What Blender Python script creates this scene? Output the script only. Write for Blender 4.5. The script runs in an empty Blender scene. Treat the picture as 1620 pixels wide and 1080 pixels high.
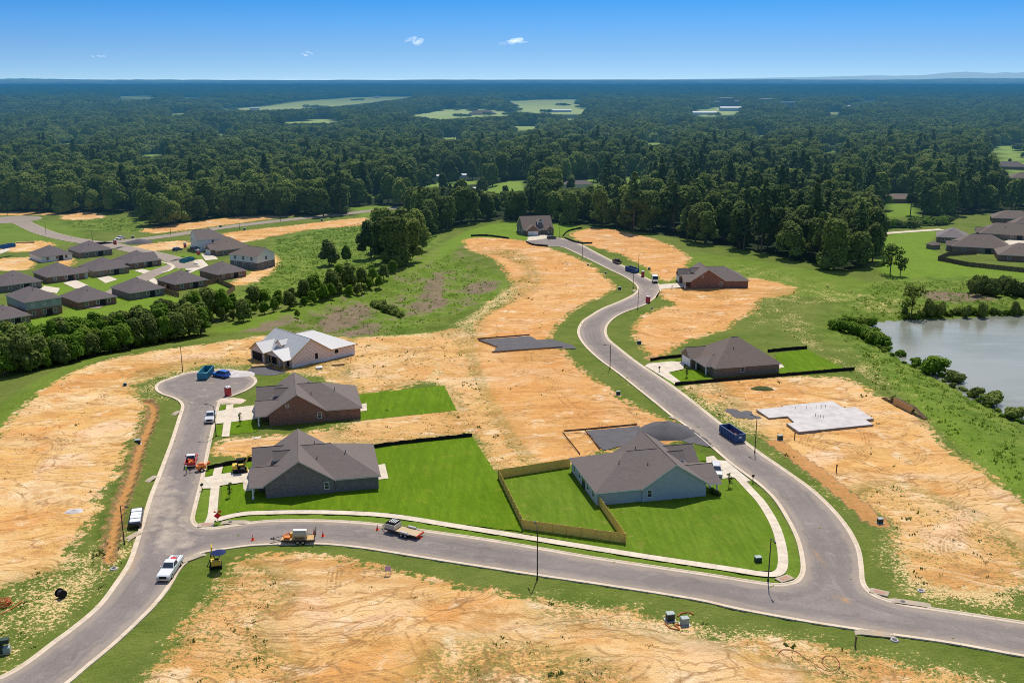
# Aerial view of a new housing development: lots, roads, houses, woods.
import bpy, bmesh, math, random
import numpy as np
from mathutils import Vector, Matrix
from mathutils.geometry import tessellate_polygon

PI = math.pi
scene = bpy.context.scene
COL = scene.collection
random.seed(7)
RNG = np.random.default_rng(7)

# ------------------------------------------------------------------ camera maths
FOC = 1560.0; CX, CY = 810.0, 540.0
PITCH = math.atan(413.0 / FOC); CAM_H = 72.0
SP, CP = math.sin(PITCH), math.cos(PITCH)

def flat(px, py, z=0.0):
    """ground point (at height z) seen at a photo position"""
    u = (px - CX) / FOC; v = (py - CY) / FOC
    t = (z - CAM_H) / -(SP + v * CP)
    return (u * t, (CP - v * SP) * t)

def catmull(pts, n=4, closed=False):
    P = [Vector((p[0], p[1])) for p in pts]; N = len(P); out = []
    rng = range(N) if closed else range(N - 1)
    for i in rng:
        p1, p2 = P[i], P[(i + 1) % N]
        p0 = P[(i - 1) % N] if (closed or i > 0) else p1
        p3 = P[(i + 2) % N] if (closed or i + 2 < N) else p2
        for k in range(n):
            t = k / n
            out.append(0.5 * ((2 * p1) + (p2 - p0) * t + (2 * p0 - 5 * p1 + 4 * p2 - p3) * t * t
                              + (3 * p1 - p0 - 3 * p2 + p3) * t ** 3))
    if not closed: out.append(P[-1])
    return [(v.x, v.y) for v in out]

def sdf(X, Y, poly, pad=9.0):
    """signed distance to a polygon, positive inside, clamped to -pad outside its box"""
    px = np.array([p[0] for p in poly]); py = np.array([p[1] for p in poly])
    out = np.full(X.shape, -pad)
    m = (X > px.min() - pad) & (X < px.max() + pad) & (Y > py.min() - pad) & (Y < py.max() + pad)
    if not m.any(): return out
    x = X[m]; y = Y[m]; d2 = np.full(x.shape, 1e18); ins = np.zeros(x.shape, bool)
    n = len(poly)
    for i in range(n):
        ax, ay = px[i], py[i]; bx, by = px[(i + 1) % n], py[(i + 1) % n]
        ex, ey = bx - ax, by - ay; L = ex * ex + ey * ey
        if L < 1e-12: continue
        t = np.clip(((x - ax) * ex + (y - ay) * ey) / L, 0, 1)
        d2 = np.minimum(d2, (x - ax - t * ex) ** 2 + (y - ay - t * ey) ** 2)
        c = ((ay > y) != (by > y))
        if ey != 0:
            ins ^= c & (x < ex * (y - ay) / ey + ax)
    d = np.sqrt(d2)
    out[m] = np.maximum(np.where(ins, d, -d), -pad)
    return out

def dline(X, Y, pts, pad=9.0):
    """distance to an open polyline"""
    px = np.array([p[0] for p in pts]); py = np.array([p[1] for p in pts])
    out = np.full(X.shape, pad)
    m = (X > px.min() - pad) & (X < px.max() + pad) & (Y > py.min() - pad) & (Y < py.max() + pad)
    if not m.any(): return out
    x = X[m]; y = Y[m]; d2 = np.full(x.shape, pad * pad)
    for i in range(len(pts) - 1):
        ax, ay = px[i], py[i]; ex, ey = px[i + 1] - ax, py[i + 1] - ay; L = ex * ex + ey * ey + 1e-12
        t = np.clip(((x - ax) * ex + (y - ay) * ey) / L, 0, 1)
        d2 = np.minimum(d2, (x - ax - t * ex) ** 2 + (y - ay - t * ey) ** 2)
    out[m] = np.sqrt(d2); return out

def sstep(a, b, x):
    t = np.clip((x - a) / (b - a), 0, 1); return t * t * (3 - 2 * t)

# ------------------------------------------------------------------ terrain
POND_Z = -2.6
pond_px = [(1384,514),(1392,538),(1420,560),(1462,583),(1500,603),(1540,626),(1580,648),(1620,668),(1700,712),(1860,760),
           (1960,640),(1900,520),(1760,496),(1620,500),(1560,503),(1500,506),(1440,508)]
POND = catmull([flat(*p, POND_Z) for p in pond_px], 4, True)
valley_px = [(-700,1000),(-200,800),(0,690),(60,625),(130,585),(200,562),(300,545),(410,528),(470,500),(560,452),(620,420),(700,375),(735,356)]
VALLEY = [flat(*p) for p in valley_px] + [(60, 1500), (-3000, 1500), (-3000, 60)]
swale_px = [(400,520),(480,475),(560,445),(650,425),(720,410),(775,420),(800,440),(790,468),(745,498),(690,522),(610,528),(500,524)]
SWALE = catmull([flat(*p) for p in swale_px], 3, True)

def height(X, Y):
    X = np.asarray(X, float); Y = np.asarray(Y, float)
    h = -3.0 * sstep(-14, 4, sdf(X, Y, POND, 16))
    h = h - 3.5 * sstep(-4, 22, sdf(X, Y, VALLEY, 30))
    h = h - 2.2 * sstep(-5, 12, sdf(X, Y, SWALE, 12))
    D = np.hypot(X, Y)
    far = sstep(650, 2200, D) * .35
    h = h + far * (5 * np.sin(X / 310 + 1.3 + np.sin(Y / 700)) + 6 * np.sin(Y / 430 + .7 + .8 * np.sin(X / 520)) + 4 * np.sin((X + Y) / 190))
    return h

def h1(x, y): return float(height(np.array([x]), np.array([y]))[0])

GRID = None
def gz(x, y):
    """height of the finished ground mesh"""
    xs, ys, zz = GRID; X = np.asarray(x, float); Y = np.asarray(y, float)
    i = np.clip(np.searchsorted(xs, X) - 1, 0, len(xs) - 2); j = np.clip(np.searchsorted(ys, Y) - 1, 0, len(ys) - 2)
    u = np.clip((X - xs[i]) / (xs[i + 1] - xs[i]), 0, 1); v = np.clip((Y - ys[j]) / (ys[j + 1] - ys[j]), 0, 1)
    r = (zz[j, i] * (1 - u) + zz[j, i + 1] * u) * (1 - v) + (zz[j + 1, i] * (1 - u) + zz[j + 1, i + 1] * u) * v
    return float(r) if np.ndim(r) == 0 else r

def G(px, py):
    """point of the terrain seen at a photo position (first crossing of the sight line)"""
    u = (px - CX) / FOC; v = (py - CY) / FOC
    s = (SP + v * CP); dy = CP - v * SP
    t0 = (CAM_H - 12) / s; t1 = (CAM_H + 9) / s
    if s < 0.03: t1 = (CAM_H + 14) / s; t0 = (CAM_H - 16) / s
    for _ in range(2):
        t = np.linspace(t0, t1, 160)
        hz = height(u * t, dy * t); z = CAM_H - s * t
        k = int(np.argmax(z <= hz))
        if z[k] > hz[k]: k = len(t) - 1
        t0 = t[max(k - 1, 0)]; t1 = t[k]
    x, y = u * t1, dy * t1
    return Vector((x, y, gz(x, y) if GRID else CAM_H - s * t1))

def heading(a, b):
    A, B = G(*a), G(*b); return math.atan2(B.y - A.y, B.x - A.x)

# ------------------------------------------------------------------ materials
def haze_group():  # distance haze painted into the materials: blue emission mixed in by world position
    g = bpy.data.node_groups.new('painted_haze', 'ShaderNodeTree')
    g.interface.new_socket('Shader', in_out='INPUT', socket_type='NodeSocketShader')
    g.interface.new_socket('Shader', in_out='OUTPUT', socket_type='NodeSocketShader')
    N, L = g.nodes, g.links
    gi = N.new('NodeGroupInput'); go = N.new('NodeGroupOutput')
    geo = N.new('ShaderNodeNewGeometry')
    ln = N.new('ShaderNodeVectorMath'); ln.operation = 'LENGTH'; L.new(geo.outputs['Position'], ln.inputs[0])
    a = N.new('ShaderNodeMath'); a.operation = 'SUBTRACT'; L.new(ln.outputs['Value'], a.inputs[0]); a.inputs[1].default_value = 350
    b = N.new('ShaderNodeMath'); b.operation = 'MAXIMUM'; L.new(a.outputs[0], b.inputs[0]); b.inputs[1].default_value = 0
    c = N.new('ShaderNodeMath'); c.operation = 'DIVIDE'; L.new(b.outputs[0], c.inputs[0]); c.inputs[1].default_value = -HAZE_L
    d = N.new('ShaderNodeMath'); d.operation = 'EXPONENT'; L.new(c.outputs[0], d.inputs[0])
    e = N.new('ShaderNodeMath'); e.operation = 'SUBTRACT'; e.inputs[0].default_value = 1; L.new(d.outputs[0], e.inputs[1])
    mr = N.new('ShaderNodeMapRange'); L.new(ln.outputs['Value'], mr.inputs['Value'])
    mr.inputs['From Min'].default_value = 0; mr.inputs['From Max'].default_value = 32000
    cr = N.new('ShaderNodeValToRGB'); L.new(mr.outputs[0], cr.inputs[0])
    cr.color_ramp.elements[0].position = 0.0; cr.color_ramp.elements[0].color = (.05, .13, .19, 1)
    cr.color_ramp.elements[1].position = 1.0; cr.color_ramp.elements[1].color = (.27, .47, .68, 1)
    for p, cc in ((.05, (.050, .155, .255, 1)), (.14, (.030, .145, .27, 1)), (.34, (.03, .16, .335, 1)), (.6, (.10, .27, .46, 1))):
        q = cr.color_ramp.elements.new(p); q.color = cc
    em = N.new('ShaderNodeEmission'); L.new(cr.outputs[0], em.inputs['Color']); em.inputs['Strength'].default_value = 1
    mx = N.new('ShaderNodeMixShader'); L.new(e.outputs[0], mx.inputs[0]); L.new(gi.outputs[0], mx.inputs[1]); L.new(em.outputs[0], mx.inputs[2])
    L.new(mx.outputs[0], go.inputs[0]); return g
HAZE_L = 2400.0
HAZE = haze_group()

class NT:
    """small node helper"""
    def __init__(s, name):
        s.m = bpy.data.materials.new(name); s.m.use_nodes = True
        s.t = s.m.node_tree; s.N = s.t.nodes; s.L = s.t.links
        s.N.clear(); s.out = s.N.new('ShaderNodeOutputMaterial')
        try: s.m.cycles.emission_sampling = 'NONE'
        except Exception: pass
    def n(s, kind, **kw):
        nd = s.N.new('ShaderNode' + kind)
        for k, v in kw.items(): setattr(nd, k, v)
        return nd
    def put(s, sock, v):
        if hasattr(v, 'is_linked') or isinstance(v, bpy.types.NodeSocket): s.L.new(v, sock)
        else:
            try: sock.default_value = v
            except Exception: sock.default_value = tuple(v) + (1,) if len(v) == 3 else v
    def math(s, op, a, b=0.0, clamp=False):
        nd = s.n('Math', operation=op); nd.use_clamp = clamp; s.put(nd.inputs[0], a); s.put(nd.inputs[1], b); return nd.outputs[0]
    def mix(s, f, a, b, mode='MIX'):
        nd = s.n('Mix', data_type='RGBA', blend_type=mode)
        s.put(nd.inputs[0], f); s.put(nd.inputs[6], a); s.put(nd.inputs[7], b); return nd.outputs[2]
    def noise(s, vec, scale, detail=4, rough=.55, dist=0.0):
        nd = s.n('TexNoise'); s.put(nd.inputs['Vector'], vec); nd.inputs['Scale'].default_value = scale
        nd.inputs['Detail'].default_value = detail; nd.inputs['Roughness'].default_value = rough; nd.inputs['Distortion'].default_value = dist
        return nd.outputs['Fac']
    def step(s, v, a, b, lo=0.0, hi=1.0):
        nd = s.n('MapRange', interpolation_type='SMOOTHSTEP'); s.put(nd.inputs['Value'], v)
        nd.inputs['From Min'].default_value = a; nd.inputs['From Max'].default_value = b
        nd.inputs['To Min'].default_value = lo; nd.inputs['To Max'].default_value = hi; return nd.outputs[0]
    def mapv(s, vec, rot=0.0, scale=(1, 1, 1)):
        nd = s.n('Mapping'); s.put(nd.inputs['Vector'], vec); nd.inputs['Rotation'].default_value = (0, 0, rot); nd.inputs['Scale'].default_value = scale
        return nd.outputs[0]
    def attr(s, name):
        return s.n('Attribute', attribute_name=name).outputs['Fac']
    def pos(s): return s.n('NewGeometry').outputs['Position']
    def obj(s): return s.n('TexCoord').outputs['Object']
    def bump(s, hgt, strength=.3, dist=.1):
        nd = s.n('Bump'); nd.inputs['Strength'].default_value = strength; nd.inputs['Distance'].default_value = dist; s.put(nd.inputs['Height'], hgt); return nd.outputs[0]
    def bsdf(s, col, rough=.8, spec=.25, metal=0.0, normal=None):
        nd = s.n('BsdfPrincipled'); s.put(nd.inputs['Base Color'], col); s.put(nd.inputs['Roughness'], rough)
        nd.inputs['Specular IOR Level'].default_value = spec; nd.inputs['Metallic'].default_value = metal
        if normal is not None: s.L.new(normal, nd.inputs['Normal'])
        return nd.outputs[0]
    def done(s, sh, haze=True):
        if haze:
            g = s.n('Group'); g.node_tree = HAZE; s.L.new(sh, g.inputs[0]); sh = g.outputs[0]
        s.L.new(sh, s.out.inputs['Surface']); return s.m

def rgb(*c): return tuple(c) + (1,)
_mats = {}
def M(name, col=None, rough=.75, spec=.25, metal=0.0, var=.18, scale=3.0, bump=0.0):
    if name in _mats: return _mats[name]
    t = NT(name); o = t.obj()
    f = t.noise(o, scale, 5, .6); f2 = t.noise(o, scale * .22, 2)
    a = t.math('MULTIPLY', t.math('ADD', f, f2), .5)
    c = t.mix(a, rgb(*[x * (1 - var) for x in col]), rgb(*[min(1, x * (1 + var)) for x in col]))
    nrm = t.bump(f, bump, .05) if bump else None
    _mats[name] = t.done(t.bsdf(c, rough, spec, metal, nrm)); return _mats[name]

def shingle(name, col):
    t = NT(name); o = t.obj()
    br = t.n('TexBrick'); t.put(br.inputs['Vector'], t.mapv(o, 0, (1, 1, 1)))
    br.inputs['Scale'].default_value = 1.0; br.inputs['Brick Width'].default_value = .9; br.inputs['Row Height'].default_value = .32
    br.inputs['Mortar Size'].default_value = .01
    br.inputs['Color1'].default_value = rgb(*[x * .86 for x in col]); br.inputs['Color2'].default_value = rgb(*[x * 1.16 for x in col]); br.inputs['Mortar'].default_value = rgb(*[x * .7 for x in col])
    f = t.noise(o, .35, 4); f2 = t.noise(o, 7, 3)
    c = t.mix(t.step(f, .25, .75), br.outputs['Color'], rgb(*col))
    c = t.mix(t.step(f2, .3, .7, 0, .45), c, rgb(*[x * 1.35 for x in col]))
    return t.done(t.bsdf(c, .92, .12, 0, t.bump(f2, .4, .05)))

def brick(name, c1, c2, mort, w=.42, h=.14):
    t = NT(name); o = t.obj(); geo = t.n('NewGeometry')
    # wall-wise coordinates: along the wall, up
    tc = t.n('TexCoord'); sx = t.n('SeparateXYZ'); t.L.new(tc.outputs['Object'], sx.inputs[0])
    cb = t.n('CombineXYZ'); t.put(cb.inputs[0], t.math('ADD', sx.outputs[0], sx.outputs[1])); t.put(cb.inputs[1], sx.outputs[2])
    br = t.n('TexBrick'); t.put(br.inputs['Vector'], cb.outputs[0]); br.inputs['Scale'].default_value = 1
    br.inputs['Brick Width'].default_value = w; br.inputs['Row Height'].default_value = h; br.inputs['Mortar Size'].default_value = .012
    br.inputs['Color1'].default_value = rgb(*c1); br.inputs['Color2'].default_value = rgb(*c2); br.inputs['Mortar'].default_value = rgb(*mort)
    f = t.noise(o, 1.6, 5, .7)
    c = t.mix(t.step(f, .35, .7, 0, .55), br.outputs['Color'], rgb(*[x * .55 for x in c1]))
    return t.done(t.bsdf(c, .88, .15))

def siding(name, col, pitch=.2):
    t = NT(name); o = t.obj(); sx = t.n('SeparateXYZ'); t.L.new(o, sx.inputs[0])
    fr = t.math('FRACT', t.math('DIVIDE', sx.outputs[2], pitch))
    f = t.noise(o, .8, 4)
    c = t.mix(t.step(f, .3, .7, 0, .35), rgb(*col), rgb(*[x * .8 for x in col]))
    c = t.mix(t.step(fr, 0, .12, .45, 0), c, rgb(*[x * .45 for x in col]))
    return t.done(t.bsdf(c, .7, .2))

# the ground of the whole place
def ground_mat():
    t = NT('ground'); p = t.pos()
    dirt, patch, lush, tone, bare, wood, clay, rough = [t.attr(a) for a in ('dirt', 'patch', 'lush', 'tone', 'bare', 'wood', 'clay', 'wild')]
    n_big = t.noise(p, .035, 5, .6); n_mid = t.noise(p, .16, 6, .62); n_sm = t.noise(p, .8, 5, .65); n_fine = t.noise(p, 3.2, 3, .7)
    wv = t.n('TexNoise'); t.put(wv.inputs['Vector'], p); wv.inputs['Scale'].default_value = .03; wv.inputs['Detail'].default_value = 3
    wa = t.n('VectorMath', operation='MULTIPLY_ADD'); t.L.new(wv.outputs['Color'], wa.inputs[0]); wa.inputs[1].default_value = (34, 34, 0); t.L.new(p, wa.inputs[2])
    strk = t.noise(t.mapv(wa.outputs[0], -.22, (.028, .26, 1)), 1, 6, .66, 1.2)
    strk2 = t.noise(t.mapv(wa.outputs[0], 1.0, (.11, .8, 1)), 1, 5, .65, 2.2)
    band = t.noise(t.mapv(p, -.22, (.012, .075, 1)), 1, 4, .6, .5)
    grit = t.noise(p, 9, 2, .7)
    n_p = t.noise(p, 1.5, 5, .68)
    # ragged edge between grass and bare soil
    e = t.math('ADD', dirt, t.math('MULTIPLY', t.math('SUBTRACT', n_mid, .5), 1.15))
    e = t.math('ADD', e, t.math('MULTIPLY', t.math('SUBTRACT', n_sm, .5), 1.3))
    e = t.math('ADD', e, t.math('MULTIPLY', t.math('SUBTRACT', n_fine, .5), .5))
    md = t.step(e, -.04, .07)
    pp = t.math('ADD', t.math('MULTIPLY', n_p, .66), t.math('MULTIPLY', n_mid, .34))
    pp = t.math('ADD', pp, t.math('MULTIPLY', t.math('SUBTRACT', n_fine, .5), .34))
    pp = t.math('ADD', pp, t.math('MULTIPLY', patch, .5))
    mp = t.math('MULTIPLY', t.step(pp, .66, .74), t.step(patch, .02, .12))
    weeds = t.math('MULTIPLY', t.step(t.math('ADD', t.math('MULTIPLY', n_sm, .6), t.math('MULTIPLY', n_big, .4)), .60, .68), t.step(n_fine, .45, .62))
    # bare soil
    n_hue = t.noise(p, .055, 3, .5, .8)
    c = t.mix(t.step(n_big, .40, .56), rgb(.76, .525, .25), rgb(.72, .43, .145))
    c = t.mix(t.step(n_hue, .50, .66), c, rgb(.66, .325, .095))
    c = t.mix(t.step(n_hue, .42, .30, 0, .7), c, rgb(.80, .56, .36))
    c = t.mix(t.math('MULTIPLY', tone, t.step(band, .3, .65, .35, .95)), c, rgb(.64, .29, .085))
    c = t.mix(t.step(band, .53, .70, 0, .6), c, rgb(.78, .58, .35))
    c = t.mix(t.step(band, .46, .36, 0, .6), c, rgb(.50, .235, .06))
    c = t.mix(t.step(strk, .54, .66, 0, .5), c, rgb(.77, .59, .37))
    c = t.mix(t.step(strk, .46, .36, 0, .6), c, rgb(.46, .205, .055))
    c = t.mix(t.step(strk2, .58, .68, 0, .55), c, rgb(.36, .17, .05))
    c = t.mix(t.step(n_mid, .56, .70, 0, .6), c, rgb(.86, .70, .47))
    c = t.mix(t.step(n_mid, .46, .34, 0, .6), c, rgb(.48, .22, .055))
    c = t.mix(t.step(n_sm, .42, .30, 0, .45), c, rgb(.36, .165, .05))
    gul = t.n('TexVoronoi', feature='DISTANCE_TO_EDGE'); t.put(gul.inputs['Vector'], t.mapv(wa.outputs[0], 1.1, (.07, .30, 1))); gul.inputs['Scale'].default_value = 1
    c = t.mix(t.math('MULTIPLY', t.step(gul.outputs['Distance'], .045, .0), t.step(n_mid, .40, .56, 0, .7)), c, rgb(.30, .14, .045))
    c = t.mix(t.step(n_fine, .52, .75, 0, .28), c, rgb(.31, .19, .085))
    c = t.mix(t.step(grit, .56, .70, 0, .3), c, rgb(.80, .65, .45))
    c = t.mix(t.step(grit, .42, .30, 0, .28), c, rgb(.34, .19, .08))
    c = t.mix(t.math('MULTIPLY', weeds, .6), c, rgb(.15, .15, .045))
    # straw in the patchy ground
    s_ = t.mix(t.step(n_fine, .3, .7), rgb(.48, .295, .105), rgb(.80, .60, .30))
    # grass
    g = t.mix(t.step(n_mid, .3, .7), rgb(.080, .130, .012), rgb(.142, .188, .026))
    g = t.mix(t.step(n_big, .3, .7, 0, .5), g, rgb(.20, .22, .055))
    g = t.mix(t.math('MULTIPLY', lush, t.step(n_mid, .2, .7, .55, 1)), g, rgb(.165, .275, .020))
    wl = t.mix(t.step(n_mid, .35, .65), rgb(.085, .155, .014), rgb(.19, .26, .04))
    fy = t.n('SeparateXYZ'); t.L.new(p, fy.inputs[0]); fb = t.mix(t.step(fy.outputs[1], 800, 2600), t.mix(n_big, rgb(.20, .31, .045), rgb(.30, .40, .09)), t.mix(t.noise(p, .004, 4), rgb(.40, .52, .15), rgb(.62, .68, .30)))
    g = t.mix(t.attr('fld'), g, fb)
    g = t.mix(rough, g, wl)
    g = t.mix(t.step(n_fine, .4, .75, 0, .5), g, t.mix(.5, g, rgb(.03, .06, .006)))
    g = t.mix(t.step(n_sm, .52, .75, 0, .45), g, rgb(.17, .19, .05))
    g = t.mix(t.step(grit, .55, .72, 0, .4), g, rgb(.20, .23, .06))
    g = t.mix(t.step(grit, .45, .30, 0, .5), g, rgb(.022, .045, .007))
    g = t.mix(t.math('MULTIPLY', t.step(n_p, .56, .70, 0, .5), t.step(n_mid, .45, .62)), g, rgb(.26, .19, .075))
    bb = t.mix(n_sm, rgb(.15, .095, .07), rgb(.30, .205, .16))
    bm = t.step(t.math('ADD', t.math('ADD', bare, t.math('MULTIPLY', t.math('SUBTRACT', n_sm, .5), 1.6)), t.math('MULTIPLY', t.math('SUBTRACT', n_mid, .5), 2.4)), .45, 1.0)
    g = t.mix(t.math('MULTIPLY', bm, .85), g, bb)
    g = t.mix(mp, g, s_)
    c = t.mix(t.math('MULTIPLY', t.step(patch, .35, .9), .35), c, s_)
    # grass tufts showing through patchy soil
    tu = t.math('MULTIPLY', t.step(pp, .74, .66), t.step(patch, .1, .5))
    col = t.mix(md, g, c)
    col = t.mix(t.math('MULTIPLY', t.math('MULTIPLY', tu, md), .8), col, t.mix(.3, g, rgb(.07, .10, .02)))
    cl = t.mix(t.step(n_p, .3, .7), rgb(.19, .095, .045), rgb(.43, .255, .12)); cl = t.mix(t.step(clay, .90, 1.0, 0, .75), cl, rgb(.58, .27, .085))
    cm = t.step(t.math('ADD', clay, t.math('MULTIPLY', t.math('SUBTRACT', n_sm, .5), 1.9)), .45, .95, 0, .9)
    col = t.mix(cm, col, cl)
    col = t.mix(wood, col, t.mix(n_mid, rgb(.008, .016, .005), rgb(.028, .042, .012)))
    b = t.math('ADD', n_sm, t.math('MULTIPLY', n_fine, .5))
    b = t.math('ADD', b, t.math('MULTIPLY', strk2, .8))
    return t.done(t.bsdf(col, .95, .08, 0, t.bump(b, .8, .4)))

def lawn_mat(name, c1, c2, ang):
    t = NT(name); p = t.pos()
    n1 = t.noise(p, .12, 5); n2 = t.noise(p, 1.2, 4, .65); n3 = t.noise(p, 6, 3, .7)
    st = t.noise(t.mapv(p, ang, (.9, .04, 1)), 1, 3)
    c = t.mix(t.step(n1, .3, .7), rgb(*c1), rgb(*c2))
    c = t.mix(t.step(st, .42, .6, 0, .4), c, rgb(*[x * .74 for x in c1]))
    br = t.n('TexBrick'); t.put(br.inputs['Vector'], t.mapv(p, ang + PI / 2)); br.inputs['Scale'].default_value = 1; br.inputs['Brick Width'].default_value = 2.6; br.inputs['Row Height'].default_value = .62; br.inputs['Mortar Size'].default_value = .03; br.inputs['Color1'].default_value = (.80, .84, .8, 1); br.inputs['Color2'].default_value = (1.15, 1.1, 1.2, 1); br.inputs['Mortar'].default_value = (.78, .74, .8, 1)
    c = t.mix(.75, c, br.outputs['Color'], 'MULTIPLY')
    yl = t.noise(p, .28, 5, .7); c = t.mix(t.step(yl, .55, .72, 0, .5), c, rgb(c2[0] * 1.9, c2[1] * 1.08, c2[2] * 3))
    c = t.mix(t.step(n2, .5, .78, 0, .4), c, rgb(c2[0] * 1.5, c2[1] * 1.12, c2[2] * 1.8))
    c = t.mix(t.step(n3, .35, .65, 0, .45), c, rgb(*[x * .6 for x in c1]))
    return t.done(t.bsdf(c, .95, .08, 0, t.bump(n3, .5, .08)))

def asphalt_mat():
    t = NT('asphalt'); p = t.pos()
    n1 = t.noise(p, .06, 5); n2 = t.noise(p, .45, 6, .65); n3 = t.noise(p, 5, 3, .7)
    c = t.mix(t.step(n1, .3, .7), rgb(.205, .172, .152), rgb(.26, .22, .197))
    c = t.mix(t.step(n3, .35, .7, 0, .4), c, rgb(.12, .105, .10))
    c = t.mix(t.step(n2, .52, .75, 0, .55), c, rgb(.32, .275, .24))
    c = t.mix(t.step(n2, .45, .3, 0, .4), c, rgb(.12, .103, .098))
    du = t.math('ADD', t.attr('dust'), t.math('MULTIPLY', t.math('SUBTRACT', n2, .5), 1.3))
    c = t.mix(t.step(du, .45, .95, 0, .8), c, rgb(.44, .36, .28))
    cl = t.math('ADD', t.attr('mud'), t.math('MULTIPLY', t.math('SUBTRACT', n2, .5), .9))
    c = t.mix(t.step(cl, .4, .9, 0, .8), c, rgb(.42, .24, .095))
    sc = t.noise(t.mapv(p, .9, (.05, 1.6, 1)), 1, 4, .6, .6)
    c = t.mix(t.step(sc, .66, .74, 0, .55), c, rgb(.34, .30, .27))
    ed = t.math('ADD', t.attr('edge'), t.math('MULTIPLY', t.math('SUBTRACT', n2, .5), 2.6))
    c = t.mix(t.step(ed, 1.0, .0, 0, .4), c, rgb(.42, .335, .245))
    cs = t.n('CombineXYZ'); ps = t.n('SeparateXYZ'); t.L.new(p, ps.inputs[0]); t.put(cs.inputs[0], t.math('MULTIPLY', t.attr('edge'), 2.6)); t.put(cs.inputs[1], t.math('MULTIPLY', ps.outputs[0], .05)); t.put(cs.inputs[2], t.math('MULTIPLY', ps.outputs[1], .05))
    rs = t.noise(cs.outputs[0], 1, 5, .65)
    c = t.mix(t.step(rs, .54, .68, 0, .35), c, rgb(.34, .29, .245)); c = t.mix(t.step(rs, .46, .34, 0, .3), c, rgb(.12, .102, .094))
    n6 = t.noise(p, 1.6, 4, .7); c = t.mix(t.step(n6, .58, .70, 0, .45), c, rgb(.36, .305, .255)); c = t.mix(t.step(n6, .40, .30, 0, .35), c, rgb(.11, .095, .09))
    lane = t.step(t.math('ABSOLUTE', t.math('SUBTRACT', t.math('ADD', t.attr('edge'), t.math('MULTIPLY', t.math('SUBTRACT', n1, .5), 1.2)), 2.1)), .9, .25, 0, .2)
    c = t.mix(lane, c, rgb(.145, .122, .113))
    return t.done(t.bsdf(c, .9, .15, 0, t.bump(n3, .3, .03)))

def concrete_mat(name, col, joint=0.0, along=0.0):
    t = NT(name); p = t.pos()
    n1 = t.noise(p, .5, 5, .6); n2 = t.noise(p, 4, 3, .7)
    c = t.mix(t.step(n1, .3, .7), rgb(*[x * .86 for x in col]), rgb(*[min(1, x * 1.1) for x in col]))
    c = t.mix(t.step(n2, .5, .8, 0, .4), c, rgb(*[x * .72 for x in col]))
    if along:
        fr = t.math('FRACT', t.math('DIVIDE', t.attr('along'), along)); c = t.mix(t.step(fr, .0, .05, .6, 0), c, rgb(*[x * .4 for x in col]))
        c = t.mix(t.step(t.noise(p, .25, 4, .7), .52, .7, 0, .5), c, rgb(.45, .30, .16))
    if joint:
        uv = t.n('UVMap').outputs[0]; sx = t.n('SeparateXYZ'); t.L.new(uv, sx.inputs[0])
        fr = t.math('FRACT', t.math('DIVIDE', sx.outputs[0], joint))
        c = t.mix(t.step(fr, .0, .055, .6, 0), c, rgb(*[x * .42 for x in col]))
    return t.done(t.bsdf(c, .88, .15))

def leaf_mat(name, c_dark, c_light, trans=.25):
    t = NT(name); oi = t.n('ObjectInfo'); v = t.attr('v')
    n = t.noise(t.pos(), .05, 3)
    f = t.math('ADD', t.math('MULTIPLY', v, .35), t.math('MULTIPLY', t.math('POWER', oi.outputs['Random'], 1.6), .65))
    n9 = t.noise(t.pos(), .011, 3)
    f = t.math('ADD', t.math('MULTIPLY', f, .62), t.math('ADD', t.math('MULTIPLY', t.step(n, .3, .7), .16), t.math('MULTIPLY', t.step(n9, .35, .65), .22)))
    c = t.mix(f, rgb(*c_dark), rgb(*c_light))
    # a few crowns lean yellow
    c = t.mix(t.step(oi.outputs['Random'], .84, .93, 0, .45), c, rgb(.19, .24, .04))
    d = t.bsdf(c, .85, .12)
    tr = t.n('BsdfTranslucent'); t.L.new(c, tr.inputs[0])
    mx = t.n('MixShader'); mx.inputs[0].default_value = trans; t.L.new(d, mx.inputs[1]); t.L.new(tr.outputs[0], mx.inputs[2])
    return t.done(mx.outputs[0])

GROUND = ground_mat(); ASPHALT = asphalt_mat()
SOD = lawn_mat('sod', (.102, .192, .004), (.130, .222, .008), -.22)
SOD_OLD = lawn_mat('mown_grass', (.110, .190, .010), (.140, .222, .018), -.22)
KERB = concrete_mat('kerb_concrete', (.62, .51, .38), 0, 3.0); WALK = concrete_mat('pavement_concrete', (.62, .53, .41), 1.5)
DRIVE = concrete_mat('driveway_concrete', (.60, .52, .41), 3.0); SLABM = concrete_mat('slab_concrete', (.52, .48, .455))
GRAVEL = M('dark_gravel', (.115, .108, .112), .95, .1, 0, .45, 2.2, .5)
ROOF = shingle('roof_shingle', (.152, .126, .114)); ROOF_B = shingle('roof_shingle_brown', (.16, .126, .106)); ROOF_L = shingle('roof_shingle_violet', (.135, .112, .11))
ROOF_PALE = shingle('roof_shingle_pale', (.19, .165, .16))
ROOF_FELT = shingle('roof_underlay', (.36, .37, .375)); ROOF_WHITE = M('roof_membrane', (.60, .575, .55), .7, .2, 0, .08, .6)
BRICK_R = brick('red_brown_brick', (.30, .155, .105), (.17, .085, .065), (.38, .30, .24))
BRICK_T = brick('tan_brick', (.30, .205, .15), (.22, .145, .105), (.38, .31, .25))
BRICK_G = brick('grey_brick', (.22, .195, .185), (.165, .145, .14), (.30, .27, .25))
SID_BLUE = siding('blue_grey_siding', (.40, .46, .50)); SID_WHITE = siding('white_siding', (.80, .80, .79)); SID_GREY = siding('grey_siding', (.30, .33, .34))
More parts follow.
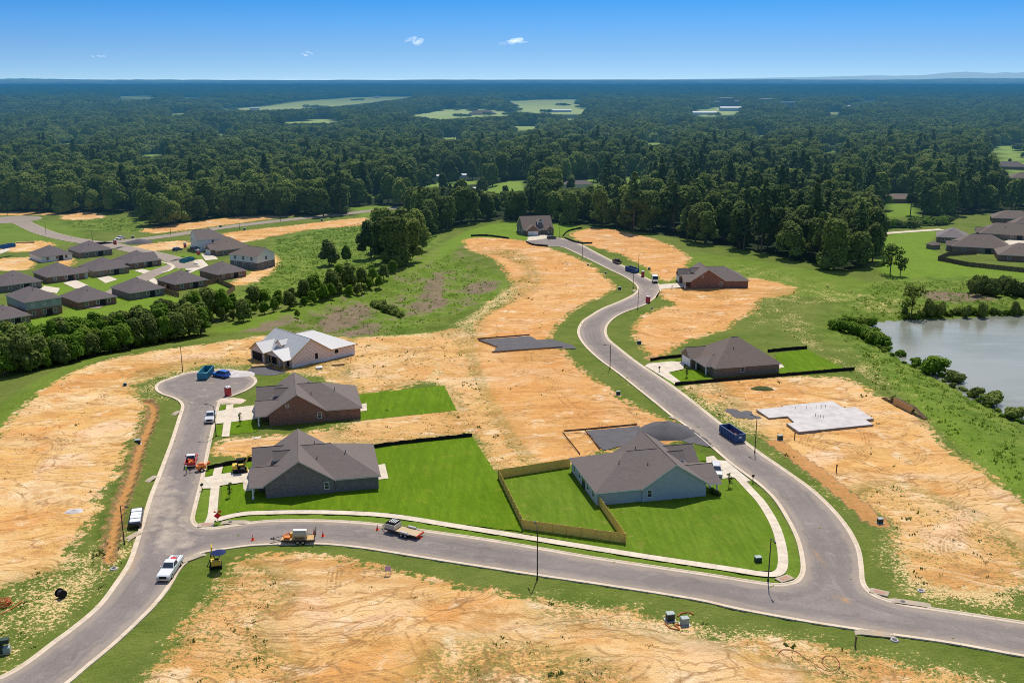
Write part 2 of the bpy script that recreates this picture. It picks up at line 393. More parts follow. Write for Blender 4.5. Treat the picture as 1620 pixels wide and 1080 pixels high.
def osb_mat():
    t = NT('sheathing_board'); o = t.obj(); f = t.noise(o, 1.4, 5, .6); c = t.mix(f, rgb(.72, .55, .47), rgb(.88, .74, .66))
    sx = t.n('SeparateXYZ'); t.L.new(o, sx.inputs[0]); u = t.math('DIVIDE', t.math('ADD', sx.outputs[0], t.math('MULTIPLY', sx.outputs[1], .93)), 1.4); v = t.math('DIVIDE', sx.outputs[2], .52)
    u = t.math('ADD', u, t.math('MULTIPLY', t.math('FLOOR', v), .5))
    m = t.math('MULTIPLY', t.math('LESS_THAN', t.math('FRACT', u), .38), t.math('LESS_THAN', t.math('FRACT', v), .26))
    c = t.mix(t.math('MULTIPLY', m, .6), c, rgb(.36, .17, .16))
    sm = t.step(t.math('FRACT', t.math('DIVIDE', sx.outputs[2], 1.22)), 0, .02, .5, 0); c = t.mix(sm, c, rgb(.2, .12, .1))
    return t.done(t.bsdf(c, .85, .15))
OSB = osb_mat()
WRAP = M('white_house_wrap', (.72, .72, .74), .6, .3, 0, .06)
WHITE = M('white_paint', (.78, .77, .74), .6, .3, 0, .05); TRIM = M('grey_trim', (.52, .50, .48), .7, .2, 0, .06)
GLASS = M('window_glass', (.035, .045, .06), .12, .6, 0, .3, .6); DARK = M('dark_opening', (.025, .025, .028), .8, .1)
DOOR = M('door_paint', (.10, .07, .055), .5, .3)
TIMBER = M('raw_timber', (.50, .33, .15), .85, .15, 0, .25, 5); TIMBER_D = M('weathered_timber', (.20, .13, .08), .9, .1, 0, .3, 5)
FENCEW = M('fence_boards', (.74, .50, .13), .85, .12, 0, .28, 6); FENCED = M('brown_fence_boards', (.14, .10, .07), .9, .1, 0, .3, 6); FENCET = M('tan_fence_boards', (.30, .185, .105), .9, .1, 0, .3, 6)
BLACKF = M('black_fabric', (.022, .02, .02), .9, .1, 0, .3, 2); METAL_D = M('dark_pole_metal', (.045, .045, .045), .5, .4, .3, .1)
STEEL = M('galvanised_steel', (.45, .46, .47), .4, .5, .8, .1); RUBBER = M('tyre_rubber', (.02, .02, .02), .9, .1); RIM = M('wheel_rim', (.45, .45, .46), .35, .5, .7)
BARK = M('bark', (.13, .10, .075), .95, .05, 0, .3, 2); BARK_P = M('pine_bark', (.16, .105, .075), .95, .05, 0, .3, 2)
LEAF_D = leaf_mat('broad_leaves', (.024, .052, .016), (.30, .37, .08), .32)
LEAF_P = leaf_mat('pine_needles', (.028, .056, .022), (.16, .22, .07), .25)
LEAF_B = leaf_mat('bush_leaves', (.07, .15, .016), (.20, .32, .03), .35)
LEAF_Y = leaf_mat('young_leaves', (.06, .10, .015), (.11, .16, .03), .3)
# ------------------------------------------------------------------ objects and tags
def link(o, parent=None):
    COL.objects.link(o)
    if parent is not None: o.parent = parent
    return o
def tag(o, label=None, cat=None, group=None, kind=None):
    if label: o['label'] = label
    if cat: o['category'] = cat
    if group: o['group'] = group
    if kind: o['kind'] = kind
    return o
def thing(name, loc, rz=0.0, label=None, cat=None, group=None, scale=None):
    o = bpy.data.objects.new(name, None); link(o); o.location = loc; o.rotation_euler = (0, 0, rz); o.empty_display_size = .5
    if scale: o.scale = (scale,) * 3
    return tag(o, label, cat, group)
def dup(root, loc, rz, label, group=None, scale=None):
    r = root.copy(); COL.objects.link(r); r.location = loc; r.rotation_euler = (0, 0, rz)
    if scale: r.scale = (scale,) * 3
    tag(r, label, None, group)
    for ch in list(root.children):
        c = ch.copy(); COL.objects.link(c); c.parent = r
        for g in list(ch.children):
            d = g.copy(); COL.objects.link(d); d.parent = c
    return r

class MB:
    """collects polygons of one part and links them as ONE mesh object"""
    def __init__(s): s.v = []; s.f = []; s.mi = []; s.uv = None
    def poly(s, pts, m=0):
        b = len(s.v); s.v += [tuple(p) for p in pts]; s.f.append(tuple(range(b, b + len(pts)))); s.mi.append(m)
    def add(s, V, F, m=0):
        b = len(s.v); s.v += [tuple(p) for p in V]
        for f in F: s.f.append(tuple(b + i for i in f)); s.mi.append(m)
    def hexa(s, P, m=0):
        s.add(P, [(3, 2, 1, 0), (4, 5, 6, 7), (0, 1, 5, 4), (1, 2, 6, 5), (2, 3, 7, 6), (3, 0, 4, 7)], m)
    def box(s, x0, y0, z0, x1, y1, z1, m=0):
        s.hexa([(x0, y0, z0), (x1, y0, z0), (x1, y1, z0), (x0, y1, z0), (x0, y0, z1), (x1, y0, z1), (x1, y1, z1), (x0, y1, z1)], m)
    def frus(s, b, z0, t, z1, m=0):
        """b, t = (x0,y0,x1,y1) at bottom and top"""
        s.hexa([(b[0], b[1], z0), (b[2], b[1], z0), (b[2], b[3], z0), (b[0], b[3], z0), (t[0], t[1], z1), (t[2], t[1], z1), (t[2], t[3], z1), (t[0], t[3], z1)], m)
    def prism(s, prof, y0, y1, m=0, inset=0.0):
        """profile in x,z extruded along y"""
        n = len(prof); V = [(p[0], y0, p[1]) for p in prof] + [(p[0], y1, p[1]) for p in prof]
        F = [tuple(range(n - 1, -1, -1)), tuple(range(n, 2 * n))] + [(i, (i + 1) % n, n + (i + 1) % n, n + i) for i in range(n)]
        s.add(V, F, m)
    def tube(s, a, b, r0, r1=None, n=8, m=0, caps=True):
        a, b = Vector(a), Vector(b); r1 = r0 if r1 is None else r1
        d = (b - a).normalized(); u = d.orthogonal().normalized(); w = d.cross(u)
        V = []
        for c, r in ((a, r0), (b, r1)):
            for k in range(n):
                q = c + (u * math.cos(2 * PI * k / n) + w * math.sin(2 * PI * k / n)) * r; V.append(q)
        F = [(k, (k + 1) % n, n + (k + 1) % n, n + k) for k in range(n)]
        if caps: F += [tuple(range(n - 1, -1, -1)), tuple(range(n, 2 * n))]
        s.add(V, F, m)
    def path(s, pts, r, n=6, m=0):
        for a, b in zip(pts, pts[1:]): s.tube(a, b, r, r, n, m)
    def build(s, name, mats, parent=None, loc=None, smooth=False, bevel=0.0):
        me = bpy.data.meshes.new(name); me.from_pydata(s.v, [], s.f)
        for m in (mats if isinstance(mats, (list, tuple)) else [mats]): me.materials.append(m)
        if any(s.mi): me.polygons.foreach_set('material_index', s.mi)
        if smooth: me.polygons.foreach_set('use_smooth', [True] * len(me.polygons))
        if bevel:
            bm = bmesh.new(); bm.from_mesh(me)
            bmesh.ops.remove_doubles(bm, verts=bm.verts, dist=1e-4)
            bmesh.ops.bevel(bm, geom=[e for e in bm.edges if len(e.link_faces) == 2 and e.calc_face_angle(0) > .5], offset=bevel, segments=2, affect='EDGES', profile=.6)
            bm.to_mesh(me); bm.free()
        me.update(); o = bpy.data.objects.new(name, me); link(o, parent)
        if loc is not None: o.location = loc
        return o

def np_mesh(name, V, F, mats, attrs=None, smooth=False):
    """fast mesh from arrays; F is (n,k)"""
    me = bpy.data.meshes.new(name); nv = len(V); nf, k = F.shape
    me.vertices.add(nv); me.vertices.foreach_set('co', np.ascontiguousarray(V, dtype=np.float32).ravel())
    me.loops.add(nf * k); me.loops.foreach_set('vertex_index', np.ascontiguousarray(F, dtype=np.int32).ravel())
    me.polygons.add(nf); me.polygons.foreach_set('loop_start', np.arange(0, nf * k, k, dtype=np.int32))
    try: me.polygons.foreach_set('loop_total', np.full(nf, k, dtype=np.int32))
    except Exception: pass
    if smooth: me.polygons.foreach_set('use_smooth', np.ones(nf, dtype=bool))
    me.update(calc_edges=True); me.validate()
    for a, (dom, arr) in (attrs or {}).items():
        at = me.attributes.new(a, 'FLOAT', dom); at.data.foreach_set('value', np.ascontiguousarray(arr, dtype=np.float32))
    for m in (mats if isinstance(mats, (list, tuple)) else [mats]): me.materials.append(m)
    return me

def inset(poly, d):
    """offset a closed polygon along its normals (positive = inward for a counter-clockwise outline)"""
    n = len(poly); out = []
    for i in range(n):
        a = Vector(poly[i - 1]); b = Vector(poly[i]); c = Vector(poly[(i + 1) % n])
        t1 = (b - a); t2 = (c - b)
        t = (t1.normalized() if t1.length > 1e-6 else Vector((0, 0))) + (t2.normalized() if t2.length > 1e-6 else Vector((0, 0)))
        if t.length < 1e-6: t = t1
        t.normalize(); out.append((b.x - t.y * d, b.y + t.x * d))
    return out
def area(p): return .5 * sum(p[i - 1][0] * p[i][1] - p[i][0] * p[i - 1][1] for i in range(len(p)))
def resample(p, step, closed=True):
    out = []; n = len(p)
    for i in range(n if closed else n - 1):
        a = Vector(p[i]); b = Vector(p[(i + 1) % n]); L = (b - a).length; k = max(1, int(round(L / step)))
        for j in range(k): q = a.lerp(b, j / k); out.append((q.x, q.y))
    if not closed: out.append(tuple(p[-1]))
    return out
def tess(poly, z):
    V = [Vector((p[0], p[1], 0)) for p in poly]
    return [(p[0], p[1], z) for p in poly], [tuple(t) for t in tessellate_polygon([V])]

def sheet(name, px, z, mat, smooth=True, world=None, drape=False):
    """flat sheet (lawn, driveway, pad) from photo positions"""
    w = world or [tuple(G(*p)[:2]) for p in px]
    if smooth: w = catmull(w, 5, True)
    if name == 'lawn': rj = random.Random(len(w)); w = [(x + rj.uniform(-.14, .14), y + rj.uniform(-.14, .14)) for x, y in resample(w, .7)]
    mb = MB(); V, F = tess(w, z); mb.add(V, F)
    o = mb.build(name, mat)
    me = o.data; uv = me.uv_layers.new(name='UVMap')
    a = Vector(w[0]); d = (Vector(w[1]) - a)
    ang = -.22 if d.length < 1e-6 else math.atan2(d.y, d.x)
    ca, sa = math.cos(ang), math.sin(ang)
    for lp in me.loops:
        c = me.vertices[lp.vertex_index].co; uv.data[lp.index].uv = ((c.x - a.x) * ca + (c.y - a.y) * sa, -(c.x - a.x) * sa + (c.y - a.y) * ca)
    return o

def ribbon(name, pts, width, z, mat, drape=False, thick=0.0, world=False, n=5):
    w = pts if world else [tuple(G(*p)[:2]) for p in pts]
    w = catmull(w, n); w = resample(w, 1.5, False)
    P = [Vector(p) for p in w]; V = []; U = []; s = 0
    for i, p in enumerate(P):
        t = (P[min(i + 1, len(P) - 1)] - P[max(i - 1, 0)]).normalized(); nrm = Vector((-t.y, t.x))
        if i: s += (p - P[i - 1]).length
        for k in (-1, 1):
            q = p + nrm * k * width / 2
            V.append((q.x, q.y, (h1(q.x, q.y) if drape else 0) + z)); U.append((s, (k + 1) * width / 2))
    F = [(2 * i, 2 * i + 2, 2 * i + 3, 2 * i + 1) for i in range(len(P) - 1)]
    me = bpy.data.meshes.new(name); me.from_pydata(V, [], F); me.materials.append(mat)
    uv = me.uv_layers.new(name='UVMap')
    for lp in me.loops: uv.data[lp.index].uv = U[lp.vertex_index]
    o = bpy.data.objects.new(name, me); link(o); return o

def struct(o): o['kind'] = 'structure'; return o

# ------------------------------------------------------------------ areas of the ground (photo positions)
dirt_px = [
 # left pad
 [(-60,760),(0,688),(22,658),(60,622),(130,582),(200,562),(300,548),(410,534),(425,560),(395,578),(340,576),(290,585),(236,601),(207,616),(232,642),(222,668),(212,692),(192,722),(186,748),(166,772),(150,792),(158,804),(138,832),(112,868),(104,895),(60,915),(0,928),(-60,940)],
 # round the sheathed house and down to the back lots
 [(405,532),(562,534),(650,532),(700,538),(700,560),(690,590),(650,610),(571,621),(520,600),(470,588),(425,590),(398,580)],
 # middle strip of lots
 [(735,379),(770,376),(830,381),(870,393),(920,411),(948,430),(970,450),(966,461),(940,474),(905,492),(878,518),(870,536),(888,552),(922,586),(958,612),(998,641),(1058,664),(1088,688),(1060,705),(1000,705),(950,716),(905,733),(868,738),(845,740),(810,700),(785,650),(765,600),(748,560),(748,525),(765,500),(805,478),(815,455),(800,430),(778,408),(745,397)],
 [(676,528),(735,520),(768,560),(795,640),(832,700),(866,735),(790,742),(746,690),(704,651),(702,612),(688,570)],
 # strip right of the upper road
 [(905,368),(940,361),(985,366),(1040,380),(1085,402),(1090,415),(1078,432),(1052,446),(1022,424),(985,404),(950,394),(915,381)],
 [(1046,456),(1075,449),(1185,440),(1235,448),(1262,458),(1240,468),(1202,474),(1195,490),(1165,506),(1150,520),(1110,531),(1076,545),(1050,560),(1037,569),(1022,556),(1008,538),(1003,522),(1012,505),(1036,490),(1066,481),(1048,470)],
 # right big lots
 [(1085,615),(1130,602),(1230,596),(1300,596),(1345,601),(1378,620),(1440,650),(1472,678),(1500,712),(1560,748),(1620,792),(1700,850),(1700,945),(1620,938),(1560,931),(1480,925),(1442,902),(1420,862),(1408,832),(1370,800),(1330,772),(1282,740),(1240,712),(1210,692),(1170,664),(1130,640),(1105,626)],
 # foreground lot
 [(378,884),(420,878),(480,878),(560,888),(640,906),(700,922),(800,940),(850,950),(930,960),(1000,968),(1060,990),(1150,1008),(1300,1022),(1400,1046),(1500,1066),(1560,1090),(1600,1140),(180,1140),(235,1070),(260,1040),(292,990),(345,930),(365,902)],
 # between the two front houses
 [(345,700),(400,690),(470,686),(560,672),(650,655),(716,650),(745,686),(690,692),(600,703),(480,712),(400,720),(345,718)],
 # valley lots
 [(-20,334),(60,331),(140,335),(166,342),(140,347),(98,347),(90,340),(-20,341)],
 [(2,389),(60,381),(86,388),(60,397),(10,398)], [(-10,411),(50,407),(48,425),(-10,428)],
 [(196,393),(240,385),(292,380),(300,388),(250,397)],
 [(225,362),(300,351),(370,343),(440,333),(490,332),(500,336),(430,346),(340,358),(280,366),(240,369)],
 [(350,386),(352,370),(450,358),(565,345),(580,346),(582,355),(500,362),(430,374),(410,379)],
 [(415,398),(438,404),(440,418),(425,435),(395,448),(360,452),(395,430),(412,412)], [(86,412),(112,408),(118,416),(100,422)],
 [(680,318),(760,310),(830,308),(830,317),(760,322),(690,324)],
]
tone_of = [.12, .3, .85, .35, .95, .95, .3, .25, .5, .5, .2, .1, .2, .5, .55, .1, .1, .8]
patch_px = [  # (amount, outline)
 (.62, [(560,535),(700,525),(745,560),(760,600),(785,650),(815,700),(850,738),(790,740),(748,690),(705,655),(723,648),(704,612),(640,605),(570,620),(540,570)]),
 (.6, [(600,640),(722,652),(748,690),(690,690),(590,700),(520,690)]),
 (.42, [(700,530),(760,480),(830,430),(790,405),(740,400),(820,395),(860,440),(830,470),(770,500),(755,560)]),
 (.5, [(235,1060),(300,980),(360,905),(420,885),(470,930),(420,990),(480,1050),(420,1140),(180,1140)]),
 (.45, [(850,935),(1000,960),(1300,1010),(1620,1080),(1620,1140),(1330,1140),(1250,1060),(1000,1000),(850,980)]),
 (.40, [(640,1040),(720,1000),(880,1010),(1010,1060),(960,1140),(640,1140)]),
 (.55, [(1410,760),(1500,790),(1620,860),(1620,960),(1480,950),(1400,900),(1400,830),(1340,780)]),
 (.25, [(1190,470),(1260,450),(1420,470),(1480,490),(1400,500),(1290,480),(1200,520),(1180,505)]),
 (.28, [(1215,510),(1270,490),(1320,560),(1400,580),(1450,640),(1560,730),(1620,790),(1620,810),(1470,690),(1440,650),(1340,590)]),
 (.2, [(1300,560),(1360,545),(1440,590),(1500,660),(1580,730),(1620,780),(1520,715),(1440,640),(1370,600)]),
 (.35, [(-20,930),(100,880),(200,830),(230,870),(160,950),(60,1030),(-20,1070)]),
 (.4, [(980,600),(1100,620),(1180,665),(1230,700),(1390,830),(1330,800),(1200,700),(1100,640)]),
 (.2, [(1160,415),(1250,430),(1400,470),(1250,455),(1160,440)]), (.3, [(200,585),(400,560),(400,600),(240,640)]),
 (.35,[(420,555),(560,545),(560,600),(430,590)]),(.45,[(1130,600),(1180,640),(1210,700),(1110,650),(1085,612)]),
]
bare_px = [(.55, [(420,520),(560,455),(640,430),(720,415),(790,440),(780,470),(700,500),(620,525),(520,530)]), (.42, [(600,440),(700,385),(760,400),(770,430),(680,430)]), [(380,526),(450,498),(485,505),(430,522)], [(535,522),(600,503),(608,520),(570,533),(540,534)], [(632,495),(650,470),(680,430),(705,424),(708,460),(716,478),(660,497)],
           [(735,446),(790,440),(795,452),(740,466)], [(490,505),(560,478),(590,482),(600,500),(540,520)], [(1440,462),(1500,458),(1590,472),(1500,478)]]
lush_px = [(.8, [(560,470),(640,440),(720,410),(800,440),(780,470),(700,500),(640,520),(600,510),(540,500)]), (.7, [(330,520),(480,480),(600,440),(640,440),(520,490),(420,520)]), (1, [(-20,480),(60,500),(170,470),(290,470),(290,485),(180,510),(60,530),(-20,545)]), (.9, [(60,440),(300,400),(320,425),(330,440),(200,470),(60,470)]),
           (.9, [(280,480),(345,447),(372,462),(300,490)]), (.95, [(640,430),(720,375),(800,352),(890,358),(840,375),(735,385),(690,440),(600,480)]),
           (1, [(730,368),(800,352),(912,358),(890,372),(832,380),(760,372)]), (1, [(1395,375),(1480,365),(1475,380),(1500,412),(1620,430),(1620,445),(1520,440),(1400,440)]),
           (1, [(1395,318),(1450,318),(1460,338),(1400,342)]), (.5, [(-20,400),(130,380),(90,350),(-20,355)]), (.8, [(1415,560),(1480,600),(1560,660),(1620,700),(1620,790),(1500,690),(1400,590)]),
           (.5, [(1000,440),(1100,400),(1400,450),(1450,480),(1290,470)]), (.55, [(0,640),(60,600),(130,570),(200,553),(130,580),(60,625),(0,690)]),
           (1, [(343,834),(445,822),(592,826),(740,848),(850,862),(1042,892),(1228,918),(1262,903),(1256,870),(1236,818),(1190,770),(1150,735),(1160,770),(1200,820),(1228,880),(1220,905),(1040,880),(820,845),(590,808),(440,806),(340,820)]),
           (1, [(312,812),(330,740),(345,742),(330,826)])]
wild_px = [(.45, [(440,520),(560,455),(640,430),(720,400),(790,435),(780,470),(700,505),(600,535)]), (1, [(420,470),(560,430),(640,420),(700,370),(580,350),(430,380),(440,410),(400,450),(360,470)]), (.9, [(1380,445),(1620,440),(1620,500),(1400,512),(1300,520)]), (.9, [(1300,515),(1390,540),(1620,668),(1620,740),(1480,640),(1380,580)]),
           (.8, [(230,355),(210,345),(100,348),(110,360),(230,368)])]
clay_px = [([(172,888),(178,850),(190,800),(206,760),(222,706),(238,668),(243,648),(234,636)], 1.1), ([(1228,700),(1290,745),(1340,785),(1388,826)], 1.7)]

def field_px():
    return [[(176,153),(250,151),(252,158),(180,160)], [(280,154),(316,152.5),(330,156),(282,159)], [(257,179),(300,176),(298,181),(262,184)],
            [(327,172),(365,170),(430,166),(490,158),(540,154),(600,152.5),(663,152),(664,156),(600,163),(540,168),(470,173),(400,175),(345,175)],
            [(793,161),(860,158.5),(923,158),(928,170),(934,181),(880,182),(815,178)], [(632,184),(700,174),(760,173),(812,179),(814,186),(760,187),(700,192)],
            [(800,200),(862,199),(862,206),(810,207)], [(928,196),(946,195),(950,208),(932,209)], [(880,188),(918,186),(920,192),(882,193)],
            [(1085,180),(1140,168),(1180,172),(1172,183),(1110,186)], [(1556,230),(1640,226),(1640,292),(1590,285),(1575,262)], [(1392,322),(1450,318),(1470,342),(1395,345)],
            [(736,306),(745,296),(775,288),(800,286),(836,283),(842,300),(835,307),(760,309),(690,309),(690,305)], [(876,288),(930,283),(952,282),(955,300),(890,302)], [(980,281),(1020,277),(1022,293),(982,295)],
            [(640,288),(700,280),(765,277),(765,284),(700,290),(650,294)], [(575,300),(600,296),(604,304),(580,307)], [(1330,168),(1362,165),(1362,168),(1332,171)],
            [(75,225),(140,221),(146,226),(80,229)], [(0,196),(18,195),(18,201),(0,202)], [(540,318),(620,314),(650,327),(560,338)], [(100,201),(112,200),(112,205),(100,206)],
            [(1360,159),(1395,157.5),(1395,163),(1362,164)], [(1225,166),(1270,164),(1270,171),(1230,172)], [(1300,178),(1340,176),(1342,182),(1304,183)], [(75,150),(90,149),(88,154),(76,154)], [(482,189),(528,188),(530,194),(490,195)], [(690,214),(740,212),(742,218),(700,219)], [(1010,226),(1060,224),(1064,231),(1020,233)], [(1180,214),(1225,212),(1228,218),(1190,219)], [(1040,196),(1080,195),(1082,200),(1045,201)], [(1290,240),(1330,238),(1334,245),(1298,247)], [(210,240),(262,238),(264,245),(220,247)], [(330,208),(372,207),(374,212),(336,213)], [(440,193),(540,192),(540,196),(445,197)], [(1350,285),(1372,283),(1374,290),(1352,291)]]
FIELDS = [[flat(*p) for p in f] for f in field_px()]
# where woodland stands (front edge on the left, middle and right, then on to the horizon)
wood_px = [(-400,330),(0,327),(100,331),(150,327),(215,330),(222,350),(262,352),(300,341),(400,333),(560,334),(600,331),(640,335),(665,385),(690,368),(735,356),(800,350),(860,352),(905,357),(985,366),(1050,376),(1100,386),(1180,400),(1250,415),(1340,436),(1392,424),(1398,395),(1388,345),(1400,338),(1470,345),(1540,342),(1640,335),(1900,330)]
WOOD = [flat(*p) for p in wood_px] + [(60000, 60000), (-60000, 60000)]

def grid_axis(pieces): return np.concatenate(pieces)
def make_ground():
    xs = np.arange(-230, 235, .75)
    g = [235.0]
    while g[-1] < 32000: g.append(g[-1] + max(1.2, (g[-1] - 225) * .11))
    g = np.array(g); xs = np.concatenate([-g[::-1] + 3, xs, g])
    ys = [-400, -200, -100, -40, 0, 40, 70, 90]
    y = 96.0
    while y < 290: ys.append(y); y += .62
    while y < 700: ys.append(y); y += .62 + (y - 290) * .006
    while y < 42000: ys.append(y); y += 3.1 + (y - 700) * .045
    ys = np.array(ys, float)
    X, Y = np.meshgrid(xs, ys); sh = X.shape; X = X.ravel(); Y = Y.ravel()
    Z = height(X, Y)
    N = X.size
    dirt = np.full(N, -9.0); tone = np.full(N, .3)
    for k, px in enumerate(dirt_px):
        w = catmull([tuple(G(*p)[:2]) for p in px], 3, True); d = sdf(X, Y, w, 8)
        tone = np.where(d > np.maximum(dirt, -4), tone_of[k], tone); dirt = np.maximum(dirt, d)
    patch = np.zeros(N)
    for a, px in patch_px:
        w = catmull([tuple(G(*p)[:2]) for p in px], 3, True); patch = np.maximum(patch, a * sstep(-4, 4, sdf(X, Y, w, 6)))
    def soft(lst, r=3.0):
        out = np.zeros(N)
        for it in lst:
            a, px = it if isinstance(it, tuple) else (1, it)
            w = catmull([tuple(G(*p)[:2]) for p in px], 3, True); out = np.maximum(out, a * sstep(-r, r, sdf(X, Y, w, r + 3)))
        return out
    bare = soft(bare_px, 4); lush = soft(lush_px, 2.5); wild = soft(wild_px, 5)
    fld = np.zeros(N)
    for f in FIELDS: fld = np.maximum(fld, sstep(-2, 8, sdf(X, Y, f, 12)))
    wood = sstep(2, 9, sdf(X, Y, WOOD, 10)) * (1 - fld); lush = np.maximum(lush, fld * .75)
    clay = np.zeros(N)
    for px, r in clay_px:
        w = catmull([tuple(G(*p)[:2]) for p in px], 4); d = dline(X, Y, w, 6); clay = np.maximum(clay, 1 - sstep(r * .55, r * 1.5, d))
        if r < 1.5: Z = Z + .45 * np.exp(-((d - .9) / .55) ** 2) - .35 * np.exp(-(d / .5) ** 2)
    sw = sstep(-3, 8, sdf(X, Y, SWALE, 10)); Z = Z + sw * (.45 * np.sin(X / 3.1 + 2 * np.sin(Y / 6.3)) * np.sin(Y / 4.3 + np.sin(X / 5.7)) + .3 * np.sin(X / 1.7 + Y / 2.9) - .5)
    # graded terraces and ruts in the bare lots, fading out at their edges
    k = sstep(1.5, 7, dirt)
    Z = Z - k * (.22 + .16 * np.sin(X / 7.3 + 2 * np.sin(Y / 11)) * np.sin(Y / 5.1 + X / 19) + .10 * np.sin(Y / 2.1 + X / 8))
    Z = Z + (k * .035 + .03 * sstep(-1, -3, dirt) * (1 - sstep(300, 500, Y))) * RNG.normal(size=N) * (1 - sstep(350, 600, Y))
    wf = np.maximum(wild, sstep(-.2, -6, dirt) * .25) * (1 - sstep(400, 700, Y))
    Z = Z + wf * .25 * (np.sin(X * 1.3 + 2 * np.sin(Y * .7)) * np.sin(Y * 1.1 + np.sin(X * .6)) - 1)
    nx, ny = sh[1], sh[0]
    global GRID
    GRID = (xs, ys, Z.reshape(sh))
    I = np.arange(ny * nx).reshape(ny, nx)
    F = np.stack([I[:-1, :-1].ravel(), I[:-1, 1:].ravel(), I[1:, 1:].ravel(), I[1:, :-1].ravel()], 1)
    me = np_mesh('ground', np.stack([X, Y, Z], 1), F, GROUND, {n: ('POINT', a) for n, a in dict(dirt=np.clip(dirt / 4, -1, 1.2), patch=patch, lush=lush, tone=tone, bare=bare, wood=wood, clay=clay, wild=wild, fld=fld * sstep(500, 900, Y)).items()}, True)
    o = bpy.data.objects.new('ground', me); link(o); struct(o)
    return o
make_ground()
# pond
mb = MB(); V, F = tess(inset(POND, -6 if area(POND) > 0 else 6), POND_Z); mb.add(V, F)
def water_mat():
    t = NT('pond_water'); p = t.pos(); n = t.noise(t.mapv(p, .4, (1, 1.6, 1)), .9, 4, .6); n2 = t.noise(p, .03, 3)
    c = t.mix(t.step(n2, .35, .65), rgb(.15, .165, .12), rgb(.21, .22, .18))
    n4 = t.noise(t.mapv(p, .3, (.04, .25, 1)), 1, 4); c = t.mix(t.step(n4, .5, .7, 0, .5), c, rgb(.25, .26, .23))
    return t.done(t.bsdf(c, .2, .5, 0, t.bump(n, .22, .15)))
struct(mb.build('water', water_mat()))

# ------------------------------------------------------------------ roads
road_px = [(-90,1108),(0,1071),(42,1047),(83,1016),(117,991),(155.5,958),(183,921.7),(203,891),(214,860.5),(222,835.5),(236.5,788),(246.7,762),(257.8,733),(271,697.8),(283,660),(287.8,644.4),(284.4,635.6),(273,629),(257.8,624),(247.8,618),(246.7,610),(255,603.5),(271,597.8),(291,591),(316,587),(346.7,584.6),(373,585.6),(395.6,593),(405.6,601),(402,609),(391,616.7),(373,624.4),(357.8,629.8),(349,636),(345.6,645),(340,669),(333,700),(323,749),(317.8,771),(307.8,811),(306.7,823),(312,830),(325.6,834.4),(343,834.4),(370,830),(403,825.6),(436.7,823),(492,822.7),(536.7,824),(594,828.4),(678,839.7),(765,852),(850,866),(931,880),(1042,896.7),(1125.6,909),(1195,920),(1228,924),(1248,922),(1261.7,916),(1268.5,902),(1267,879),(1260,851.7),(1245,821),(1225.6,790.6),(1203,768),(1181,751.7),(1151,729),(1117.8,700),(1084,673),(1062,658),(1040,640),(1010,616),(980,592),(945,566),(922,543),(914,525),(920.7,509),(933.7,499.6),(952,488.5),(980,477),(998.5,468),(1006.9,461.7),(1008.7,456),(1004,448.7),(989,438.5),(965,427),(943,416),(924.4,407),(898.5,394.5),(885.6,390.5),(867,390),(844.8,387.6),(834,384),(834,380),(846,377.4),(867,376.6),(885.6,377),(904,381),(920.7,387.6),(946.7,401.5),(970.7,413.5),(991,422.8),(1009.6,433),(1025,441),(1040,448),(1045,454),(1044,461),(1036,471),(1022.6,481),(1006,487.6),(983.7,496),(967,507),(959,520),(962,535),(980,551),(1011,575),(1057.8,606),(1096.7,635),(1135.6,666),(1197.8,712.6),(1239,741),(1281,771),(1314.4,801.7),(1342,835),(1359,868),(1364.4,899),(1366,918),(1372.8,931),(1389.4,943),(1425.6,954.4),(1470,961.5),(1531,970.5),(1620,984),(1760,1004),(1800,1010),(1800,1064),(1760,1058),(1620,1038),(1503,1017),(1403,1003),(1361.7,996.4),(1281,984),(1170,964),(1097.8,948),(959,926),(850,910),(705.6,887.8),(622,874.4),(566.7,866),(505.6,860.6),(447.8,861),(400,862.8),(360,868),(325.6,873),(306,880),(294.4,889.7),(283,902),(266.7,930),(244.4,957.8),(216.7,985.6),(177.8,1021.7),(139,1053.6),(108,1080),(60,1115),(-40,1180),(-180,1180)]
OUT = resample(catmull([flat(*p) for p in road_px], 4, True), 1.3)
if area(OUT) < 0: OUT = OUT[::-1]
ROADW = OUT
def strip(rings):
    """closed rings of equal length with heights -> quads"""
    n = len(rings[0][0]); V = []; F = []
    for r, z in rings: V += [(p[0], p[1], z) for p in r]
    for k in range(len(rings) - 1):
        for i in range(n):
            j = (i + 1) % n; F.append((k * n + i, k * n + j, (k + 1) * n + j, (k + 1) * n + i))
    mb = MB(); mb.add(V, F); return mb
k = strip([(inset(OUT, -.22), -.05), (inset(OUT, -.20), .135), (inset(OUT, -.02), .14), (inset(OUT, .14), .05), (inset(OUT, .55), .035)])
kb = struct(k.build('kerb', KERB, smooth=False)); nr = len(OUT); al = np.cumsum([0] + [math.dist(OUT[i], OUT[i + 1]) for i in range(nr - 1)]); kb.data.attributes.new('along', 'FLOAT', 'POINT').data.foreach_set('value', np.tile(al, 5).astype(np.float32))
inn = inset(OUT, .54)
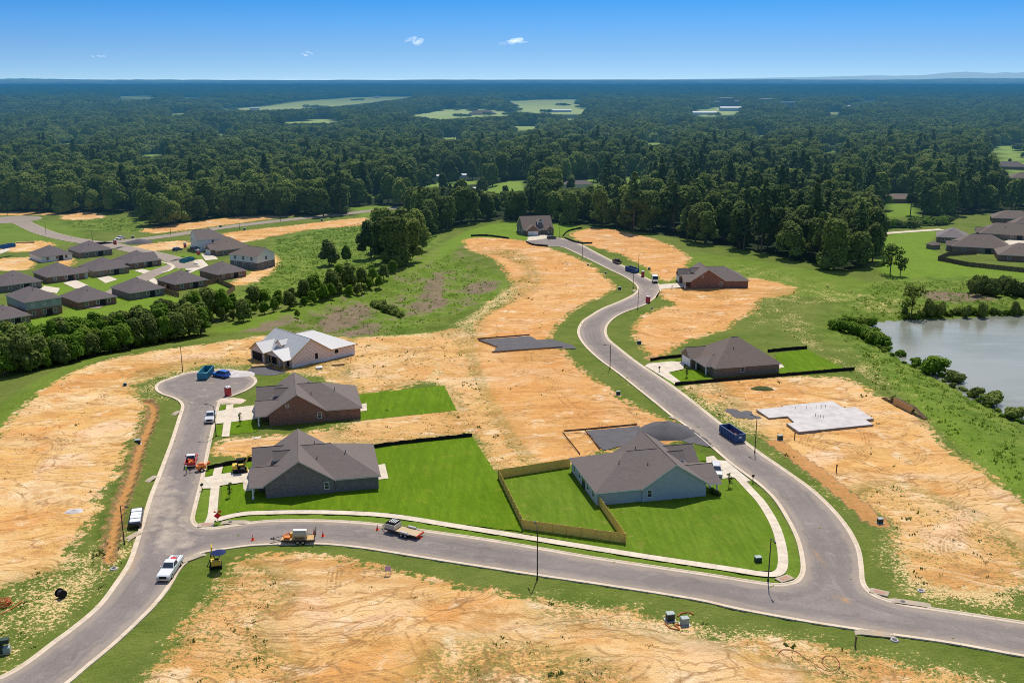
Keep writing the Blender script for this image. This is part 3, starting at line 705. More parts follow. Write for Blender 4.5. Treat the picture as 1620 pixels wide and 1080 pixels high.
def dust_attr(me):
    n = len(me.vertices); co = np.empty(n * 3, np.float32); me.vertices.foreach_get('co', co); co = co.reshape(-1, 3)
    X, Y = co[:, 0].astype(float), co[:, 1].astype(float)
    dust = np.zeros(n); mud = np.zeros(n)
    for px, r, a in [([(245,760),(265,830),(280,860)], 4.5, .75), ([(300,650),(330,600),(380,600)], 6, .45), ([(1160,650),(1130,690)], 4, .4), ([(1040,455),(1010,470)], 5, .6), ([(250,880),(300,840),(420,835)], 4, .35), ([(1260,760),(1330,900),(1400,960)], 3, .35), ([(600,850),(1000,905),(1500,990)], 2.5, .2), ([(235,800),(255,740),(280,690)], 3, .5), ([(1300,950),(1420,985)],5,.35)]:
        dust = np.maximum(dust, a * (1 - sstep(r * .3, r * 1.6, dline(X, Y, [flat(*p) for p in px], r * 2))))
    for px, r, a in [([(190,905),(210,880)], 1.6, .8), ([(1288,862),(1300,882),(1318,905),(1340,935)], .8, .72), ([(1320,940),(1338,950)], 1.0, .7), ([(1268,830),(1280,850)],.6,.6), ([(60,1060),(150,985)], 1.0, .45), ([(1100,690),(1120,708)],1,.6), ([(1350,978),(1370,985)],1.5,.5)]:
        mud = np.maximum(mud, a * (1 - sstep(r * .3, r * 1.7, dline(X, Y, [flat(*p) for p in px], r * 2))))
    for nm, arr in (('dust', dust), ('mud', mud), ('edge', sdf(X, Y, OUT, 12) - .54)):
        at = me.attributes.new(nm, 'FLOAT', 'POINT'); at.data.foreach_set('value', arr.astype(np.float32))
def fill_grid(poly, step, z):
    """polygon filled with a dense triangulation (so that point attributes have detail)"""
    from mathutils.geometry import delaunay_2d_cdt
    P = np.array(poly); x0, y0 = P.min(0); x1, y1 = P.max(0)
    gx, gy = np.meshgrid(np.arange(x0, x1, step), np.arange(y0, y1, step)); gx = gx.ravel(); gy = gy.ravel()
    m = sdf(gx, gy, poly, 3) > step * .6
    pts = [Vector(p) for p in poly] + [Vector((a, b)) for a, b in zip(gx[m], gy[m])]
    n = len(poly)
    v, e, f, *_ = delaunay_2d_cdt(pts, [(i, (i + 1) % n) for i in range(n)], [list(range(n))], 1, 1e-4)
    mb = MB(); mb.add([(p.x, p.y, z) for p in v], [tuple(q) for q in f]); return mb
o = fill_grid(inn, 1.6, .036).build('road', ASPHALT); dust_attr(o.data); struct(o)

# valley road and its turning circle, far lane on the right
def plain_road(name, px, w):
    struct(ribbon(name + '_kerb', px, w + 1.3, .05, KERB, drape=True)); return struct(ribbon(name, px, w, .09, ASPHALT, drape=True))
plain_road('road', [(28,349),(45,357),(70,368),(105,377),(140,383),(168,386),(205,394),(250,404),(285,414),(300,424)], 8)
plain_road('road', [(140,387),(200,381),(260,374),(350,360.5),(450,348.5),(540,339),(610,331),(690,322)], 7.5)
struct(ribbon('road', [(140,488),(165,472),(190,458),(215,446),(240,434),(265,424),(290,416)], 7.5, .085, ASPHALT, drape=True))
for r, z, m, nm in ((15.6, .055, KERB, 'road_kerb'), (15, .095, ASPHALT, 'road')):
    c = G(18, 347.5); struct(sheet(nm, None, c.z + z, m, False, [(c.x + r * math.cos(a * PI / 18), c.y + r * math.sin(a * PI / 18)) for a in range(36)]))
struct(ribbon('path', [(1392,370),(1430,367),(1490,363)], 4.5, .06, WALK, drape=True))

# pavements
struct(ribbon('pavement', [(340,823),(381,813.5),(425.6,811),(492,810.2),(559,812),(625.6,817),(720,832),(820,848),(931,866),(1042,883.6),(1153,900),(1205,908),(1230,907),(1238.5,893),(1236,863),(1225.6,830),(1206,796.7),(1189.4,778),(1169,756)], 1.55, .11, WALK))
struct(ribbon('pavement', [(329,829),(335.6,815.6),(339,784),(343,753),(346.7,737)], 1.55, .112, WALK))
struct(ribbon('pavement', [(356.7,691),(360,666.7),(364,640)], 1.55, .112, WALK))
struct(ribbon('pavement', [(1075,606),(1055,591),(1038,577)], 1.4, .112, WALK))
struct(ribbon('pavement', [(248,414),(266,417),(274,422),(268,428),(258,431)], 1.6, .12, WALK, drape=True))
# driveways, patios
def drv(px, z=.09, nm='driveway', m=None, smooth=False):
    w = [G(*p) for p in px]; zz = np.mean([q.z for q in w]); return struct(sheet(nm, None, z + (zz if abs(zz) > .3 else 0), m or DRIVE, smooth, [tuple(q[:2]) for q in w]))
drv([(320,756),(350,750),(394,743),(399,743),(399,776),(388,777),(385,773),(385,763),(348,768.5),(345,772),(317.6,773)])
drv([(343,651),(372,645),(410,640),(412,662),(364,668),(340,671)])
drv([(1026,575),(1062,571.5),(1083,573),(1081,584),(1054,590),(1078,606),(1068,608),(1020,579)])
drv([(1117,723),(1129,721),(1136,728),(1149,729),(1188,761),(1172,762),(1160,755),(1152,756),(1129,760),(1122,748),(1118,735)])
drv([(1044,450),(1092,446.5),(1094,454),(1056,456.5),(1044,458)])
drv([(834,376),(850,370.5),(865,371),(868,377),(848,380),(836,381)])
drv([(400,692),(413,690),(413,693),(400,695)], .07)
for px in ([(597,736),(609,734),(614.5,757),(599,759)], [(571,640),(580,638),(580.5,650),(570,651)], [(1230,577),(1236,576),(1241,581),(1233,583)]): drv(px, .12, 'patio')
for px in ([(100,448),(118,442),(141,452),(120,457)], [(154,440),(172,436.6),(186,442),(167,448)], [(212,428),(226,425.5),(250,432),(237,436)], [(62,459),(70,452),(95,456),(90,464)], [(228,440),(240,438),(258,447),(246,450)], [(286,418),(305,412),(320,410),(330,420),(300,432)], [(318,402),(335,398),(345,410),(325,412)]): drv(px, .12)
drv([(1582,385),(1600,378),(1622,372),(1640,392),(1600,392)], .1); drv([(0,396),(14,390),(16,396),(0,402)], .1)
# sod lawns
def lawn(px, m=SOD, z=.05): return struct(sheet('lawn', px, z, m, False))
lawn([(593,707),(747,690.5),(789,755),(828,841),(720,828),(625,812.5),(559,807.5),(492,805.8),(425,806.6),(381,809),(345,817.5),(352,769),(388,765),(404,740),(480,720)])
lawn([(789,755),(905,735),(1125,745),(1150,757),(1168,759),(1188,782),(1204,800),(1222,832),(1232,863),(1234,889),(1228,902),(1205,903.5),(1153,896),(1042,879.5),(931,862),(828,844)], SOD_OLD, .055)
lawn([(571,623),(703,610),(723,649),(569,665.5),(566,640)])
lawn([(364.5,667),(403,662.5),(410,680),(400,684),(362.5,687)]); lawn([(347.5,644),(358,640),(357,646),(347,650)]); lawn([(370,645),(415,637.5),(415,641),(369.5,646)]); lawn([(341,673),(352,671),(350,689),(338,690)])
lawn([(1226,559),(1276,552.5),(1336,583),(1233,591)]); lawn([(1056,590),(1082,585),(1108,586),(1122,600),(1079,606)]); lawn([(1030,577),(1040,571.5),(1077,567),(1079,570)]); lawn([(1041,590),(1049,591),(1070,608),(1062,609)])
lawn([(352,752),(353,738),(412,728),(415,741),(380,746)]); lawn([(326,752),(329,738),(341,737),(338,751)])
lawn([(1085,721),(1112,716),(1118,728),(1087,731)], SOD_OLD)
# ------------------------------------------------------------------ houses
class Roof:
    """gable / hip roof blocks: top planes go in one mesh, fascia and soffit in another"""
    def __init__(s): s.top = MB(); s.fas = MB()
    def plane(s, pts, border, m=0):
        s.top.poly(pts, m); T = .2
        s.fas.poly([(p[0], p[1], p[2] - T) for p in reversed(pts)])
        n = len(pts)
        for i in border:
            a, b = pts[i], pts[(i + 1) % n]
            s.fas.poly([(a[0], a[1], a[2] - .015), (a[0], a[1], a[2] - T), (b[0], b[1], b[2] - T), (b[0], b[1], b[2] - .015)])
    def block(s, x0, y0, x1, y1, ze, zr, axis='x', hip=(0, 0), oh=.42, mm=(0, 0, 0, 0), ev=(None, None)):
        sw = axis == 'y'
        if sw: x0, y0, x1, y1 = y0, x0, y1, x1
        hw = (y1 - y0) / 2; sl = (zr - ze) / hw; ym = (y0 + y1) / 2
        X0, X1, Y0, Y1 = x0 - oh, x1 + oh, y0 - oh, y1 + oh; zE = ze - oh * sl + .06; zr = zr + .06
        r0 = X0 + (hw + oh if hip[0] else 0); r1 = X1 - (hw + oh if hip[1] else 0)
        if r1 < r0: r0 = r1 = (r0 + r1) / 2
        f = (lambda x, y, z: (y, x, z)) if sw else (lambda x, y, z: (x, y, z))
        e0 = X0 if ev[0] is None else ev[0]; e1 = X1 if ev[1] is None else ev[1]   # where the eaves stop at a valley
        A, B, C, D = f(e0, Y0, zE), f(e1, Y0, zE), f(e1, Y1, zE), f(e0, Y1, zE); R0, R1 = f(r0, ym, zr), f(r1, ym, zr)
        def P(q): return q[::-1] if sw else q
        def bord(n, pts, ed): return ed
        # planes with their outer edges
        s._pl([A, B, R1, R0], [(A, B)] + ([] if hip[1] else [(B, R1)]) + ([] if hip[0] else [(R0, A)]), mm[0])
        s._pl([C, D, R0, R1], [(C, D)] + ([] if hip[0] else [(D, R0)]) + ([] if hip[1] else [(R1, C)]), mm[1])
        if hip[0]: s._pl([D, A, R0], [(D, A)], mm[2])
        if hip[1]: s._pl([B, C, R1], [(B, C)], mm[3])
        # ridge cap
        s.top.tube(R0, R1, .09, .09, 5) if (Vector(R0) - Vector(R1)).length > .2 else None
    def _pl(s, pts, edges, m):
        pts = [p for i, p in enumerate(pts) if p != pts[i - 1]]
        s.top.poly(pts, m); T = .2
        s.fas.poly([(p[0], p[1], p[2] - T) for p in pts])
        for a, b in edges:
            if a == b: continue
            s.fas.poly([(a[0], a[1], a[2] - .015), (a[0], a[1], a[2] - T), (b[0], b[1], b[2] - T), (b[0], b[1], b[2] - .015)])
    def flatplane(s, pts, m=0): s._pl(pts, list(zip(pts, pts[1:] + pts[:1])), m)

def gable_wall(mb, x0, y0, x1, y1, z, zr, axis, ends=(1, 1)):
    """walls of a block with gable triangles at the chosen ends of its ridge"""
    mb.box(x0, y0, -.3, x1, y1, z - .02)
    if axis == 'y':
        xm = (x0 + x1) / 2
        for e, y in ((0, y0), (1, y1)):
            if ends[e]: mb.poly([(x0, y, z - .02), (x1, y, z - .02), (xm, y, zr - .1)])
    else:
        ym = (y0 + y1) / 2
        for e, x in ((0, x0), (1, x1)):
            if ends[e]: mb.poly([(x, y0, z - .02), (x, y1, z - .02), (x, ym, zr - .1)])

def window(root, x, y, z, w, h, face, frame=None, glass=None):
    """window on a wall; face = '-y','+y','-x','+x' (outward)"""
    fr = MB(); d = .05; t = .09
    def bx(mb, a0, z0, a1, z1, o0, o1):
        if face == '-y': mb.box(a0, y - o1, z0, a1, y - o0, z1)
        elif face == '+y': mb.box(a0, y + o0, z0, a1, y + o1, z1)
        elif face == '-x': mb.box(x - o1, a0, z0, x - o0, a1, z1)
        else: mb.box(x + o0, a0, z0, x + o1, a1, z1)
    c = x if face in ('-y', '+y') else y; a0, a1 = c - w / 2, c + w / 2
    bx(fr, a0 - t, z - t, a0, z + h + t, 0.0, .07); bx(fr, a1, z - t, a1 + t, z + h + t, 0.0, .07)
    bx(fr, a0, z + h, a1, z + h + t, 0.0, .07); bx(fr, a0, z - t, a1, z, 0.0, .09)
    bx(fr, a0, z + h / 2 - .03, a1, z + h / 2 + .03, .02, .06)
    f = fr.build('window', frame or WHITE, root)
    p = MB(); bx(p, a0 + .001, z + .001, a1 - .001, z + h - .001, .004, .025); p.build('pane', glass or GLASS, f)
def panel(root, name, x, y, z, w, h, face, mat, ribs=0):
    mb = MB(); c = x if face in ('-y', '+y') else y; a0, a1 = c - w / 2, c + w / 2
    def bx(a0, z0, a1, z1, o0, o1):
        if face == '-y': mb.box(a0, y - o1, z0, a1, y - o0, z1)
        elif face == '+y': mb.box(a0, y + o0, z0, a1, y + o1, z1)
        elif face == '-x': mb.box(x - o1, a0, z0, x - o0, a1, z1)
        else: mb.box(x + o0, a0, z0, x + o1, a1, z1)
    if ribs:
        for i in range(ribs): bx(a0, z + h * i / ribs + .02, a1, z + h * (i + 1) / ribs - .02, .0, .06)
        bx(a0, z, a1, z + h, -.02, .03)
    else: bx(a0, z, a1, z + h, .0, .06)
    return mb.build(name, mat, root)
def flip_y(root, W):
    """mirror a house plan across its width"""
    for o in [root] + list(root.children) + [g for c in root.children for g in c.children]:
        if o.type == 'MESH' and not o.data.get('flipped'):
            for v in o.data.vertices: v.co.y = W - v.co.y
            o.data.flip_normals(); o.data['flipped'] = 1
def flip_x(root, L):
    for o in [root] + list(root.children) + [g for c in root.children for g in c.children]:
        if o.type == 'MESH' and not o.data.get('flipped'):
            for v in o.data.vertices: v.co.x = L - v.co.x
            o.data.flip_normals(); o.data['flipped'] = 1

def vents(root, pts):
    for x, y, z in pts:
        mb = MB(); mb.tube((x, y, z - .3), (x, y, z + .35), .07, .07, 6); mb.box(x - .12, y - .12, z + .3, x + .12, y + .12, z + .38); mb.build('roof_vent', METAL_D, root)

def plan_gable(name, loc, rz, label, wall, roof, trim=TRIM, L=20.0, W=16.5, mirror=False, wing_ends=True, unfinished=False, front_wall=None, fasc=None):
    """street gable plan: cross ridge in front, hipped wing to the rear, porch and garage gables towards the street (x=0)"""
    t = thing(name, loc, rz, label, 'house')
    zw = 2.75; wl = MB(); R = Roof()
    gable_wall(wl, 0, 0, 12, W, zw, 6.7, 'y')
    wl.box(11.9, .25, -.3, L, W - .25, zw - .03)
    m_front = 0; m_wing = 0
    if unfinished: m_front, m_wing = 1, 0
    R.block(0, 0, 12, W, zw, 6.7, 'y', mm=(1, 0, 0, 0) if unfinished else (0, 0, 0, 0))
    R.block(6.4, .25, L, W - .25, zw, 6.45, 'x', (0, 1), ev=(12.15, None))
    fw = front_wall or wall
    # garage gable and porch gable
    fr = MB(); gable_wall(fr, -2.2, 9.6, .2, W - .15, zw, 4.95, 'x', (1, 0))
    R.block(-2.2, 9.6, 3.2, W - .15, zw, 4.95, 'x', ev=(None, -.25))
    R.block(-2.4, -.1, 2.2, 9.3, 2.55, 4.25, 'x', ev=(None, -.25))
    fr.box(-1.4, 3.6, -.3, .1, 9.2, 2.6); fr.poly([(-2.25, 0, 2.55), (-2.25, 9.2, 2.55), (-2.25, 4.6, 4.1)]); fr.poly([(-2.05, 0, 2.55), (-2.05, 9.2, 2.55), (-2.05, 4.6, 4.1)])
    # dormer
    fr.box(1.6, 6.9, 3.2, 5.2, 9.5, 4.75); fr.poly([(1.6, 6.9, 4.75), (1.6, 9.5, 4.75), (1.6, 8.2, 5.75)])
    R.block(1.6, 6.9, 5.4, 9.5, 4.75, 5.75, 'x', oh=.3)
    wl.build('wall', wall, t); fr.build('front_wall', fw, t)
    rm = [ROOF_WHITE, ROOF_FELT] if unfinished else roof
    ro = R.top.build('roof', rm, t); R.fas.build('fascia', fasc or trim, ro)
    for y in (.25, 3.3):
        c = MB(); c.box(-2.35, y - .13, -.1, -2.09, y + .13, 2.5); c.box(-2.42, y - .2, -.1, -2.02, y + .2, .5); c.build('porch_column', TIMBER if unfinished else WHITE, t)
    if unfinished:
        for y in (6.2, 9.1):
            c = MB(); c.box(-2.35, y - .13, -.1, -2.09, y + .13, 2.5); c.build('porch_column', TIMBER, t)
        panel(t, 'garage_opening', -2.2, 13, .05, 4.9, 2.2, '-x', DARK); panel(t, 'door_opening', 0, 1.8, .1, 1.2, 2.1, '-x', DARK)
        panel(t, 'window_opening', 7.6, 0, 1.0, .8, 1.5, '-y', DARK); panel(t, 'window_opening', 14.2, .25, 1.2, 1.1, .9, '-y', DARK)
        panel(t, 'front_opening', -1.4, 6.5, .2, 4.6, 2.1, '-x', DARK)
        # white house wrap band along the foot and printed seams
        b = MB(); b.box(-.02, -.03, -.2, 12, 0, .55); b.box(12.0, .21, -.2, L + .01, .249, .55); b.build('sill_wrap', WRAP, t)
    else:
        panel(t, 'garage_door', -2.2, 13, .02, 4.9, 2.15, '-x', WHITE, 4); panel(t, 'front_door', -1.4, 5, .05, 1.0, 2.1, '-x', DOOR)
        window(t, -1.4, 7.3, .7, 1.6, 1.4, '-x'); window(t, 1.6, 8.2, 3.75, .9, .8, '-x')
        window(t, 10.7, 0, .9, .75, 1.25, '-y'); window(t, 4, 0, 3.9, .6, .6, '-y') if name == 'brick_house' else None
        for y in (2.4, 5.6, 11.0, 14.2): window(t, L, y, .8, 1.1, 1.3, '+x')
        panel(t, 'back_door', L, 8.3, .05, 1.7, 2.1, '+x', GLASS)
        vents(t, [(9.3, 5, 5.0), (14.5, 5.8, 5.45), (9.0, 12.5, 5.2)])
        ac = MB(); ac.box(L - 3, W + .3, 0, L - 2.1, W + 1.2, .9); ac.build('air_conditioner', STEEL, t)
    return t

def place(px, rz, dx=0, dy=0): 
    p = G(*px); return (p.x, p.y, p.z if abs(p.z) > .05 else 0.02)
D2 = math.radians
# the front row
hA = plan_gable('siding_house', (-43.8, 162.6, .02), D2(12.3), 'grey brick house with dark cross gable roof on the front corner lot', BRICK_G, ROOF, front_wall=BRICK_G)
hB = plan_gable('brick_house', (-52.3, 200.9, .02), D2(13.6), 'red brown brick house with dark roof, between the corner house and unfinished house', BRICK_R, ROOF, L=19.6, W=16.4)
hC = plan_gable('unfinished_house', (-56.9, 245.0, .02), D2(45.4), 'house under construction with bare board walls, pale roof underlay and open framed porch', OSB, None, TIMBER, L=20.2, W=16.3, unfinished=True, fasc=TIMBER)
# blue house: front to the east
Lh = 20.3
hD = plan_gable('siding_house', (0, 0, 0), 0, 'pale blue grey sided house with brown fenced back yard and car on its drive', SID_BLUE, ROOF, WHITE, L=Lh, W=16.6, front_wall=SID_BLUE)
flip_x(hD, Lh); hD.location = (14.9, 159.3, .02); hD.rotation_euler.z = D2(12.6)
hF = plan_gable('brick_house', (64.2, 346.4, .02), D2(2.6), 'dark red brick house on bare orange soil beside the upper road bend', BRICK_R, ROOF, L=20.6, W=14.6)
# extra brick gable vents and yard bits of the blue house

def plan_hip(name, loc, rz, label, wall, roof, L=18, W=13, zw=2.7, pitch=.52, garage=None, front=None, storeys=1, upper=None, wins=True, group=None, fasc=None, trimmed=True):
    t = thing(name, loc, rz, label, 'house', group)
    wl = MB(); R = Roof(); h = zw * storeys + (.3 if storeys > 1 else 0)
    if storeys > 1 and upper:
        wl.box(0, 0, -.4, L, W, zw + .1); u = MB(); u.box(-.03, -.03, zw + .12, L + .03, W + .03, h - .02); u.build('upper_wall', upper, t)
    else: wl.box(0, 0, -.4, L, W, h - .02)
    mn = min(L, W) / 2
    R.block(0, 0, L, W, h, h + mn * pitch, 'x' if L >= W else 'y', (1, 1))
    if garage:   # (y0, y1, depth): gable on the x=0 side
        y0, y1, d = garage; gw = MB(); gw_z = zw + (y1 - y0) / 2 * pitch
        gable_wall(wl, -d, y0, .1, y1, zw, gw_z, 'x', (1, 0)); R.block(-d, y0, mn * .8, y1, zw, gw_z, 'x')
        panel(t, 'garage_door', -d, (y0 + y1) / 2, .02, min(4.9, y1 - y0 - 1.0), 2.15, '-x', WHITE, 4)
    if front:    # second small gable
        y0, y1, d = front; gz = zw + (y1 - y0) / 2 * pitch
        gable_wall(wl, -d, y0, .1, y1, zw, gz, 'x', (1, 0)); R.block(-d, y0, mn * .7, y1, zw, gz, 'x')
        panel(t, 'porch_opening', -d, (y0 + y1) / 2, .1, (y1 - y0) * .6, 2.1, '-x', DARK)
    wl.build('wall', wall, t); ro = R.top.build('roof', roof, t); R.fas.build('fascia', fasc or TRIM, ro)
    if wins == 'one':
        window(t, L * .42, 0, .9, .8, 1.2, '-y'); window(t, -.02, W * .25, .9, 1.3, 1.3, '-x')
        vents(t, [(L * .4, W * .3, h + W * .3 * pitch)])
    elif wins:
        for s in range(storeys):
            z = .85 + s * (zw + .2)
            for k in range(3):
                window(t, L, W * (.2 + .3 * k), z, 1.3, 1.25, '+x'); window(t, L * (.2 + .3 * k), 0, z, 1.0, 1.2, '-y')
        panel(t, 'back_door', L * .62, 0, .05, 2.2, 2.1, '-y', DARK)
        vents(t, [(L * .4, W * .3, h + W * .3 * pitch)])
    return t
hE = plan_hip('brick_house', (50.9, 236.7, .02), D2(14.5), 'brown brick house with tall hipped roof inside a black silt fence, slab lot below it', BRICK_T, ROOF_B, L=17.7, W=15.8, pitch=.66, garage=(9.3, 15.4, 2.3), wins='one')
# porch roof of the hipped brick house
R = Roof(); R.block(-1.6, 2.2, 4, 8.6, 2.6, 4.3, 'x', (1, 0)); ro = R.top.build('porch_roof', ROOF, hE); R.fas.build('fascia', TRIM, ro)
for y in (2.5, 8.2):
    c = MB(); c.box(-1.5, y - .13, -.1, -1.24, y + .13, 2.5); c.build('porch_column', WHITE, hE)

# far house at the head of the upper road
def far_house():
    t = thing('gabled_house', (5.6, 470.8, .02), D2(13), 'grey house with steep side gable roof and dormer at the head of the road', 'house')
    wl = MB(); R = Roof()
    gable_wall(wl, 0, 0, 14.5, 14, 2.9, 8.3, 'x'); R.block(0, 0, 14.5, 14, 2.9, 8.3, 'x')
    g = MB(); gable_wall(g, 1, -2.2, 7.2, .1, 2.8, 5.2, 'y', (1, 0)); R.block(1, -2.2, 7.2, 3, 2.8, 5.2, 'y')
    gable_wall(g, 11, -1.2, 14.6, .1, 2.8, 4.6, 'y', (1, 0)); R.block(11, -1.2, 14.6, 2.4, 2.8, 4.6, 'y')
    d = MB(); d.box(7.3, 2.2, 4.4, 10.3, 6, 6.3); R.block(7.3, 2.2, 10.3, 6.8, 6.3, 7.4, 'y', oh=.3)
    wl.build('wall', BRICK_G, t); g.build('front_wall', BRICK_R, t); d.build('dormer', SID_WHITE, t); ro = R.top.build('roof', ROOF_B, t); R.fas.build('fascia', WHITE, ro)
    panel(t, 'garage_door', 4.1, -2.2, .02, 4.9, 2.15, '-y', WHITE, 4); panel(t, 'front_door', 9.2, 0, .05, 1.1, 2.1, '-y', DOOR)
    window(t, 8.8, 2.2, 4.7, 2, 1.2, '-y'); window(t, 12.8, -1.2, .8, 1.5, 1.4, '-y'); window(t, 0, 4, .8, 1.2, 1.3, '-x'); window(t, 0, 9, .8, 1.2, 1.3, '-x')
    return t
far_house()

# the estate in the valley on the left; house corners nearest the camera, side bearings from the photo
def vh(px, ang, L, W, label, name='estate_house', **k):
    p = G(*px); kw = dict(wall=BRICK_R, roof=ROOF_L); kw.update(k)
    return plan_hip(name, (p.x, p.y, p.z), D2(ang), label, L=L, W=W, **kw)
vh((43, 504), 46, 11.5, 16.5, 'two storey estate house with grey upper wall and pyramid roof nearest the hedge', wall=BRICK_R, upper=SID_GREY, storeys=2, pitch=.5)
vh((126, 489), 46, 13, 15, 'single storey estate house with low hipped roof right of the two storey grey one', wall=BRICK_R)
vh((207, 474.5), 46, 13, 15, 'estate house with hipped roof and grey rear porch on the lawn edge', wall=BRICK_G)
vh((278, 460), 46, 13, 14, 'estate house with hipped roof beside the tan yard fence', wall=BRICK_R)
vh((345, 444), 46, 12.5, 14, 'dark brick estate house with hipped roof behind the tan yard fence', wall=BRICK_R)
vh((76, 448.5), 44, 14, 15, 'estate house with white garage door and small pale front gable, middle of the left row', wall=BRICK_R, garage=None)
vh((150, 438.5), 44, 14, 15, 'estate house with open dark garage under a hipped roof', wall=BRICK_T)
vh((206, 426), 44, 13.5, 15, 'estate house with white garage door and pale gable beside the curved pavement', wall=BRICK_R)
vh((66, 415.5), 44, 13, 14, 'white walled estate house with dark hipped roof beside bare yellow soil', wall=SID_WHITE)
vh((128, 408.5), 44, 14, 14, 'brown estate house with broad hipped roof near the road junction', wall=BRICK_T)
vh((4, 463), 44, 14, 15, 'estate house cut by the left picture edge with grey garage wall', wall=BRICK_G)
vh((-8, 519), 46, 11, 13, 'low estate house roof corner at the left picture edge below the grey two storey one', wall=BRICK_T)
# garages of the street-facing row
def add_garage(root, x, y, w, mat, white=True):
    panel(root, 'garage_door', x, y, .02, w, 2.2, '+x', mat, 4)
for o in [o for o in bpy.data.objects if o.name.startswith('estate_house')]:
    l = o['label']
    if 'white garage' in l or 'open dark garage' in l:
        R = Roof(); wl = MB(); x = 14.0 if 'beside the curved' not in l else 13.5
        yy = 10.6 if 'middle of the left' not in l else 3.6
        wl.box(x - .1, yy - 3, -.3, x + 1.6, yy + 3, 2.66); wl.poly([(x + 1.6, yy - 3, 2.66), (x + 1.6, yy + 3, 2.66), (x + 1.6, yy, 4.1)])
        R.block(x - 3.5, yy - 3, x + 1.6, yy + 3, 2.7, 4.2, 'x'); wl.build('garage_wall', TRIM, o); ro = R.top.build('garage_roof', ROOF_L, o); R.fas.build('fascia', TRIM, ro)
        panel(o, 'garage_door', x + 1.6, yy, .02, 4.8, 2.15, '+x', DARK if 'open' in l else WHITE, 0 if 'open' in l else 4)
# two storey gabled houses round the little square
def two_storey(px, ang, L, W, label, low, up, roof, hip=(0, 0), axis='x'):
    p = G(*px); t = thing('two_storey_house', (p.x, p.y, p.z), D2(ang), label, 'house'); wl = MB(); u = MB(); R = Roof()
    wl.box(0, 0, -.4, L, W, 2.8); u.box(-.03, -.03, 2.83, L + .03, W + .03, 5.55)
    zr = 5.6 + (W if axis == 'x' else L) / 2 * .55
    if axis == 'x':
        for x, e in ((-.03, hip[0]), (L + .03, hip[1])):
            if not e: u.poly([(x, 0, 5.55), (x, W, 5.55), (x, W / 2, zr - .1)])
    else:
        for y, e in ((-.03, hip[0]), (W + .03, hip[1])):
            if not e: u.poly([(0, y, 5.55), (L, y, 5.55), (L / 2, y, zr - .1)])
    R.block(0, 0, L, W, 5.6, zr, axis, hip)
    wl.build('wall', low, t); u.build('upper_wall', up, t); ro = R.top.build('roof', roof, t); R.fas.build('fascia', WHITE, ro)
    for k in range(2): window(t, L * (.3 + .4 * k), 0, .9, 1, 1.3, '-y')
    window(t, L * .5, -.03, 3.7, .9, 1.2, '-y', TRIM)
    for k in range(3): window(t, 0, W * (.2 + .3 * k), .9, 1.1, 1.4, '-x'); window(t, -.03, W * (.2 + .3 * k), 3.7, 1.1, 1.3, '-x')
    return t
two_storey((313, 398.5), 30, 14, 13, 'white two storey house with front gables beside the far lane', SID_WHITE, SID_WHITE, ROOF, (0, 1))
two_storey((408, 427), 62, 10.5, 15, 'white and brick two storey house with gable end at the edge of the estate', BRICK_G, SID_WHITE, ROOF_B, (0, 1), 'y')
vh((345, 405), 40, 16, 14, 'tan brick house with brown roof wedged between the two white two storey houses', 'estate_house', wall=BRICK_T, roof=ROOF_B, pitch=.6, garage=(4, 10, 1.5))

# houses on the right beyond the pond
def rh(px, ang, L, W, label, **k):
    return vh(px, ang, L, W, label, 'suburban_house', **k)
rh((1579, 412), -20, 20, 15, 'low hipped house with brown roof inside the dark board fence on the right', wall=BRICK_R, roof=ROOF_B)
rh((1506, 398), -20, 23, 15, 'broad brown roofed house just right of the small garden gazebo', wall=BRICK_T, roof=ROOF_B, pitch=.6, garage=(2, 7, 2.2))
rh((1482, 383), -22, 13, 15, 'pale grey roofed house, foremost at the end of the concrete path', wall=BRICK_T, roof=ROOF_PALE)
rh((1550, 377), -20, 27, 14, 'brick house with long brown roof behind the grey roofed one', wall=BRICK_T, roof=ROOF_B, garage=(3, 9, 1.5), pitch=.6)
rh((1597, 366), -20, 20, 14, 'tan gabled house at the right picture edge above the pale driveways', wall=BRICK_T, roof=ROOF_B, pitch=.65)
rh((1570, 352), -20, 20, 13, 'farthest brown roof of the right hand close under the pines', wall=BRICK_R, roof=ROOF_B)
# scattered houses in the woods
def wood_house(px, ang, L, W, label, wall=BRICK_R, roof=ROOF_B, **k): return vh(px, ang, L, W, label, 'woodland_house', wall=wall, roof=roof, wins=False, **k)
wood_house((1400, 321), -8, 24, 12, 'long brick bungalow with brown roof on a lawn among the right hand pines', pitch=.4)
wood_house((1572, 268), -15, 26, 14, 'brown roofed bungalow beside the upper right lawn', roof=ROOF_L)
wood_house((1590, 226), -10, 40, 18, 'large dark roofed house at the top right behind the trees'); wood_house((1600, 287), -10, 24, 13, 'brown roofed house at the right picture edge below the upper right lawn')
wood_house((742, 182), 5, 60, 25, 'dark brick farmhouse on the distant green field'); wood_house((936, 196), 0, 60, 26, 'grey roofed house among trees right of the distant field', BRICK_G, ROOF)
wood_house((942, 212), 0, 50, 20, 'low brown roofed house just below the grey roofed one', BRICK_T)
wood_house((893, 298), 5, 20, 9, 'small grey house on the lawn in the middle wood', SID_WHITE, ROOF)
wood_house((1040, 301), 0, 18, 10, 'small roof half hidden in the wood right of centre', BRICK_T, ROOF)
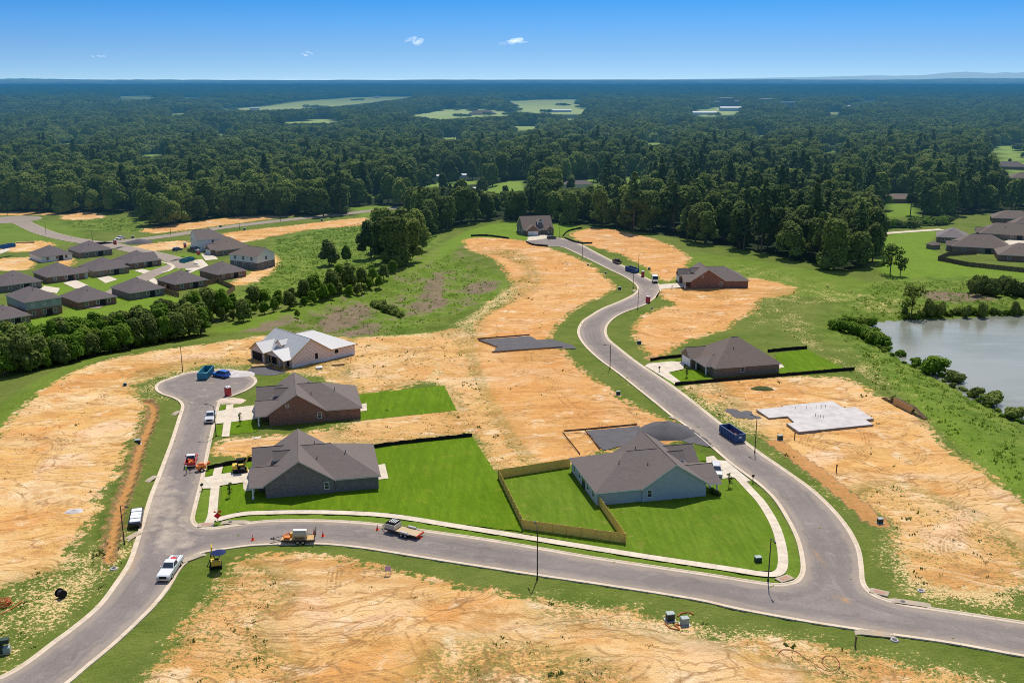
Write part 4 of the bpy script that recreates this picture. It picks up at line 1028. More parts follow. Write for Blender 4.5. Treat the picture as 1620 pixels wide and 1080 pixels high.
def shed(px, ang, L, W, h, label, wall, roof, name='barn', cat='barn', pitch=.25):
    p = G(*px); k = .42 if p.y > 1500 else .55; L *= k; W *= k; h *= .62 if p.y > 1500 else .9; t = thing(name, (p.x, p.y, p.z), D2(ang), label, cat); wl = MB(); R = Roof()
    gable_wall(wl, 0, 0, L, W, h, h + W / 2 * pitch, 'x'); R.block(0, 0, L, W, h, h + W / 2 * pitch, 'x', oh=.3)
    wl.build('wall', wall, t); ro = R.top.build('roof', roof, t); R.fas.build('fascia', WHITE, ro); return t
PALE = M('pale_metal_roof', (.75, .76, .78), .4, .4, .1, .05)
for px, a, L, W, h, lb in [((671, 284), 0, 26, 8, 3.2, 'white trailer home with pale roof at the left of the woodland clearing'), ((720, 282), 0, 16, 8, 3, 'white shed beside the trailer home in the clearing'), ((743, 281), 5, 9, 6, 3, 'small white shed, right of the pale pair in the clearing'),
                           ((748, 304), 0, 14, 7, 3, 'white topped shed in the middle clearing'), ((916, 297), 0, 9, 6, 3, 'tiny white shed beside the small grey house'), ((627, 318), 0, 16, 7, 3.2, 'low grey shed at the field end of the far lane'), ((660, 316), 0, 16, 7, 3, 'second low shed by the dirt yard at the lane end')]:
    shed(px, a, L, W, h, lb, SID_WHITE, PALE, 'shed', 'shed')
for px, a, L, W, h, lb in [((228, 160), 0, 55, 25, 8, 'white barn on the far left hay field'), ((395, 174), 5, 60, 22, 8, 'white farm building on the far green strip'), ((335, 176), 5, 40, 20, 8, 'pale shed at the left end of the far green strip'), ((592, 155), 0, 60, 26, 9, 'white barn on the long far field'), ((866, 178), 0, 130, 30, 8, 'long grey chicken barn on the distant field'),
                           ((1096, 182), 0, 120, 40, 8, 'white flat warehouse at the distant works'), ((1140, 176), 0, 130, 50, 12, 'pale works building with many roofs in the far distance'), ((1115, 146), 0, 200, 60, 12, 'long white building near the horizon right of centre'), ((1330, 171), 0, 110, 30, 9, 'white long shed in the far right woods'), ((1318, 158), 0, 110, 30, 9, 'pale shed farther back in the far right woods'), ((1390, 173), 0, 70, 26, 9, 'small white shed at the far right woods'), ((788, 139), 0, 220, 60, 14, 'white building on the horizon near the centre'), ((108, 136), 0, 90, 40, 14, 'white building on the far left horizon')]:
    shed(px, a, L, W, h, lb, SID_WHITE, PALE)
# far institutional block
p = G(1135, 170); t = thing('institution', (p.x, p.y, p.z), 0, 'long tan institutional block with flat roofs in the far distance', 'building')
mb = MB()
for x0, x1, h in ((-85, 10, 13), (12, 45, 22), (47, 120, 14), (122, 150, 20), (175, 240, 11)): mb.box(x0, 0, -5, x1, 60, h)
mb.build('wall', M('tan_masonry', (.34, .26, .22), .9, .1, 0, .2, .05), t)
mb = MB()
for x0, x1, h in ((-85, 10, 13), (12, 45, 22), (47, 120, 14), (122, 150, 20), (175, 240, 11)): mb.box(x0 - 1, -1, h + .02, x1 + 1, 61, h + 2)
mb.build('roof', M('grey_flat_roof', (.42, .41, .42), .9, .1, 0, .2, .05), t)
# ------------------------------------------------------------------ fences, poles, boxes
def board_fence(px, label, mat, h=1.85, seg=2.4, name='board_fence'):
    w = [G(*p) for p in px]; t = thing(name, w[0], 0, label, 'fence'); o = Vector(w[0])
    first = None
    for a, b in zip(w, w[1:]):
        a = a - o; b = b - o; L = (b - a).length; n = max(1, int(round(L / seg))); d = (b - a) / n; ang = math.atan2(d.y, d.x)
        pm = MB(); r = random.Random(n)
        k = int(L / .16); nx = Vector((-math.sin(ang), math.cos(ang), 0))
        for i in range(k):
            s0 = a + (b - a) * (i / k); s1 = a + (b - a) * ((i + .92) / k); q = r.uniform(-.03, .03)
            for f in (0,):
                A, B = s0 + nx * .012, s1 + nx * .012; C, D_ = s1 - nx * .012, s0 - nx * .012
                pm.hexa([(A.x, A.y, A.z + .03), (B.x, B.y, B.z + .03), (C.x, C.y, C.z + .03), (D_.x, D_.y, D_.z + .03), (A.x, A.y, A.z + h + q), (B.x, B.y, B.z + h + q), (C.x, C.y, C.z + h + q), (D_.x, D_.y, D_.z + h + q)])
        for z in (.35, .95, 1.55):
            A = a - nx * .04; B = b - nx * .04; pm.tube((A.x, A.y, A.z + z), (B.x, B.y, B.z + z), .045, .045, 4)
        pm.build('board_panel', mat, t)
        for i in range(n + 1):
            q = a + d * i - nx * .1
            if first is None:
                pb = MB(); pb.box(-.06, -.06, -.2, .06, .06, h + .08); first = pb.build('post', mat, t); first.location = q
            else:
                c = first.copy(); COL.objects.link(c); c.location = q; c.parent = t
    return t
board_fence([(902, 739), (789, 757), (828, 837), (989, 859.5), (948, 800)], 'golden timber privacy fence round the back yard of the blue grey house', FENCEW)
board_fence([(1545, 402), (1500, 405), (1484, 412), (1530, 421), (1640, 433)], 'dark brown board fence round the yard of the low hipped house on the right', FENCED)
board_fence([(318, 453), (345, 447), (372, 459), (358, 468)], 'tan board fence behind the estate houses above the hedge', FENCET)
board_fence([(283, 470), (258, 462), (270, 453)], 'short tan board fence beside the estate lawn edge', FENCET)

def silt(px, label, h=.85):
    w = [G(*p) for p in px]; c = catmull([tuple(q[:2]) for q in w], 4) if len(px) > 2 else [tuple(q[:2]) for q in w]
    c = resample(c, .8, False); o = Vector(w[0]); t = thing('silt_fence', o, 0, label, 'fence'); mb = MB(); r = random.Random(len(c))
    P = []
    for x, y in c:
        z = h1(x, y); P.append((x - o.x + r.uniform(-.05, .05), y - o.y + r.uniform(-.05, .05), z - o.z, h + r.uniform(-.1, .05)))
    V = []; F = []
    for x, y, z, hh in P: V += [(x, y, z - .1), (x + .02, y + .02, z + hh * .55), (x, y, z + hh)]
    for i in range(len(P) - 1):
        for k in (0, 1): F.append((3 * i + k, 3 * i + 3 + k, 3 * i + 4 + k, 3 * i + 1 + k))
    mb.add(V, F); mb.build('fabric', BLACKF, t)
    st = None
    for i in range(0, len(P), 4):
        x, y, z, hh = P[i]
        if st is None:
            sb = MB(); sb.box(-.025, .03, -.2, .025, .08, h + .2); st = sb.build('stake', TIMBER_D, t); st.location = (x, y, z)
        else: q = st.copy(); COL.objects.link(q); q.location = (x, y, z); q.parent = t
    return t
silt([(328, 742.5), (370, 734), (414, 725)], 'short black silt fence in front of the grey brick corner house')
silt([(591, 709), (640, 702), (747, 690.5)], 'black silt fence along the far side of the big corner lawn')
silt([(1029, 571), (1055, 567), (1079, 564.5)], 'short black silt fence in front of the hipped brick house')
silt([(1214, 557), (1245, 554), (1277, 551.5)], 'black silt fence behind the back lawn of the hipped brick house')
silt([(1068, 609.5), (1120, 605), (1232, 595.5), (1352, 585)], 'long black silt fence along the near side of the hipped house lot')
silt([(745, 374), (770, 373.5), (805, 378)], 'low dark silt fence on the green slope left of the far house')
silt([(832, 383), (843, 388), (867, 390.5)], 'curved dark silt fence round the near side of the upper turning circle')
silt([(890, 375), (900, 366), (921, 361.5)], 'dark silt fence running up the lot right of the far house'); silt([(893, 377.5), (915, 385), (937, 385.5)], 'dark silt fence along the kerb below the upper turning circle')
silt([(1038, 472), (1043, 464), (1044, 460)], 'brown silt fence round the kerb bend beside the lower red toilet')

def light_pole(px, h, label, arm=1.6, ang=0.0, lean=0.0, first=[None]):
    p = G(*px)
    if first[0] is None:
        t = thing('street_lamp', p, ang, label, 'street lamp', 'street lamps along the roads')
        mb = MB(); mb.tube((0, 0, -.1), (0, 0, 7.3), .105, .075, 8); mb.tube((0, 0, 0), (0, 0, .5), .16, .13, 8); mb.build('pole', METAL_D, t)
        mb = MB(); mb.path([(0, 0, 7.2), (-.6, 0, 7.55), (-1.5, 0, 7.65)], .05, 6); mb.build('arm', METAL_D, t)
        mb = MB(); mb.frus((-2.2, -.14, -1.45, .14), 7.56, (-2.1, -.1, -1.5, .1), 7.72); mb.build('lamp_head', METAL_D, t)
        first[0] = t; t.scale = (1, 1, h / 7.5)
    else:
        t = dup(first[0], p, ang, label, 'street lamps along the roads'); t.scale = (1, 1, h / 7.5)
    return t
for px, h, a, lb in [((342, 690), 6.8, -.3, 'dark street lamp at the pavement end by the red brick house'), ((289, 588), 7, 1.0, 'dark street lamp left of the blue skip on the turning circle'), ((197, 862), 7, 2.5, 'dark street lamp on the verge beside the white bag trailer'),
                 ((850, 916), 8.3, -1.4, 'dark street lamp on the verge below the golden timber fence'), ((1215, 919), 7.2, 1.6, 'dark street lamp at the pavement corner by the green box'), ((1194, 716), 7.4, -1.2, 'dark street lamp beside the blue skip near the slab'),
                 ((965, 583), 6.5, .5, 'dark street lamp on the left verge of the S bend'), ((1001.5, 460), 6.8, 0, 'dark street lamp inside the upper road bend'), ((1009, 489), 7, 0, 'dark street lamp on the verge below the lower red toilet'), ((1010, 428), 6.8, 3, 'dark street lamp beside the far blue skip'),
                 ((921.5, 406), 6.5, 0, 'dark street lamp halfway along the upper straight'), ((885.5, 376), 8.5, 0, 'dark street lamp at the upper turning circle right of the far house'),
                 ((73, 371), 6.5, 0, 'street lamp beside the valley turning circle lane'), ((147, 386), 6.5, 0, 'street lamp at the valley road junction'), ((270, 371.5), 6.5, 0, 'street lamp on the far lane left of the white two storey house'), ((379, 363), 6.5, 0, 'street lamp on the far lane above the orange strip'), ((444, 350), 6.5, 0, 'street lamp midway along the far lane'), ((547, 340), 6.5, 0, 'street lamp at the wood end of the far lane'), ((12, 341), 6.5, 0, 'street lamp behind the valley turning circle')]:
    light_pole(px, h, lb, ang=a)

GREEN_B = M('dark_green_box', (.03, .05, .04), .5, .4, 0, .2); GREEN_L = M('grey_green_box', (.30, .36, .33), .5, .4, 0, .15)
def util_box(px, label, s=1.0, m=None, rz=.2, name='utility_box'):
    p = G(*px); t = thing(name, p, rz, label, 'utility box'); b = MB(); b.frus((-.55 * s, -.45 * s, .55 * s, .45 * s), .06, (-.52 * s, -.42 * s, .52 * s, .42 * s), 1.0 * s); b.build('cabinet', m or GREEN_B, t, bevel=.04)
    b = MB(); b.frus((-.6 * s, -.5 * s, .6 * s, .5 * s), 1.0 * s + .003, (-.56 * s, -.46 * s, .56 * s, .46 * s), 1.12 * s); b.build('lid', GREEN_L if m is None else m, t)
    b = MB(); b.box(-.75 * s, -.65 * s, -.1, .75 * s, .65 * s, .057); b.build('pad', SLABM, t); return t
util_box((1199, 888), 'dark green transformer box with pale lid on the lawn by the corner pavement', .9)
util_box((1060, 980), 'dark utility box with orange conduits, left of the pair on the foreground verge', 1.0); util_box((1083, 987), 'pale topped utility box, right of the pair on the foreground verge', .95, GREEN_L)
util_box((218, 700), 'dark green box beside the clay trench on the left lot', .95); util_box((1234, 695), 'dark utility box beside a small post near the slab lot', .9)
util_box((1011, 544), 'small dark box on the verge right of the S bend', .9); util_box((978, 624), 'small dark box on the verge left of the straight road', .8); util_box((980, 458), 'black box on the inside verge of the upper bend', .9); util_box((1027, 426.5), 'black box on the verge right of the far blue skip', .8)
util_box((1392, 827), 'black box at the lower end of the orange trench', .8); util_box((930, 420), 'small black box on the verge left of the upper straight', .6); util_box((958, 433), 'tiny black box farther down the upper straight', .6); util_box((1031, 549 - 60), 'small dark box on the verge below the red toilet', .5)
util_box((198, 610), 'small dark box at the left edge of the turning circle verge', .7)
for px, lb in [((349, 359.5), 'black utility box above the far lane by the left orange strip'), ((387, 364), 'black utility box below the far lane'), ((509, 349.5), 'black utility box near the wood end of the far lane'), ((210, 377), 'black utility box left of the far lane')]: util_box(px, lb, 1.0)

# kerb inlets and ramps
def inlet(px, rz, label, L=3.2, W=1.3, hole=True):
    p = G(*px); t = thing('storm_inlet', (p.x, p.y, 0), rz, label, 'storm drain'); b = MB(); b.prism([(-L / 2 - .8, .0), (L / 2 + .8, .0), (L / 2, .17), (-L / 2, .17)], -W / 2, W / 2); b.build('slab', KERB, t)
    if hole:
        b = MB(); b.tube((-L * .25, 0, .172), (-L * .25, 0, .19), .33, .33, 12); b.build('lid', METAL_D, t); b = MB(); b.box(-L * .4, -W / 2 - .01, .04, L * .4, -W / 2 + .1, .13); b.build('slot', DARK, t)
    return t
inlet((372, 826.5), .03, 'concrete storm drain beside the corner ramp by the red flag'); inlet((1440, 954), -.3, 'long concrete storm drain on the right hand kerb', 4); inlet((1384, 1002.5), -.2, 'concrete storm drain on the foreground kerb opposite the junction', 3.6, 1.3, False)
inlet((241, 757), 1.3, 'small concrete drain apron on the left kerb below the trench box', 1.6, 1.2, False); inlet((280, 653), 1.4, 'small concrete drain apron at the neck of the turning circle', 1.4, 1.2, False); inlet((211, 848), 1.2, 'concrete drain apron on the left kerb by the white bag trailer', 2, 1.3, False); inlet((303, 883), .8, 'broad concrete drain apron behind the white pickup', 3, 1.4, False)
inlet((1003.5, 459.5), 1.3, 'small pale drain apron inside the upper bend', 1.6, 1.2, False); inlet((926, 408), -.8, 'small pale drain apron on the upper straight', 1.6, 1.0, False); inlet((1068, 662), -.85, 'small pale drain apron beside the gravel heap', 1.6, 1.1, False)
TACT = M('brick_red_paving', (.42, .24, .17), .9, .1, 0, .2, 5)
for px, rz, lb in [((326, 830.5), .1, 'brick red ramp panel at the corner by the red flag'), ((1241, 915.5), .5, 'brick red ramp panel at the pavement corner by the lamp'), ((1391, 937), -.5, 'brick red ramp panel on the right hand kerb of the junction')]:
    p = G(*px); b = MB(); b.box(-1.3, -.75, .0, 1.3, .75, .15); c = MB(); t = thing('kerb_ramp', (p.x, p.y, 0), rz, lb, 'kerb ramp'); b.build('ramp', KERB, t); c.box(-.75, -.4, .151, .75, .4, .165); c.build('tactile_panel', TACT, t)
# manholes and small verge bits
for px, lb in [((180, 899), 'round pale manhole ring on the left verge'), ((1457, 934), 'round pale manhole ring on the right verge'), ((1415, 1012), 'pale valve cover on the foreground right verge')]:
    p = G(*px); t = thing('manhole', (p.x, p.y, 0), 0, lb, 'manhole'); b = MB(); b.tube((0, 0, -.1), (0, 0, .12), .58, .5, 16); b.build('ring', SLABM, t); b = MB(); b.tube((0, 0, .121), (0, 0, .14), .34, .34, 14); b.build('cover', METAL_D, t)
def mailbox(px, rz, lb):
    p = G(*px); t = thing('mailbox', (p.x, p.y, 0), rz, lb, 'mailbox'); b = MB(); b.box(-.05, -.05, -.1, .05, .05, 1.05); b.build('post', METAL_D, t)
    b = MB(); b.prism([(-.3, 1.05), (.3, 1.05), (.3, 1.3), (.2, 1.4), (-.2, 1.4), (-.3, 1.3)], -.14, .14); b.build('box', BLACKF, t)
mailbox((320, 776), 1.3, 'black mailbox on the kerb before the corner house drive'); mailbox((1191, 762), .8, 'black mailbox on the kerb before the blue grey house'); mailbox((1043, 588), .8, 'black mailbox at the drive of the hipped brick house')
# cones
CONE = M('cone_orange', (.85, .09, .02), .6, .3, 0, .05)
cone0 = None
for px, lb in [((400, 854), 'orange cone left of the equipment trailer'), ((511, 848), 'orange cone behind the equipment trailer'), ((597, 838), 'orange cone left of the flatbed trailer'), ((665, 851), 'orange cone behind the flatbed trailer'), ((497, 845), 'orange cone against the equipment trailer ramp')]:
    p = G(*px)
    if cone0 is None:
        cone0 = thing('traffic_cone', (p.x, p.y, .04), 0, lb, 'traffic cone', 'orange cones round the trailers'); b = MB(); b.box(-.28, -.28, 0, .28, .28, .05); b.tube((0, 0, .05), (0, 0, .95), .2, .04, 10); b.build('cone_body', CONE, cone0); b = MB(); b.tube((0, 0, .5), (0, 0, .68), .125, .095, 10); b.build('white_band', WHITE, cone0)
    else: dup(cone0, (p.x, p.y, .04), 0, lb, 'orange cones round the trailers')
# red flag sign at the corner
p = G(345, 827); t = thing('warning_flag', (p.x, p.y, .05), .3, 'red flagged warning sign on a stand at the corner pavement', 'warning sign')
RED = M('red_cloth', (.72, .03, .03), .7, .2, 0, .15); b = MB(); b.tube((0, 0, 0), (0, 0, 1.9), .03, .03, 6); b.path([(-.5, 0, 0), (0, 0, .5), (.5, 0, 0)], .03); b.build('stand', METAL_D, t)
b = MB(); b.poly([(0, 0, .7), (.62, .02, 1.3), (0, 0, 1.9), (-.62, .02, 1.3)]); b.poly([(-.05, .05, 1.8), (.5, .15, 2.25), (.75, .1, 1.8)]); b.poly([(0, .05, 1.8), (-.5, -.1, 2.3), (-.6, .1, 1.9)]); b.build('flag', RED, t)
# estate sign board on the foreground lot edge
p = G(614, 909); t = thing('lot_sign', (p.x, p.y, 0), .1, 'small pale lot sign on two legs at the edge of the foreground lot', 'sign'); b = MB(); b.box(-.35, -.03, -.1, -.29, .03, 1.5); b.box(.29, -.03, -.1, .35, .03, 1.5); b.build('legs', TIMBER_D, t); b = MB(); b.box(-.45, -.06, .7, .45, -.031, 1.5); b.build('board', M('lilac_board', (.55, .40, .55), .6, .2), t)
# small posts on the lots
for px, lb in [((1257, 694), 'dark short post beside the utility box at the slab lot'), ((1323, 746), 'small dark stake sign on the right bare lot'), ((1353, 1022), 'dark short post on the foreground right verge'), ((495 + 568, 458), 'thin dark stake before the drive of the upper brick house')]:
    p = G(*px); t = thing('marker_post', (p.x, p.y, 0), 0, lb, 'post'); b = MB(); b.box(-.09, -.09, -.2, .09, .09, 1.5); b.box(-.14, -.12, 1.1, .14, -.09, 1.5); b.build('stake', TIMBER_D, t)
# conduits lying on the verge
def hose(px, r, label, mat, name='conduit', cat='conduit', z=.08):
    w = [G(*p) for p in px]; c = catmull([tuple(q[:2]) for q in w], 5); b = MB(); b.path([(x, y, h1(x, y) + z) for x, y in c], r, 5); o = b.build(name, mat); return tag(o, label, cat)
COND = M('orange_conduit', (.52, .13, .035), .6, .3); COND_R = M('dark_red_pipe', (.30, .08, .05), .7, .2)
hose([(1052, 985), (1060, 993), (1075, 996), (1068, 988), (1080, 990)], .09, 'orange conduit loop between the two foreground utility boxes', COND)
hose([(1072, 975), (1078, 970), (1090, 969), (1098, 972)], .09, 'orange conduit end behind the foreground utility boxes', COND)
hose([(1230, 1035), (1238, 1028), (1258, 1030), (1280, 1045), (1310, 1062), (1328, 1054), (1322, 1040), (1306, 1038), (1300, 1046), (1312, 1056)], .04, 'long looping red pipe lying on the foreground right soil', COND_R)
hose([(0, 972), (20, 962), (36, 950)], .07, 'orange conduit stretched from the coil on the left verge', COND)
hose([(1576, 893 - 56), (1590, 828), (1612, 826), (1640, 830)], .04, 'dark pipe curve on the right bare lot', COND_R)
p = G(6, 957); t = thing('conduit_coil', p, .4, 'heap of orange conduit coils at the left picture edge', 'conduit coil')
b = MB()
for k in range(9):
    a0 = k * .7; c = (.25 * math.sin(k * 2.1), .25 * math.cos(k * 1.7), .1 + .09 * k); R_ = .95 - .04 * k
    b.path([(c[0] + R_ * math.cos(a), c[1] + R_ * math.sin(a), c[2] + .05 * math.sin(3 * a + k)) for a in [a0 + 2 * PI * i / 12 for i in range(13)]], .05, 5)
b.build('coil', COND, t)
# cable spool
p = G(97, 944); t = thing('cable_spool', p, .9, 'black cable spool lying on the left verge', 'cable spool', scale=.7); b = MB()
for y in (-.75, .65): b.tube((0, y, .95), (0, y + .1, .95), .95, .95, 18)
b.build('flanges', BLACKF, t); b = MB(); b.tube((0, -.65, .95), (0, .65, .95), .62, .62, 16); b.build('wound_cable', M('black_cable', (.03, .03, .035), .5, .4), t)
p = G(4, 1032); t = thing('pallet_of_boxes', p, .3, 'dark crates and pale green box stacked at the lower left picture edge', 'crates')
b = MB(); b.box(-1, -.6, 0, 1, .6, .14); b.build('pallet', TIMBER, t); b = MB(); b.box(-.9, -.5, .15, .1, .5, 1.3); b.box(-.2, -.2, 1.31, .9, .6, 1.9); b.build('dark_crate', GREEN_B, t); b = MB(); b.box(.15, -.55, .15, 1.0, .3, .9); b.build('green_box', GREEN_L, t)

# ------------------------------------------------------------------ slab, pads and heaps
slab = [(1197, 647), (1248, 641.5), (1242, 641.5), (1317, 634), (1336, 644.5), (1353, 643), (1382, 661.5), (1372, 662.5), (1381, 671), (1264, 683), (1246, 668), (1253, 664), (1236, 661)]
slab = [(1197, 647.5), (1240, 643.2), (1238, 641.5), (1317, 634), (1335, 645), (1353, 643.3), (1382, 662), (1369, 663.2), (1381, 671), (1264, 682.8), (1245, 669.5), (1257, 668), (1246, 658), (1217, 661)]
w = [flat(*q, .3) for q in slab]
t = thing('foundation_slab', (0, 0, 0), 0, 'pale concrete house slab with pipe stubs on the right bare lot', 'foundation slab')
b = MB(); V, F = tess(w, .32); b.add(V, F); n = len(w)
for i in range(n):
    a, c = w[i], w[(i + 1) % n]; b.poly([(a[0], a[1], -.3), (c[0], c[1], -.3), (c[0], c[1], .32), (a[0], a[1], .32)])
b.build('slab', SLABM, t)
b = MB(); n = len(w); wi = inset(w, -.12 if area(w) > 0 else .12)
for i in range(n):
    a, c = wi[i], wi[(i + 1) % n]; b.tube((a[0], a[1], .14), (c[0], c[1], .14), .1, .1, 4)
b.build('form_boards', TIMBER_D, t)
for px in [(1276, 646), (1291, 645), (1299, 645), (1258, 647), (1306, 644), (1294, 661), (1298, 660), (1303, 661), (1290, 658)]:
    x, y = flat(*px, .32); b = MB(); b.tube((x, y, .3), (x, y, .95), .05, .05, 7); b.build('pipe_stub', M('pipe_plastic', (.08, .075, .075), .5, .3), t)
def gravel_pad(px, forms, label, z=.14):
    w = [G(*q) for q in px]; w = [tuple(q[:2]) for q in w]; t = thing('gravel_pad', (0, 0, 0), 0, label, 'building pad')
    rj = random.Random(len(w)); wj = w if forms else catmull(w, 4, True); wj = [(x + rj.uniform(-.35, .35) * (1 if not forms else .4), y + rj.uniform(-.35, .35) * (1 if not forms else .4)) for x, y in resample(wj, .8)]
    b = MB(); V, F = tess(wj, z); b.add(V, F); b.build('gravel', GRAVEL, t)
    for f in forms:
        q = [G(*a) for a in f]; b = MB()
        for a, c in zip(q, q[1:]): b.hexa([(a.x, a.y, 0), (c.x, c.y, 0), (c.x, c.y + .07, 0), (a.x, a.y + .07, 0), (a.x, a.y, .42), (c.x, c.y, .42), (c.x, c.y + .07, .42), (a.x, a.y + .07, .42)])
        b.build('form_board', TIMBER_D, t)
    return t
gravel_pad([(928, 682), (1012, 674), (1010, 700), (955, 713), (946, 705)], [[(892, 683), (930, 680), (1008, 672.5)], [(890, 685), (918, 720)], [(925, 681), (950, 713)]], 'dark gravel building pad with timber forms behind the blue grey house')
gravel_pad([(755, 538), (838, 532), (850, 538), (872, 537), (905, 546), (912, 552), (860, 551), (780, 557), (787, 549), (770, 542)], [[(755, 537), (838, 530.5)], [(778, 558), (890, 550)], [(757, 539), (786, 550)]], 'dark gravel building pad on the middle strip of lots')
gravel_pad([(395, 583), (412, 577), (440, 585), (450, 590), (425, 594), (398, 590)], [], 'dark gravel drive base before the unfinished house', .06)
gravel_pad([(1085, 674), (1110, 690), (1128, 706), (1105, 704), (1070, 694), (1062, 684)], [], 'dark gravel spread between the heap and the straight road', .07)
gravel_pad([(1148, 650), (1160, 646), (1172, 651), (1186, 650), (1194, 657), (1205, 660), (1190, 663), (1180, 661), (1166, 661)], [], 'dark gravel patch on the right verge beside the slab lot', .06)
def heap(px, r, h, mat, label, sx=1.0, name='gravel_heap', cat='heap', sub=3):
    p = G(*px); bm = bmesh.new(); n = 22; r_ = random.Random(int(px[0])); rings = []
    for k in range(7):
        f = k / 6; R_ = r * (1 - f) ** .85; z = h * (1 - (1 - f) ** 1.5)
        rings.append([bm.verts.new((R_ * math.cos(2 * PI * i / n) * sx * (1 + r_.uniform(-.1, .1)), R_ * math.sin(2 * PI * i / n) * (1 + r_.uniform(-.1, .1)), z + (r_.uniform(-.08, .08) if 0 < k else -.1))) for i in range(n)])
    for a, b in zip(rings, rings[1:]):
        for i in range(n): bm.faces.new((a[i], a[(i + 1) % n], b[(i + 1) % n], b[i]))
    me = bpy.data.meshes.new(name); bm.to_mesh(me); bm.free(); me.materials.append(mat); me.polygons.foreach_set('use_smooth', [True] * len(me.polygons))
    o = bpy.data.objects.new(name, me); link(o); o.location = (p.x, p.y, p.z); return tag(o, label, cat)
heap((1052, 684), 5.2, 2.4, GRAVEL, 'dark gravel heap beside the road behind the blue grey house', 1.3)
heap((1206, 613), 1.7, .6, M('turf_heap', (.07, .085, .03), .95, .05, 0, .4, 2, .5), 'low heap of dug turf on the lot before the slab', 1.7, 'turf_heap')
heap((221, 384), 5, 1.8, GRAVEL, 'dark gravel heap beside the valley lane', 1.4); heap((1035, 574 - 8), 2, .5, M('soil_heap', (.42, .25, .11), .95, .05, 0, .3, 2, .5), 'small soil heap by the silt fence of the hipped house', 1.5, 'soil_heap')
heap((375, 592), 3.2, .4, SLABM, 'pale rubble spread at the turning circle edge', 1.5, 'rubble_heap'); heap((365, 634), 2.4, .5, M('pale_rubble', (.62, .5, .38), .95, .05, 0, .3, 2, .5), 'pale rubble heap below the red toilet', 1.6, 'rubble_heap'); heap((118, 808), 1.2, .2, SLABM, 'grey cement spill on the left bare lot', 1.5, 'cement_spill')
# stack of trusses at the right lot edge
p0, p1 = G(1394, 630), G(1462, 664); t = thing('truss_stack', p0, math.atan2(p1.y - p0.y, p1.x - p0.x), 'long brown stack of timber trusses leaning on the bank right of the slab', 'timber stack')
Ln = (p1 - p0).length; b = MB()
for k in range(6):
    y = k * .16; b.box(0, y, .1, Ln, y + .09, .22); b.tube((Ln * .22, y + .04, .2), (Ln * .22, y + .05, 1.5), .06, .06, 4)
    b.tube((0, y + .04, .15), (Ln * .3, y + .04, 1.55), .06, .06, 4); b.tube((Ln * .3, y + .04, 1.55), (Ln * .72, y + .04, 1.55), .06, .06, 4); b.tube((Ln * .72, y + .04, 1.55), (Ln, y + .04, .15), .06, .06, 4)
    for q in range(5): b.tube((Ln * (.3 + .1 * q), y + .04, .2), (Ln * (.35 + .1 * q), y + .04, 1.5), .05, .05, 4)
b.build('trusses', TIMBER_D, t); b = MB(); b.box(Ln * .3, -.1, .1, Ln * .72, -.06, 1.6); b.build('sheet_panel', TIMBER, t)
# pallets by the unfinished house
for px, s, lb, m in [((535, 577), 1.6, 'flat stack of boards on the soil right of the unfinished house', TIMBER), ((505, 583), .8, 'small pale bundle on the soil before the unfinished house', WHITE), ((412, 580), 2.2, 'pale lumber bundle on the gravel before the unfinished house', TIMBER), ((40, 384), 4, 'stack of roof trusses on the valley soil pad', TIMBER)]:
    p = G(*px); t = thing('board_stack', p, .3, lb, 'lumber'); b = MB()
    for k in range(3): b.box(-s, -.7, .12 + k * .14, s, .7, .24 + k * .14)
    b.build('boards', m, t); b = MB(); b.box(-s * .7, -.6, 0, -s * .6, .6, .12); b.box(s * .6, -.6, 0, s * .7, .6, .12); b.build('bearers', TIMBER_D, t)
# heap of debris on the drive of the upper brick house, garden shed on the right
p = G(1476, 393); t = thing('garden_shed', p, .4, 'small dark gazebo shed on the lawn behind the right hand houses', 'shed'); b = MB(); R = Roof(); b.box(-2, -2, 0, 2, 2, 2.1); R.block(-2, -2, 2, 2, 2.1, 3.4, 'x', (1, 1)); b.build('wall', M('shed_stone', (.25, .22, .2), .9, .1), t); ro = R.top.build('roof', ROOF, t); R.fas.build('fascia', TIMBER_D, ro)
# ------------------------------------------------------------------ vehicles and site equipment
def paint(name, c, r=.3): return M('paint_' + name, c, r, .5, 0, .05, 2)
P_WHITE = paint('white', (.66, .66, .66)); P_SILV = paint('silver', (.52, .53, .55)); P_BLUE = paint('bright_blue', (.03, .17, .62)); P_NAVY = paint('navy', (.02, .035, .09)); P_BLACK = paint('black', (.02, .02, .023)); P_RED = paint('red', (.55, .03, .025))
P_YEL = paint('yellow', (.70, .46, .03), .5); P_ORG = paint('orange', (.80, .20, .03), .5); P_SKIP = paint('skip_blue', (.025, .14, .38), .55); P_TEAL = paint('skip_teal', (.03, .22, .30), .55); P_NSKIP = paint('skip_dark_blue', (.02, .075, .22), .55)
LAMP = M('lamp_glass', (.75, .75, .72), .2, .5); TAIL = M('tail_lamp', (.45, .02, .02), .3, .5); CHROME = M('bright_metal', (.6, .6, .6), .25, .5, .9)

